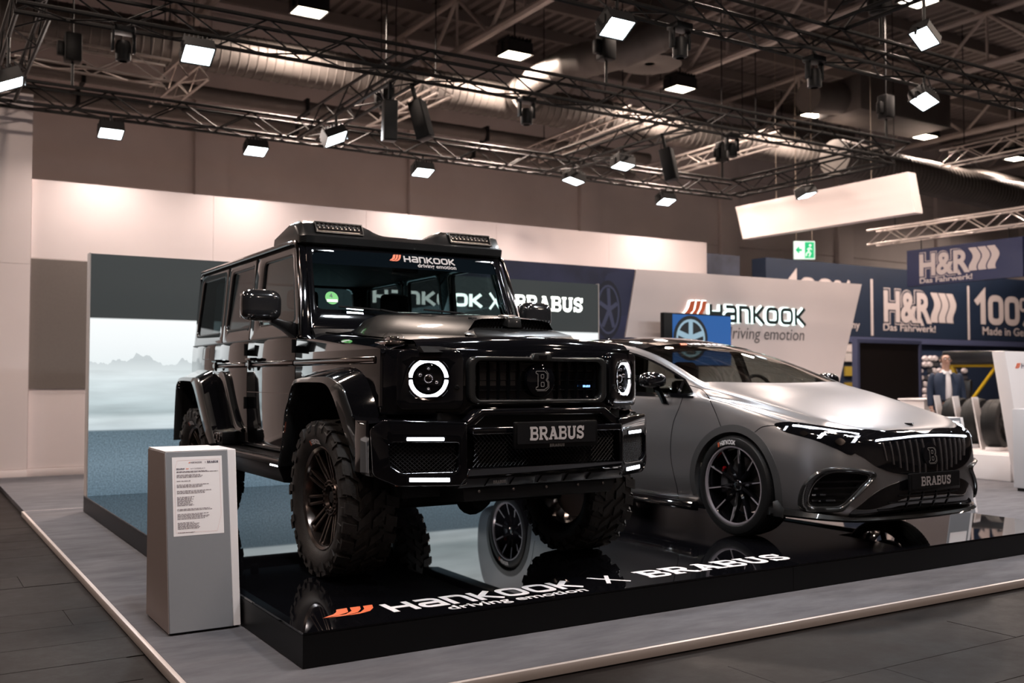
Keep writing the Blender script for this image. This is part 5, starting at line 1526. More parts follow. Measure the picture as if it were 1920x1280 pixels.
def hit(px, py):
    """where the ray of photo pixel (px, py) meets the car skin (car coordinates)"""
    o = CAM-ORG
    loc, nrm, idx, dist = BV.ray_cast(o, ray(px, py).normalized())
    if loc is None:
        loc, nrm, idx, dist = BV.find_nearest(o + ray(px, py)*8.3)
    return loc, nrm
def skin(a, b, plane):
    """nearest skin point below a 2-D chart point: 'top' (x,y), 'side' (y,z) from -x, 'front' (x,z) from -y"""
    if plane == 'top': o, d_ = Vector((a, b, 3)), Vector((0,0,-1))
    elif plane == 'side': o, d_ = Vector((-3, a, b)), Vector((1,0,0))
    else: o, d_ = Vector((a, -2, b)), Vector((0,1,0))
    loc, nrm, i_, d2 = BV.ray_cast(o, d_)
    if loc is None:
        loc, nrm, i_, d2 = BV.find_nearest(o+d_*2)
    return loc, nrm
def skin_patch(poly, off=.004, thick=.012, chart=None, step=None, both=True):
    """a patch lying on the car skin; poly in photo pixels (chart None) or in a chart; returns meshes for both car sides"""
    step = step or (7 if chart is None else .03)
    bm = bmesh.new()
    vs = [bm.verts.new((a, b, 0)) for a, b in poly]
    bm.faces.new(vs)
    xs = [p[0] for p in poly]; zs_ = [p[1] for p in poly]
    for ax, lo, hi in ((0, min(xs), max(xs)), (1, min(zs_), max(zs_))):
        n = max(1, int((hi-lo)/step))
        for i in range(1, n):
            c = lo+(hi-lo)*i/n
            bmesh.ops.bisect_plane(bm, geom=bm.verts[:]+bm.edges[:]+bm.faces[:], plane_co=(c,0,0) if ax == 0 else (0,c,0), plane_no=(1,0,0) if ax == 0 else (0,1,0), dist=1e-5)
    bm.verts.index_update()
    ch = [tuple(v.co[:2]) for v in bm.verts]
    faces = [[v.index for v in f.verts] for f in bm.faces]
    bound = [(e.verts[0].index, e.verts[1].index) for e in bm.edges if len(e.link_faces) == 1]
    bm.free()
    n = len(ch); fr, bk = [], []
    for a, b in ch:
        l, nr = hit(a, b) if chart is None else skin(a, b, chart)
        fr.append(l+nr*off); bk.append(l-nr*(thick-off))
    return MB().add(fr+bk, faces + [[i+n for i in f][::-1] for f in faces] + [(i,j,j+n,i+n) for i, j in bound])
def two_sided(name, mb_fn, m, parent=None, label=None, **kw):
    """build a skin patch on the seen side and its mirror image on the other"""
    out = []
    for s in (0, 1):
        mb = mb_fn()
        if s: mb.flipx()
        out.append(mb.build(name, m, parent or car, label, **kw))
    return out
def cv(P, n=5, closed=True):
    """smooth closed curve through pixel points"""
    out = []; k = len(P)
    for i in range(k if closed else k-1):
        p0, p1, p2, p3 = (Vector(P[(i+j) % k]) if closed else Vector(P[min(max(i+j,0),k-1)]) for j in (-1,0,1,2))
        l0, l1, l2 = (p1-p0).length, (p2-p1).length, (p3-p2).length
        m1 = (p2-p0)*(l1/max(l0+l1,1e-6)); m2 = (p3-p1)*(l1/max(l1+l2,1e-6))
        for q in range(n):
            t = q/n
            out.append(tuple(p1*(2*t**3-3*t*t+1)+m1*(t**3-2*t*t+t)+p2*(-2*t**3+3*t*t)+m2*(t**3-t*t)))
    if not closed: out.append(tuple(P[-1]))
    return out
def skin_line(pts, w, off=.002, chart=None):
    """thin strip on the skin along a pixel or chart polyline"""
    secs = []
    P3 = [hit(*p) if chart is None else skin(*p, chart) for p in pts]
    for i, (l, nr) in enumerate(P3):
        t = (P3[min(i+1,len(P3)-1)][0]-P3[max(i-1,0)][0]).normalized()
        sd = t.cross(nr).normalized()*w/2
        secs.append([l+sd+nr*off, l-sd+nr*off, l-sd-nr*.006, l+sd-nr*.006])
    return MB().sweep(secs)
# --- hollow shell, then openings for wheels and windows
inner = MB().sweep(loft([1.32,1.4,1.5,1.6]+frange(1.75,4.7,24), .045, .34))
shell = MB(); shell.add(outer_mb.v, outer_mb.f, 0)
shell_o = shell.build('body_shell', [M_silver, M_cabin, M_arch, M_int], car)
def cutter(mb, mi=None):
    o = bpy.data.objects.new('cutter', mb.mesh('cutter', [M_silver, M_cabin, M_arch, M_int])); COL.objects.link(o)
    o.parent = car
    if mi:
        for p in o.data.polygons: p.material_index = mi
    return o
AX1, AX2, WR = 1.02, 4.23, .3735
cut = [cutter(MB().add(inner.v, inner.f), 1)]
for ay in (AX1, AX2):
    for s in S:
        prof = [(.40*math.cos(t*PI/24), .40*math.sin(t*PI/24)) for t in range(48)]
        cut.append(cutter(MB().prism(prof, lambda a,b: (s*.60, ay+a, WR+b), lambda a,b: (s*1.2, ay+a, WR+b)), 2))
def uc_in(y): return f_uc(y)-.035
front_edge = [(u, 1.40+.10*(u/.78)**2) for u in frange(-.775,.775,12)]
sidee = [(uc_in(y), y) for y in frange(1.56,2.50,8)]
wpoly = front_edge + sidee + [(u, 2.53+.0*u) for u in frange(.64,-.64,6)] + [(-u, y) for u, y in sidee[::-1]]
cut.append(cutter(MB().prism(wpoly, lambda a,b: (a,b,.98), lambda a,b: (a,b,1.8)), 1))
# side windows in (y, z): front light with quarter, rear
belt = lambda y: f_zs(y)+.022
top = lambda y: f_zc(y)-.028
win_f = [(1.50, belt(1.5)+.012)] + [(y, belt(y)) for y in frange(1.56,2.62,5)] + [(y, top(y)) for y in frange(2.62,1.66,8)]
win_q = [(y, belt(y)) for y in frange(2.70,4.25,6)] + [(y, top(y)) for y in frange(4.0,2.70,8)]
for poly in (win_f, win_q):
    for s in S:
        cut.append(cutter(MB().prism(poly, lambda a,b: (s*.45,a,b), lambda a,b: (s*1.2,a,b)), 1))
INO = cv([(1497,945),(1505,910),(1530,885),(1558,876),(1600,877),(1638,884),(1642,893),(1630,908),(1598,940),(1580,957),(1540,958),(1510,956)], 4)
INI = cv([(1516,940),(1524,912),(1543,893),(1566,886),(1600,887),(1626,891),(1628,897),(1617,908),(1592,934),(1574,948),(1545,950),(1524,949)], 4)
_h = [hit(*q) for q in INI]
_n = sum((q[1] for q in _h), Vector())/len(_h); _n.normalize()
for s in (1, -1):
    cut.append(cutter(MB().prism(list(range(len(_h))) and [(i, 0) for i in range(len(_h))], lambda i, _: ((_h[i][0]+_n*.12).x*s, (_h[i][0]+_n*.12).y, (_h[i][0]+_n*.12).z), lambda i, _: ((_h[i][0]-_n*.10).x*s, (_h[i][0]-_n*.10).y, (_h[i][0]-_n*.10).z)), 3))
bool_diff(shell_o, cut)
shell_o.data.set_sharp_from_angle(angle=math.radians(38))
for p in shell_o.data.polygons: p.use_smooth = True
# glass panes follow the skin slightly inside it
MBw = skin_patch(offset_poly(wpoly, -.008), -.010, .004-.010+.0, 'top', .08)
MBw.build('windscreen', M_sglass, car)
for poly, nm in ((win_f,'front_side_window'),(win_q,'rear_side_window')):
    two_sided(nm, lambda: skin_patch(offset_poly(poly, -.006), -.010, -.006, 'side', .08), M_sglass)
# black roof glass with the windscreen header
rp = [(u, 2.535) for u in frange(-.655,.655,6)] + [(uc_in(y)+.0, y) for y in frange(2.6,4.35,8)] + [(u, 4.38) for u in frange(.6,-.6,6)] + [(-uc_in(y), y) for y in frange(4.35,2.6,8)]
skin_patch(rp, .003, .012, 'top', .08).build('roof_glass', M_gblack, car)
hb = [(u, 2.40) for u in frange(-.665,.665,6)] + [(u, 2.535) for u in frange(.655,-.655,6)]
skin_patch(hb, .002, .010, 'top', .08).build('windscreen_header', M_gblack, car)
# sticker on the windscreen
mb = MB()
def roofmap(x0, y0, sx, sy):
    def g(a, b):
        l, nr = skin(x0+a*sx, y0+b*sy, 'top'); return tuple(l+nr*.004)
    return g
word_wide(mb, 'Hankook', roofmap(-.16,2.33,.42/7.44,.075), .24); mb.build('windscreen_lettering', M_letter, car, 'white sticker letters', recalc=False, smooth=0)
mb = MB(); wing(mb, roofmap(-.29,2.33,.07,.075)); mb.build('windscreen_wing', M_orange, car, recalc=False, smooth=0)
mb = MB(); text_on(mb, 'driving emotion', roofmap(-.04,2.27,1,1), .05, 0, .3); mb.build('windscreen_slogan', M_letter, car, recalc=False, smooth=0)
# chrome-black line around the side windows and seams
for s_, nm, poly in ((0,'window_trim',win_f),(0,'window_trim',win_q)):
    two_sided(nm, lambda: skin_line(poly+[poly[0]], .016, .004, 'side'), M_gblack)
two_sided('window_bar', lambda: skin_line([(1.665, belt(1.665)), (1.672, top(1.672)-.01)], .03, .0, 'side'), M_gblack)
two_sided('window_sill', lambda: skin_line([(y, f_zs(y)+.006) for y in frange(1.48,4.2,16)], .018, .006, 'side'), M_gblack)
seam = lambda pts: skin_line(cv(pts, 8, False), .006, .0012, 'side')
two_sided('door_seam', lambda: seam([(1.60,1.03),(1.62,.95),(1.68,.80),(1.69,.55),(1.64,.30),(1.66,.20)]), M_gblack)
two_sided('door_seam', lambda: seam([(2.66,1.03),(2.68,.8),(2.68,.5),(2.66,.22)]), M_gblack)
two_sided('door_seam', lambda: seam([(3.85,1.03),(3.9,.85),(3.75,.6),(3.70,.4)]), M_gblack)
two_sided('bonnet_seam', lambda: skin_line(cv([(1293,722),(1320,733),(1338,765),(1352,800)], 6, False), .006, .0012), M_gblack)
two_sided('bonnet_seam', lambda: skin_line(cv([(1415,810),(1430,800),(1458,797)], 5, False), .006, .0012), M_gblack)
# front: black panel with headlamps, grille, light strips (traced where the photo shows them)
def front_patch(name, poly, m, off=.004, thick=.012, parent=None, label=None, mir=True, smooth=35, step=7):
    if mir: return two_sided(name, lambda: skin_patch(poly, off, thick, step=step), m, parent, label, smooth=smooth)
    return skin_patch(poly, off, thick, step=step).build(name, m, parent or car, label, smooth=smooth)
HLP = cv([(1452,795),(1480,791),(1530,797),(1580,804),(1616,807),(1620,822),(1608,843),(1595,853),(1570,842),(1530,826),(1490,815),(1468,808)], 4)
hl = front_patch('headlamp', HLP, M_gblack, .004, .014)
# the grille is symmetric: define it in the front chart instead
gx = .50
def half_trace(px_pts, zc0, zc1):
    """outline of a symmetric front panel: seen half traced in the photo (from top to bottom), other half mirrored"""
    h = []
    for q in px_pts:
        l, nr = hit(*q); h.append((l.x, l.z))
    return [(0, zc0)] + h + [(0, zc1)] + [(-x, z) for x, z in h[::-1]]
gp = cv(half_trace([(1700,806),(1650,808),(1614,807),(1600,845),(1620,858),(1645,875),(1675,886),(1710,890)], .776, .478), 4)
gb = skin_patch(gp, .004, .014, 'front', .03).build('grille_panel', M_gblack, car, smooth=35)
for i in range(15):
    x_ = -.455+i*.065
    if abs(x_) < .06: continue
    lo = .50+.13*(abs(x_)/.5)**2.2; hi = .742-.02*(abs(x_)/.5)**2
    pts = [(x_*lerp(.95,1.0,k/8)*1.0, lerp(lo,hi,k/8)) for k in range(9)]
    skin_line(pts, .006, .013, 'front').build('grille_bar', mat('grille_bar_chrome', (.50,.45,.45), .2, .9), gb)
def fmap(x0, z0, sx, sz, o=.02):
    def g(a, b):
        l, nr = skin(x0+a*sx, z0+b*sz, 'front'); return tuple(l+Vector((0,-o,0)))
    return g
ed = skin_patch([(.085*math.cos(t*PI/14), .628+.085*math.sin(t*PI/14)) for t in range(28)], .016, .02, 'front', .02).build('emblem_disc', M_gblack, gb)
mb = MB(); emblem(mb, fmap(0,.628,.098,.105,.022), .042); mb.build('emblem_letter', mat('satin_silver', (.6,.57,.55), .3, .8), ed, 'silver outlined letter B', recalc=False, smooth=0)
# light strip across the nose and along the lamps
M_strip = emis('light_strip', (.80,.86,1.0), 5.0)
skin_line([(x_, .762-.022*(abs(x_)/.5)**2) for x_ in frange(-.50,.50,24)], .012, .012, 'front').build('light_strip', M_strip, gb, 'glowing white strip across the nose')
for o_, s in zip(hl, (0, 1)):
    mb = skin_line([(1487,798),(1520,802),(1560,808),(1610,815)], .012, .010)
    if s: mb.flipx()
    mb.build('light_strip', M_strip, o_, 'glowing white strip')
    for q in ((1541,817,9,5),(1604,824,9,6),(1474,803,5,4)):
        l, nr = hit(q[0], q[1])
        mb = skin_patch([(q[0]-q[2],q[1]+q[3]),(q[0]-q[2]*.2,q[1]+q[3]),(q[0]+q[2],q[1]-q[3]),(q[0],q[1]-q[3])], .009, .012)
        if s: mb.flipx()
        mb.build('lamp_module', mat('lamp_module', (.7,.72,.75), .15, .6, emit=(.85,.9,1.0), estr=.9), o_)
    for q in ((1508,812,8,5),(1575,828,10,7)):
        mb = skin_patch(cv([(q[0]-q[2],q[1]),(q[0],q[1]-q[3]),(q[0]+q[2],q[1]+1),(q[0],q[1]+q[3])],4), .007, .010)
        if s: mb.flipx()
        mb.build('projector_lens', M_darkchrome, o_)
# side intakes: raised carbon surround, open mouth with blades
def intake_ring():
    A = [hit(*q) for q in INO]; B = [hit(*q) for q in INI]
    secs = []
    for (p, n1), (q, n2) in zip(A, B):
        secs.append([p-n1*.006, p+n1*.012, p.lerp(q,.35)+n1*.026, p.lerp(q,.75)+n2*.018, q-n2*.004, q-n2*.06, p.lerp(q,.5)-n1*.03])
    return MB().sweep(secs, closed_path=True)
ink = two_sided('intake_surround', intake_ring, M_carb, smooth=50)
for s in (0, 1):
    for a, b in (((1530,904),(1620,902)),((1526,916),(1608,914)),((1522,928),(1596,926)),((1522,939),(1584,938))):
        mb = skin_line([(lerp(a[0],b[0],k/6), lerp(a[1],b[1],k/6)) for k in range(7)], .012, -.012)
        if s: mb.flipx()
        mb.build('intake_blade', M_gblack, ink[s])
# lower intake, splitter, plate
LI = half_trace([(1710,897),(1680,905),(1650,918),(1620,940),(1590,966),(1640,965),(1700,960)], .415, .225)
li = skin_patch(cv(LI,4), .005, .014, 'front', .03).build('lower_intake', M_gblack, car)
for z in (.27,.315,.36):
    hwid = .50-(z-.27)*1.9
    skin_line([(x_, z) for x_ in frange(-hwid,hwid,12)], .008, .012, 'front').build('intake_blade', M_satin, li)
for x_ in (-.22,-.07,.08,.23):
    skin_line([(x_, z) for z in frange(.24,.385,4)], .010, .012, 'front').build('intake_post', M_satin, li)
secs = []
for t in frange(-1, 1, 40):
    # splitter blade follows the plan of the nose
    u = t*.93
    yy = None
    lo_, hi_ = .03, 1.0
    for _ in range(30):
        m_ = (lo_+hi_)/2
        if f_w(m_) > abs(u): hi_ = m_
        else: lo_ = m_
    yn = hi_+.0
    up = .035*max(0, abs(t)-.72)/.28
    secs.append([(u*1.01, yn+.012, .188+up*.4), (u*1.02, yn-.005, .203+up*.4), (u*1.01, yn+.01, .220+up), (u*.96, yn+.14, .233+up), (u*.96, yn+.16, .188)])
MB().sweep(secs).build('front_splitter', M_carb, car, smooth=40)
for s in S:
    MB().sweep([[(s*.93,.60,.19),(s*.955,.61,.20),(s*.945,.62,.30),(s*.92,.60,.31)],[(s*.93,.54,.19),(s*.945,.55,.20),(s*.935,.56,.24),(s*.915,.54,.25)]]).build('splitter_fin', M_satin, car)
hp_l = MB().prism(round_poly(rect(-.275,.385,.275,.512),.01,3), lambda a,b: (a,-.012+.05*(a/.27)**2*0,b), lambda a,b: (a,.012,b)).build('plate_holder', M_satin, car, bevel=.004)
MB().prism(round_poly(rect(-.262,.405,.262,.505),.008,3), lambda a,b: (a,-.0155,b), lambda a,b: (a,-.0125,b)).build('number_plate', mat('black_plate', (.01,.01,.011), .25), hp_l)
mb = MB(); word_slab(mb, 'BRABUS', lambda a,b: (-.165+a*.33/6.22,-.0165,.424+b*.062)); mb.build('plate_lettering', mat('plate_letters_dim', (.30,.27,.27), .4), hp_l, 'dim bold letters', recalc=False, smooth=0)
MB().box((-.2,.01,.40),(.2,.09,.5)).build('plate_bracket', M_satin, hp_l)
# bonnet badge
l, nr = skin(0,.20,'top')
bm_ = MB().lathe([(0,.006),(.03,.006),(.035,0)], 24, lambda r, an, h: (r*math.cos(an), l.y+r*math.sin(an), l.z+h+.002)).build('bonnet_badge', M_gblack, car)
# wheel-arch lips, sills
for ay, nm in ((AX1,'arch_lip'),(AX2,'arch_lip')):
    two_sided(nm, lambda: skin_line([(ay+.425*math.cos(t), WR+.425*math.sin(t)) for t in frange(-.25, PI+.25, 40)], .055, .004, 'side'), M_arch, smooth=50)
for s in S:
    MB().sweep([[(s*.90,y,.14),(s*.975,y,.15),(s*.985,y,.175),(s*.955,y,.215),(s*.90,y,.215)] for y in frange(1.44,3.78,6)]).build('side_sill', M_gblack, car, bevel=.006)
# mirrors
for s in S:
    def mir2(a, b):
        an = 2*PI*a; ph = lerp(-PI/2, PI/2, b)
        cp = abs(math.cos(ph))**.6
        cx_ = math.cos(an); sz_ = math.sin(an)
        return (s*(1.03+.115*math.copysign(abs(cx_)**.8,cx_)*cp), 1.83+.08*math.copysign(abs(math.sin(ph))**.8,math.sin(ph)), 1.145+(.075 if sz_ > 0 else .05)*math.copysign(abs(sz_)**.75,sz_)*cp)
    mo_ = MB().grid(mir2, 36, 18).build('mirror_housing', M_gblack, car, weld=.0005)
    MB().box((min(s*.98,s*1.17),1.893,1.115),(max(s*.98,s*1.12),1.905,1.195)).build('mirror_glass', M_chrome, mo_)
    MB().sweep([[(s*1.01,1.78,1.12),(s*1.01,1.87,1.12),(s*.99,1.87,1.08),(s*.99,1.78,1.08)],[(s*.955,1.75,1.0),(s*.955,1.83,1.0),(s*.935,1.83,.985),(s*.935,1.75,.985)],[(s*.945,1.75,.965),(s*.945,1.82,.965),(s*.92,1.82,.95),(s*.92,1.75,.95)]]).build('mirror_arm', M_gblack, mo_, bevel=.008)
# cabin
MB().sweep([[(u,1.37,1.04),(u,1.50,1.07),(u,1.85,1.03),(u,1.9,.85),(u,1.4,.8)] for u in frange(-.74,.74,6)]).build('dashboard', M_beige, car, bevel=.02)
MB().tube([(.37+.175*math.cos(t*PI/14), 2.02+.05*math.sin(t*PI/14), 1.03+.165*math.sin(t*PI/14)) for t in range(28)], .016, 8, closed=True).build('steering_wheel', M_int, car)
MB().box((.20,1.90,1.02),(.55,1.95,1.10)).build('instrument_hood', M_int, car, bevel=.02)
for s in S:
    st = MB().hexa([(s*.38-.26,2.25,.50),(s*.38+.26,2.25,.50),(s*.38+.26,2.85,.5),(s*.38-.26,2.85,.5),(s*.38-.25,2.25,.66),(s*.38+.25,2.25,.66),(s*.38+.25,2.85,.62),(s*.38-.25,2.85,.62)]).build('seat', M_int, car, bevel=.04)
    MB().hexa([(s*.38-.25,2.74,.60),(s*.38+.25,2.74,.60),(s*.38+.25,2.90,.60),(s*.38-.25,2.90,.60),(s*.38-.19,2.95,1.15),(s*.38+.19,2.95,1.15),(s*.38+.19,3.06,1.15),(s*.38-.19,3.06,1.15)]).build('seat_back', M_int, st, bevel=.05)
    MB().hexa([(s*.38-.14,2.96,1.16),(s*.38+.14,2.96,1.16),(s*.38+.14,3.05,1.16),(s*.38-.14,3.05,1.16),(s*.38-.12,3.0,1.33),(s*.38+.12,3.0,1.33),(s*.38+.12,3.08,1.33),(s*.38-.12,3.08,1.33)]).build('head_rest', M_int, st, bevel=.03)
MB().hexa([(-.66,3.6,.55),(.66,3.6,.55),(.66,3.8,.55),(-.66,3.8,.55),(-.6,3.8,1.15),(.6,3.8,1.15),(.6,3.95,1.15),(-.6,3.95,1.15)]).build('rear_bench', M_int, car, bevel=.04)
# wheels
def road_wheel():
    R = WR
    prof = [(.288,-.120),(.300,-.134),(.325,-.138),(.352,-.130),(.366,-.112),(.3725,-.08),(R,-.04),(R,.04),(.3725,.08),(.366,.112),(.35,.13),(.30,.134),(.288,.12)]
    mb = MB().lathe(prof, 96, lambda r, an, x: polar(r, an, x))
    for i in range(90):
        a = 2*PI*i/90
        for sg in (-1, 1):
            lug(mb, a, a+.045, sg*.058, sg*.112, R-.004, R+.0012, .364, .3675, .05*sg)
    for x0, x1 in ((-.05,-.02),(-.012,.012),(.02,.05)):
        mb.lathe([(R-.003,x0),(R+.0012,x0+.002),(R+.0012,x1-.002),(R-.003,x1)], 96, lambda r, an, x: polar(r, an, x))
    ty = mb.mesh('wheel', mat('road_tyre_rubber', (.008,.008,.0085), .5, spec=.25, noise=(40,.15)), smooth=30)
    rim = MB().lathe([(.288,-.119),(.281,-.110),(.274,-.085),(.272,.05),(.288,.12)], 72, lambda r, an, x: polar(r, an, x)).mesh('rim', M_gblack)
    edge = MB().lathe([(.2935,-.118),(.292,-.1275),(.282,-.1275),(.275,-.112)], 72, lambda r, an, x: polar(r, an, x)).mesh('rim_edge', mat('polished_edge', (.42,.38,.42), .25, .45))
    sp_ = MB().sweep([[(-.070,-.018,.05),(-.078,0,.05),(-.070,.018,.05),(-.02,.016,.05),(-.02,-.016,.05)],
                      [(-.072,-.013,.15),(-.086,0,.15),(-.072,.013,.15),(-.03,.012,.15),(-.03,-.012,.15)],
                      [(-.100,-.009,.280),(-.108,0,.280),(-.100,.009,.280),(-.06,.009,.280),(-.06,-.009,.280)]])
    sp_ = sp_.mesh('spoke', M_gblack, smooth=25)
    se = MB().sweep([[(-.0885,-.004,.165),(-.0885,.004,.165),(-.0835,.004,.165),(-.0835,-.004,.165)],[(-.1105,-.005,.281),(-.1105,.005,.281),(-.105,.005,.281),(-.105,-.005,.281)]]).mesh('spoke_edge', MATS['polished_edge'])
    hubc = MB().lathe([(0,-.082),(.024,-.082),(.03,-.078),(.036,-.084),(.041,-.08),(.05,-.06),(.06,-.02)], 36, lambda r, an, x: polar(r, an, x)).mesh('hub_cap', M_gblack)
    disc = MB().lathe([(.06,-.01),(.205,-.01),(.205,.02),(.06,.02)], 48, lambda r, an, x: polar(r, an, x), closed=True).mesh('brake_disc', mat('brake_steel', (.12,.11,.11), .35, .9))
    cal = MB().sweep([[polar(r, an, x) for r, x in ((.14,-.04),(.215,-.04),(.225,.03),(.14,.03))] for an in frange(-.35,.35,6)]).mesh('brake_caliper', mat('grey_caliper', (.18,.18,.2), .3, .6), bevel=.006)
    red = MB().sweep([[polar(r, an, x) for r, x in ((.205,-.043),(.222,-.043),(.222,-.02),(.205,-.02))] for an in (.52,.60)]).mesh('sensor_tab', mat('red_tab', (.6,.01,.02), .4))
    let = MB(); word_wide(let, 'Hankook', lambda a, b: polar(.305+b*.032, PI/2-.36+(a/7.44)*.50, -.1375+.0*b-.003), .24)
    let = let.mesh('tyre_lettering', M_letter, smooth=0, recalc=False)
    wg = MB(); wing(wg, lambda a, b: polar(.305+b*.032, PI/2-.46+a*.05, -.1405)); wg = wg.mesh('tyre_mark', M_orange, smooth=0, recalc=False)
    return ty, [('rim',rim,1),('rim_edge',edge,1),('spoke',sp_,10),('spoke_edge',se,10),('hub_cap',hubc,1),('brake_disc',disc,1),('brake_caliper',cal,1),('sensor_tab',red,1),('tyre_lettering',let,1),('tyre_mark',wg,1)]
ty2, subs2 = road_wheel()
for ay in (AX1, AX2):
    mount(car, ty2, subs2, (-.818, ay, WR+.003), 0)
    mount(car, ty2, subs2, (.818, ay, WR+.003), PI)
# ================================================================== NEIGHBOURING STANDS AT THE RIGHT
M_blue = mat('blue_board', (.0065, .0145, .034), .5, noise=(2, .08))
M_blue2 = mat('banner_blue', (.003, .0095, .055), .5)
M_lilac = mat('lilac_blue_edge', (.05, .06, .12), .5)
M_sgrey = mat('pale_grey_print', (.42, .37, .37), .6)
HY = 14.0
hr = thing('blue_sign_wall', 'long blue sign wall with pale spring logo and big number lettering', 'sign', (0, HY, FZ))
def hq(px, py): 
    p = on_y(px, py, HY); return (p.x, p.z-FZ)
tl = hq(1436, 482)
MB().box((tl[0], 0, 2.55), (34, .5, tl[1])).build('blue_fascia', M_blue, hr, smooth=0)
MB().box((tl[0], .08, 0), (34, .5, 2.545)).build('lower_wall', mat('blue_lower_wall', (.012, .022, .05), .5), hr, smooth=0)
MB().box((tl[0], .0, 2.38), (34, .079, 2.54)).build('fascia_edge', M_lilac, hr, smooth=0)
def hr_logo(parent, fn, m_in, m_out, m_bg):
    """rounded letters with an outline and three wavy spring bars; fn(x, y, layer)"""
    for lay, (off, m) in enumerate(((.13, m_out), (.10, m_bg), (.05, m_in))):
        mb = MB(); text_on(mb, 'H&R', lambda a, b: fn(a, b, lay), 1.35, off, 2.45)
        mb.build('logo_letters', m, parent, smooth=0, recalc=False)
    for k in range(3):
        x0 = 2.42+k*.42
        pts_l, pts_r = [], []
        for i in range(13):
            t = i/12
            wob = .11*math.cos((t-.62)*PI*2.0)*(1 if t < .62 else 1.0)-.04*t+.08
            pts_l.append((x0+wob, .0+1.0*t)); pts_r.append((x0+.36+wob, .0+1.0*t))
        mb = MB(); P = pts_l+pts_r[::-1]; mb.add([fn(a, b, 2) for a, b in P], [list(range(len(P)))])
        mb.build('logo_spring', m_in, parent, smooth=0, recalc=False)
def board_logo(px, py, w_px, h_px):
    a = hq(px, py); b = hq(px+w_px, py)
    sx = (b[0]-a[0])/3.9; sz = (hq(px, py-h_px)[1]-a[1])/1.0
    hr_logo(hr, lambda x, y, l: (a[0]+x*sx, -.004-.002*l, a[1]+y*sz), M_sgrey, M_sgrey, M_blue)
board_logo(1657, 600, 140, 58)
def btxt(s_, px, py, px2, size_px, m=M_sgrey, off=.0):
    a = hq(px, py); b = hq(px2, py); h = hq(px, py-size_px)[1]-a[1]
    mb = MB(); text_on(mb, s_, lambda x, y: (a[0]+x, -.006, a[1]+y), h*1.4, off*h, b[0]-a[0]); mb.build('lettering', m, hr, None, smooth=0, recalc=False)
btxt('Das Fahrwerk!', 1656, 619, 1754, 13, off=.02)
def big100(px, py, px2, h_px):
    a = hq(px, py); b = hq(px2, py); h = hq(px, py-h_px)[1]-a[1]; k = (b[0]-a[0])/3.0
    fn = lambda x, y: (a[0]+x*k, -.006, a[1]+y*h)
    for nm, strokes in (('1', [([(.02,.70),(.34,1.0),(.34,0)], 0, .22)]), ('0', [(_rr(.67,.1,1.16,.9,.2), 1, .21)]), ('0', [(_rr(1.42,.1,1.91,.9,.2), 1, .21)]),
                        ('%', [(_rr(2.08,.55,2.34,.93,.1), 1, .11), (_rr(2.62,.07,2.88,.45,.1), 1, .11), ([(2.2,0),(2.72,1.0)], 0, .12)])):
        mb = MB()
        for pts, cl, w in strokes: stroke(mb, pts, w, fn, bool(cl))
        mb.build('lettering', M_sgrey, hr, None, smooth=0, recalc=False)
big100(1829, 607, 1950, 56)
btxt('Made in Germany', 1842, 627, 1960, 15, off=.02)
big100(1474, 583, 1604, 66)
btxt('Made in Germany', 1490, 611, 1612, 15, off=.02)
for p0, p1 in (((1634,523),(1634,629)),((1815,536),(1815,637))):
    a, b = hq(*p0), hq(*p1)
    MB().box((a[0]-.05, -.006, b[1]), (a[0]+.05, -.001, a[1])).build('divider', M_sgrey, hr, smooth=0)
# pinned product samples on the lower wall
random.seed(11)
smp_w = MB().lathe([(0,.05),(.09,.045),(.13,.0)], 10, lambda r, an, h: (r*1.2*math.cos(an), -h, r*.7*math.sin(an))).mesh('pinned_sample', mat('white_sample', (.55,.50,.52), .5))
smp_d = MB().box((-.12,-.04,-.06),(.12,0,.06)).mesh('pinned_sample', mat('dark_sample', (.05,.05,.06), .5), smooth=0)
for j, py in enumerate((672, 683, 695, 708, 720, 732, 744)):
    for i in range(10):
        px = 1730+i*9+random.uniform(-1.5, 1.5)
        if (i+j*3) % 7 == 0: continue
        q = hq(px, py)
        inst('pinned_sample', smp_d if (i*5+j) % 4 == 0 else smp_w, hr, (q[0], .079, q[1]))
for k, py in enumerate((652, 668, 695, 725)):
    q = hq(1597, py)
    pc = [(.5,.45,.45),(.45,.42,.42),(.30,.22,.03),(.28,.2,.03)][k]
    MB().box((q[0]-.22,.03,q[1]-.14),(q[0]+.16,.078,q[1]+.12)).build('product_poster', mat('poster_%d' % k, pc, .5), hr, smooth=0)
# big dark screen
sc_ = thing('dark_display_panel', 'big switched-off display with lilac frame before the blue wall', 'display', (0, HY-1.5, FZ+.012))
a = on_y(1610, 643, HY-1.5); b = on_y(1722, 643, HY-1.5); zb_ = .35
MB().box((a.x, 0, .35), (b.x, .12, a.z-FZ)).build('panel_face', mat('off_screen', (.008, .006, .006), .35), sc_, smooth=0)
MB().ring(rect(a.x-.09, .26, b.x+.09, a.z-FZ+.09), rect(a.x, .35, b.x, a.z-FZ), lambda x, z: (x, -.03, z), lambda x, z: (x, .14, z)).build('panel_frame', M_lilac, sc_, smooth=0)
for x in (a.x+.3, b.x-.3): MB().box((x-.05,.02,0),(x+.05,.1,.26)).build('panel_leg', M_lilac, sc_)
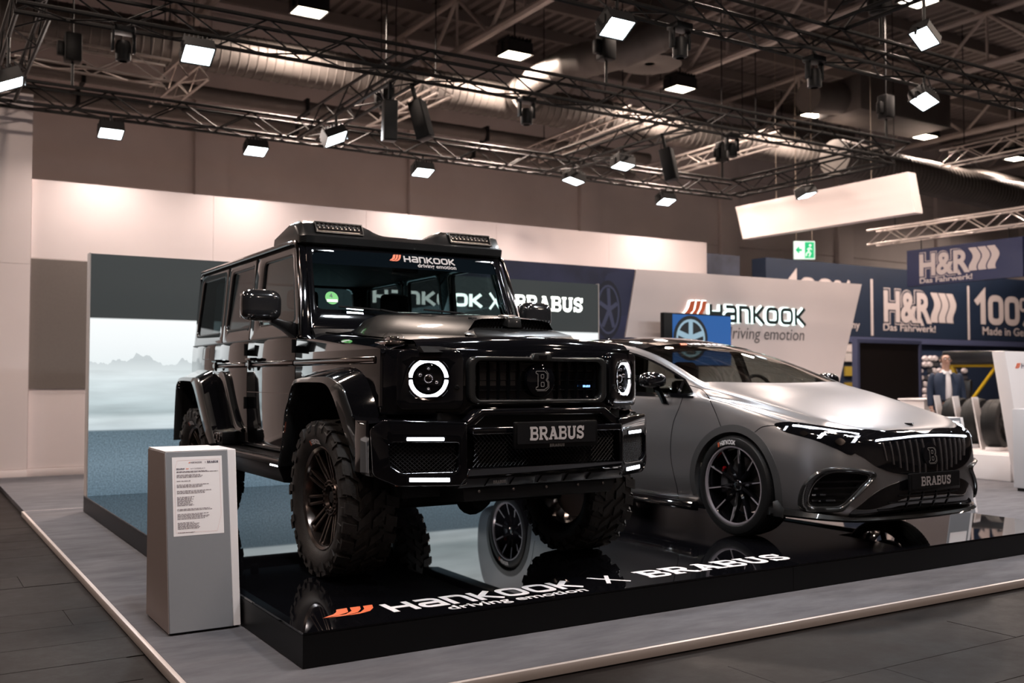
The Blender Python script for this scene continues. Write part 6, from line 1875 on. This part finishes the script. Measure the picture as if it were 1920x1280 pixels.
# hanging banner of the blue stand and its truss
BX = 16.0
def bq(px, py):
    p = on_x(px, py, BX); return (p.y, p.z)
A, B, C_, D = bq(1700,470), bq(1917,443), bq(1917,517), bq(1702,538)
z1, z0 = (A[1]+B[1])/2, (C_[1]+D[1])/2
hb_ = thing('hanging_blue_banner', 'blue hanging banner with pale letters and three wavy spring bars', 'banner', (BX, 0, 0))
MB().box((0, B[0], z0), (.12, A[0], z1)).build('banner_cloth', M_blue2, hb_, smooth=0)
Ly = A[0]-B[0]; sz = (z1-z0)
hr_logo(hb_, lambda x, y, l: (-.003-.002*l, A[0]-Ly*.12-x*Ly*.72/3.9, z0+sz*.27+y*sz*.60), M_sgrey, M_sgrey, M_blue2)
mb = MB(); text_on(mb, 'Das Fahrwerk!', lambda x, y: (-.004, A[0]-Ly*.12-x, z0+sz*.06+y), sz*.19, .004, Ly*.47); mb.build('lettering', M_sgrey, hb_, smooth=0, recalc=False)
for yy in (A[0]-.3, B[0]+.3): MB().tube([(.06,yy,z1),(.06,yy,z1+.2)], .01, 5).build('banner_wire', M_black, hb_)
box_truss('bare aluminium truss carrying the blue hanging banner', (BX+.06, A[0]+.9, z1+.37), (BX+.06, B[0]-1.5, z1+.37), .30, M_alutruss, .45)
# hanging white banner of the stand
WX = 14.0
def wq(px, py):
    p = on_x(px, py, WX); return (p.y, p.z)
Q = [wq(1379,388), wq(1702,322), wq(1716,398), wq(1393,448)]
wbn = thing('hanging_white_banner', 'tilted blank white banner box hanging at upper right', 'banner', (WX, 0, 0))
MB().prism(Q, lambda y, z: (0, y, z), lambda y, z: (.22, y, z)).build('banner_box', mat('white_banner', (.80,.72,.71), .6), wbn, smooth=0)
for yy in (lerp(Q[0][0],Q[1][0],.25), lerp(Q[0][0],Q[1][0],.8)): MB().tube([(.1,yy,Q[0][1]),(.1,yy,9.26)], .005, 5).build('wire', mat('pale_wire', (.30,.25,.2), .5), wbn)
# exit sign
ex = on_y(1508, 469, 10.2)
es = thing('exit_sign', 'green and white emergency exit sign hanging from wires', 'sign', (ex.x, ex.y, ex.z))
es.rotation_euler = (0, 0, -.5)
MB().box((-.22,-.03,-.19),(.22,.03,.19)).build('sign_box', emis('exit_white', (.75,1,.85), .9), es, smooth=0)
mg = emis('exit_green', (.02,.55,.22), .9, (.02,.3,.1))
MB().box((-.0,-.036,-.17),(.20,-.031,.17)).build('green_field', mg, es, smooth=0)
mb = MB(); stroke(mb, [(-.06,0),(-.19,0)], .05, lambda a,b: (a,-.034,b)); mb.add([(-.20,-.034,0),(-.12,-.034,.09),(-.12,-.034,-.09)], [(0,1,2)]); mb.build('arrow', mg, es, smooth=0, recalc=False)
mb = MB(); wp = lambda a,b: (a,-.038,b)
stroke(mb, [(.10,.05),(.08,-.03),(.12,-.07),(.09,-.14)], .028, wp); stroke(mb, [(.08,-.03),(.03,-.08),(.03,-.13)], .026, wp); stroke(mb, [(.10,.05),(.05,.01)], .02, wp); stroke(mb, [(.10,.05),(.15,.01)], .02, wp)
mb.add([wp(.115+.026*math.cos(t*PI/5), .10+.026*math.sin(t*PI/5)) for t in range(10)], [list(range(10))]); mb.build('running_figure', MATS['exit_white'], es, smooth=0, recalc=False)
for x in (-.17,.17): MB().tube([(x,0,.19),(x,0,9.26-ex.z)], .008, 5).build('wire', MATS['pale_wire'], es)
# small dark poster beside the white wall
pp = on_y(1322, 474, 13.0); pq = on_y(1376, 515, 13.0)
po = MB().box((pp.x, 13.0, 0), (pq.x+.2, 13.06, pp.z)).build('dark_poster_board', mat('night_city_print', (.03,.035,.055), .5, noise=(2,.5)), smooth=0)
tag(po, 'dark poster board right of the white rear wall', 'poster')
# tyre display
M_wtop = mat('white_gloss_plinth', (.78,.74,.74), .35)
pt = [(C0, D0) for C0, D0 in ((1794, 15.6), (1831, 14.9), (1870, 14.2))]
def at(px, py, dep): 
    return CAM + ray(px, py)*dep
pos = []
for px, dep in pt:
    p = at(px, 795, dep); pos.append(p)
x0 = min(p.x for p in pos)-.75; x1 = max(p.x for p in pos)+.42; y0 = min(p.y for p in pos)-.65; y1 = max(p.y for p in pos)+.42
pd_ = thing('tyre_plinth', 'long white plinth carrying the three display tyres', 'plinth', (0, 0, FZ+.012))
MB().box((x0,y0,0),(x1,y1,.34)).build('plinth_body', M_wtop, pd_, bevel=.008)
MB().box((x0+.05,y0+.05,.34),(x1-.05,y1-.05,.352)).build('plinth_top', M_wtop, pd_)
ZP = FZ+.012+.352
def tyre_on_show(label, p, rimm, R=.345):
    t = thing('tyre_exhibit', label, 'tyre', (p.x, p.y, ZP+.03), math.radians(12), 'tyres on the white plinth')
    pl_ = lambda r, an, y: (r*math.cos(an), y, R+r*math.sin(an))
    mb = MB().lathe([(.235,-.10),(.25,-.118),(.29,-.122),(.325,-.112),(.340,-.095),(R,-.05),(R,.05),(.340,.095),(.325,.112),(.29,.122),(.25,.118),(.235,.10)], 64, pl_)
    for i in range(60):
        a = 2*PI*i/60
        for sg in (-1, 1):
            mb.hexa([pl_(r, a+da+sk, y) for r, (da, y, sk) in [(R-.006, q) for q in ((0,sg*.012,0),(.05,sg*.012,0),(.05,sg*.095,.06),(0,sg*.095,.06))]] + [pl_(R+.003-(.006 if abs(y) > .09 else 0), a+da+sk, y) for (da, y, sk) in ((0,sg*.012,0),(.05,sg*.012,0),(.05,sg*.095,.06),(0,sg*.095,.06))])
    mb.build('tyre', MATS['road_tyre_rubber'], t, smooth=30)
    MB().lathe([(.238,-.10),(.232,-.108),(.222,-.095),(.215,.0),(.238,.1)], 48, pl_).build('rim', rimm, t)
    for i in range(5):
        an = 2*PI*i/5+.3
        e = Vector((math.cos(an),0,math.sin(an))); g_ = Vector((-math.sin(an),0,math.cos(an))); c0 = Vector((0,0,R))
        for o in (-.25,.25):
            v = []
            for r, y, w in ((.03,-.05,.02),(.222,-.085,.014)):
                for yy in (y, y+.03):
                    for sg in (-1, 1):
                        v.append(c0+e*r+g_*(o*.06+o*.25*r+sg*w)+Vector((0,yy,0)))
            MB().add(v, [(0,1,3,2),(4,6,7,5),(0,4,5,1),(2,3,7,6),(0,2,6,4),(1,5,7,3)]).build('spoke', rimm, t)
    MB().lathe([(0,-.07),(.04,-.068),(.05,-.05),(.05,0)], 20, pl_).build('hub_cap', rimm, t)
    MB().box((-.2,-.1,-.03),(.2,.1,.02)).build('cradle', M_wtop, t, bevel=.01)
    MB().hexa([(-.1,.18,-.03),(.1,.18,-.03),(.1,.2,-.03),(-.1,.2,-.03),(-.1,.30,.72),(.1,.30,.72),(.1,.32,.72),(-.1,.32,.72)]).build('name_board', M_wtop, t)
rs_ = mat('silver_rim', (.62,.60,.60), .25, .9)
tyre_on_show('farthest display tyre with silver rim on the white plinth', pos[0], rs_)
tyre_on_show('middle display tyre with bright five-spoke rim on the white plinth', pos[1], rs_)
tyre_on_show('nearest display tyre with black rim on the white plinth', pos[2], mat('black_rim', (.03,.03,.03), .3, .6))
# low white counter behind the silver car
wc_ = at(1738, 770, 17.6)
wct = thing('white_counter', 'low white counter between the silver car and the standing man', 'counter', (wc_.x, wc_.y, FZ+.012))
hgt = at(1738, 751, 17.6).z-FZ
MB().box((-.42,-.25,.05),(.32,.25,hgt)).build('counter_body', M_wtop, wct, bevel=.01)
MB().box((-.38,-.2,0),(.28,.2,.05)).build('counter_base', M_black, wct)
MB().box((-.44,-.27,hgt),(.34,.27,hgt+.03)).build('counter_top', M_wtop, wct, bevel=.006)
# slanted totem and grey cabinet at the right edge
tp_ = at(1870, 660, 12.9)+Vector((.46, -.17, 0))
tt = thing('slanted_totem', 'slanted white totem with a small orange wing at the right edge', 'totem', (tp_.x, tp_.y, FZ+.012))
tz = at(1870, 660, 12.9).z-FZ
MB().prism([(.05,0),(1.6,0),(1.6,tz),(-.38,tz)], lambda a, b: (a, .12, b), lambda a, b: (a, .30, b)).build('totem_board', M_wtop, tt, bevel=.006)
mb = MB(); word_wide(mb, 'Hankook', lambda a, b: (-.02+a*.55/7.44, .115, tz-.22+b*.07)); mb.build('totem_lettering', M_ink, tt, 'small dark name', smooth=0, recalc=False)
mb = MB(); wing(mb, lambda a, b: (-.17+a*.08, .115, tz-.22+b*.07)); mb.build('totem_wing', M_orange, tt, smooth=0, recalc=False)
cb_ = thing('grey_cabinet', 'pale grey cabinet standing before the slanted totem', 'cabinet', (at(1898, 768, 12.2).x, at(1898, 768, 12.2).y-.6, FZ+.012))
ch_ = at(1898, 768, 12.2).z-FZ
MB().box((.0,.0,.04),(1.3,.6,ch_)).build('cabinet_body', mat('pale_grey_lacquer', (.42,.43,.46), .4), cb_, bevel=.008)
MB().box((.03,-.012,.06),(.62,-.001,ch_-.03)).build('cabinet_door', mat('pale_grey_lacquer', (.42,.43,.46), .4), cb_)
MB().box((.66,-.012,.06),(1.27,-.001,ch_-.03)).build('cabinet_door', mat('pale_grey_lacquer', (.42,.43,.46), .4), cb_)
MB().box((.03,.03,0),(1.27,.57,.04)).build('cabinet_plinth', M_black, cb_)
# desert buggy
bgp = at(1876, 765, 19.5)
bu = thing('buggy', 'black and yellow desert buggy on the blue stand', 'buggy', (bgp.x, bgp.y, FZ+.012), math.radians(-58))
M_yel = mat('yellow_tube', (.62,.40,.01), .35); M_bbl = mat('buggy_black', (.01,.01,.012), .3)
def bt(pts, nm='cage_tube', r=.03): MB().tube(pts, r, 7).build(nm, M_yel, bu)
MB().sweep([[(x,-.45,.45),(x,.45,.45),(x,.5,.8),(x,-.5,.8)] if x > -1.2 else [(x,-.35,.5),(x,.35,.5),(x,.38,.7),(x,-.38,.7)] for x in (-1.5,-.9,0,.9,1.3)]).build('body_tub', M_bbl, bu, bevel=.04)
MB().hexa([(.3,-.42,.8),(1.25,-.4,.75),(1.25,.4,.75),(.3,.42,.8),(.3,-.38,1.05),(1.2,-.34,.9),(1.2,.34,.9),(.3,.38,1.05)]).build('nose_cover', M_bbl, bu, bevel=.03)
for s in S:
    bt([(1.15,s*.42,.8),(.35,s*.5,1.1),(-.05,s*.5,1.62),(-.85,s*.48,1.62),(-1.35,s*.42,.75)])
    bt([(-.85,s*.48,1.62),(-.6,s*.5,.8)]); bt([(-.05,s*.5,1.62),(-.6,s*.5,.8)])
    MB().box((.2,s*.5-.015,.82),(.85,s*.5+.015,.98)).build('side_board', M_yel, bu, bevel=.01)
    for yx in (-1.0,.95):
        w_ = MB().lathe([(.18,-.13),(.30,-.15),(.38,-.12),(.40,0),(.38,.12),(.30,.15),(.18,.13)], 28, lambda r, an, h: (yx+r*math.cos(an), s*.78+h, .40+r*math.sin(an))).build('wheel', M_rubber, bu)
        MB().lathe([(.18,-.12),(.16,0),(.1,-.05*s*-1),(0,.06*s)], 20, lambda r, an, h: (yx+r*math.cos(an), s*.78+h, .40+r*math.sin(an))).build('rim', MATS['silver_rim'], w_)
        MB().tube([(yx,s*.66,.42),(yx-.1,s*.35,.85)], .045, 10).build('spring', M_yel, bu)
bt([(-.05,-.5,1.62),(-.05,.5,1.62)]); bt([(-.85,-.48,1.62),(-.85,.48,1.62)]); bt([(.35,-.5,1.1),(.35,.5,1.1)])
rf = MB().box((-1.0,-.62,1.66),(.15,.62,1.90)).build('roof_box', M_bbl, bu, bevel=.02)
mb = MB(); text_on(mb, '001', lambda a, b: (.155, -.45+a, 1.72+b), .16, .004, .34); mb.build('roof_number', M_letter, rf, smooth=0, recalc=False)
MB().box((-.7,-.4,.8),(-.5,.4,1.35)).build('seat_back', M_bbl, bu, bevel=.05)
MB().sweep([[(.32,-.42,1.08),(.32,.42,1.08)],[(-.03,.42,1.58),(-.03,-.42,1.58)][::-1]], closed_sec=False, caps=False).build('windscreen', glass('buggy_glass', (.3,.34,.36)), bu)

# ================================================================== THE MAN
def skin_body(name, verts, edges, root, m, parent, sub=2):
    me = bpy.data.meshes.new(name)
    me.from_pydata([v[:3] for v in verts], edges, [])
    o = bpy.data.objects.new(name, me); COL.objects.link(o)
    o.modifiers.new('skin', 'SKIN')
    md = o.modifiers['skin']; md.use_smooth_shade = True
    if not me.skin_vertices: me.skin_vertices.new()
    lay = me.skin_vertices[0].data
    for i, v in enumerate(verts):
        lay[i].radius = (v[3], v[4] if len(v) > 4 else v[3])
        lay[i].use_root = (i == root)
    ss = o.modifiers.new('sub', 'SUBSURF'); ss.levels = sub; ss.render_levels = sub
    dg = bpy.context.evaluated_depsgraph_get()
    nm = bpy.data.meshes.new_from_object(o.evaluated_get(dg))
    bpy.data.objects.remove(o); bpy.data.meshes.remove(me)
    nm.name = name
    nm.materials.clear(); nm.materials.append(m)
    for p in nm.polygons: p.use_smooth = True
    ob = bpy.data.objects.new(name, nm); COL.objects.link(ob); ob.parent = parent
    return ob
mp_ = at(1773, 657, 16.5)
man = thing('person', 'man in navy jacket and white shirt standing behind the display tyres', 'person', (mp_.x, mp_.y, FZ+.012), math.radians(-40))
# faces local -y; body in metres, height 1.80
M_skin = mat('skin', (.50,.30,.23), .5); M_navy = mat('navy_cloth', (.012,.024,.055), .8); M_shirt = mat('white_shirt', (.75,.72,.74), .7); M_trous = mat('grey_trousers', (.13,.12,.125), .8)
V = [(0,0,.98,.12,.09),(0,-.01,1.15,.12,.09),(0,0,1.32,.13,.09),(0,.01,1.42,.09,.07),(0,.015,1.53,.055,.058),(0,0,1.60,.065,.075),(0,-.005,1.69,.078,.095),(0,.005,1.76,.06,.075)]
E_ = [(0,1),(1,2),(2,3),(3,4),(4,5),(5,6),(6,7)]
def chain(V, E, start, pts):
    k = start
    for p in pts:
        V.append(p); E.append((k, len(V)-1)); k = len(V)-1
    return k
for s in S:
    chain(V, E_, 0, [(s*.10,0,.90,.095,.10),(s*.11,-.01,.50,.062,.068),(s*.115,.02,.12,.042,.048),(s*.12,-.02,.05,.045,.04),(s*.125,-.16,.035,.04,.03)])
    chain(V, E_, 3, [(s*.17,.01,1.40,.05,.05),(s*.235,.02,1.18,.042,.044),(s*.255,-.03,.93,.034,.036),(s*.255,-.05,.86,.026,.036)])
body = skin_body('body', V, E_, 0, M_skin, man)
# hand fingers
for s in S:
    for i, (dy, L_) in enumerate(((-.035,.075),(-.012,.085),(.010,.08),(.030,.062))):
        MB().tube([(s*.255,-.05+dy,.85),(s*.252,-.055+dy,.85-L_*.55),(s*.240,-.06+dy,.85-L_)], [.010,.009,.006], 7).build('finger', M_skin, man)
    MB().tube([(s*.25,-.08,.875),(s*.235,-.105,.845),(s*.225,-.11,.815)], [.011,.010,.007], 7).build('thumb', M_skin, man)
# trousers, shirt front, jacket as slightly larger shells
VT = [(0,0,1.0,.165,.125),(0,0,.93,.165,.125)]; ET = [(0,1)]
for s in S: chain(VT, ET, 1, [(s*.10,0,.84,.105,.11),(s*.11,-.01,.50,.078,.082),(s*.115,.02,.10,.06,.066)])
skin_body('trousers', VT, ET, 0, M_trous, man)
VS = [(0,-.012,.98,.165,.125),(0,-.022,1.15,.165,.128),(0,-.012,1.32,.185,.132),(0,0,1.43,.15,.10),(0,.01,1.50,.075,.075)]
skin_body('shirt', VS, [(0,1),(1,2),(2,3),(3,4)], 0, M_shirt, man)
MB().box((-.16,-.137,.985),(.16,-.10,1.02)).build('belt', M_black, man, bevel=.008)
jk = MB()
for s in S:
    # jacket half: from the open front round the side to the back
    secs = []
    for z, fx, sx, fy, by in ((.84,.12,.215,-.15,.145),(1.0,.11,.205,-.155,.145),(1.15,.105,.20,-.16,.145),(1.30,.095,.22,-.155,.15),(1.40,.08,.215,-.125,.14),(1.47,.065,.13,-.08,.105)):
        secs.append([(s*fx,fy,z),(s*lerp(fx,sx,.5),fy*.95,z),(s*sx*.95,fy*.5,z),(s*sx,0,z),(s*sx*.9,by*.7,z),(s*sx*.5,by,z),(0,by*1.03,z)])
    jk.sweep(secs, closed_sec=False, caps=False)
jk.build('jacket', M_navy, man, smooth=60)
VA = []; EA = []
for s in S:
    VA = [(s*.165,.01,1.41,.082,.085),(s*.205,.012,1.40,.078,.08),(s*.245,.02,1.18,.066,.068),(s*.262,-.025,.95,.05,.052),(s*.264,-.04,.90,.046,.048)]
    skin_body('jacket_sleeve', VA, [(0,1),(1,2),(2,3),(3,4)], 0, M_navy, man)
    MB().sweep([[(s*.055,-.155,1.0),(s*.10,-.158,1.02)],[(s*.055,-.16,1.2),(s*.12,-.16,1.25)],[(s*.035,-.12,1.44),(s*.085,-.09,1.45)]], closed_sec=False, caps=False).build('lapel', M_navy, man)
    MB().sweep([[(s*.01,-.085,1.475),(s*.055,-.04,1.52),(s*.055,-.04,1.49)],[(s*.045,-.105,1.44),(s*.085,-.02,1.50),(s*.075,-.03,1.47)]]).build('collar', M_shirt, man)
# head: hair, ears, nose, glasses, mouth
MB().grid(lambda a, b: (.090*math.cos(lerp(-.25,PI+.25,a))*math.cos(b*1.2), .012+.108*math.sin(lerp(-.25,PI+.25,a))*math.cos(b*1.2), 1.64+.145*math.sin(b*1.2)), 16, 6).build('hair', mat('short_brown_hair', (.06,.04,.03), .8), man, smooth=60)
for s in S:
    MB().lathe([(0,.012),(.018,.01),(.026,0),(.018,-.008)], 12, lambda r, an, h: (s*(.083+h), .01+r*.7*math.cos(an), 1.665+r*math.sin(an))).build('ear', M_skin, man)
    MB().lathe([(0,-.004),(.010,-.002),(.013,.003)], 10, lambda r, an, h: (s*.032+r*math.cos(an), -.098+h, 1.69+r*.6*math.sin(an))).build('eye', M_letter, man)
    MB().tube([(s*.034+.024*math.cos(t*PI/6), -.106, 1.69+.018*math.sin(t*PI/6)) for t in range(12)], .003, 5, closed=True).build('spectacle_ring', M_black, man)
    MB().tube([(s*.058,-.105,1.692),(s*.085,0,1.69)], .003, 5).build('spectacle_arm', M_black, man)
    MB().tube([(s*.015,-.101,1.712),(s*.05,-.092,1.714)], .005, 6).build('eyebrow', mat('short_brown_hair', (.06,.04,.03), .8), man)
MB().hexa([(-.018,-.09,1.645),(.018,-.09,1.645),(.012,-.07,1.64),(-.012,-.07,1.64),(-.006,-.098,1.69),(.006,-.098,1.69),(.006,-.08,1.69),(-.006,-.08,1.69)]).add([(-.014,-.118,1.648),(.014,-.118,1.648),(0,-.100,1.69),(-.017,-.09,1.645),(.017,-.09,1.645)], [(0,1,2),(0,2,3),(1,4,2),(0,3,4,1)]).build('nose', M_skin, man, bevel=.003)
MB().tube([(-.025,-.094,1.618),(0,-.100,1.617),(.025,-.094,1.618)], .005, 6).build('mouth', mat('lips', (.40,.17,.14), .5), man)
for s in S:
    MB().sweep([[(s*.125-.045,.05,0),(s*.125+.045,.05,0),(s*.125+.045,.05,.09),(s*.125-.045,.05,.09)],[(s*.13-.05,-.10,0),(s*.13+.05,-.10,0),(s*.13+.045,-.10,.08),(s*.13-.045,-.10,.08)],[(s*.135-.035,-.22,0),(s*.135+.035,-.22,0),(s*.135+.03,-.21,.04),(s*.135-.03,-.21,.04)]]).build('shoe', M_black, man, bevel=.01)
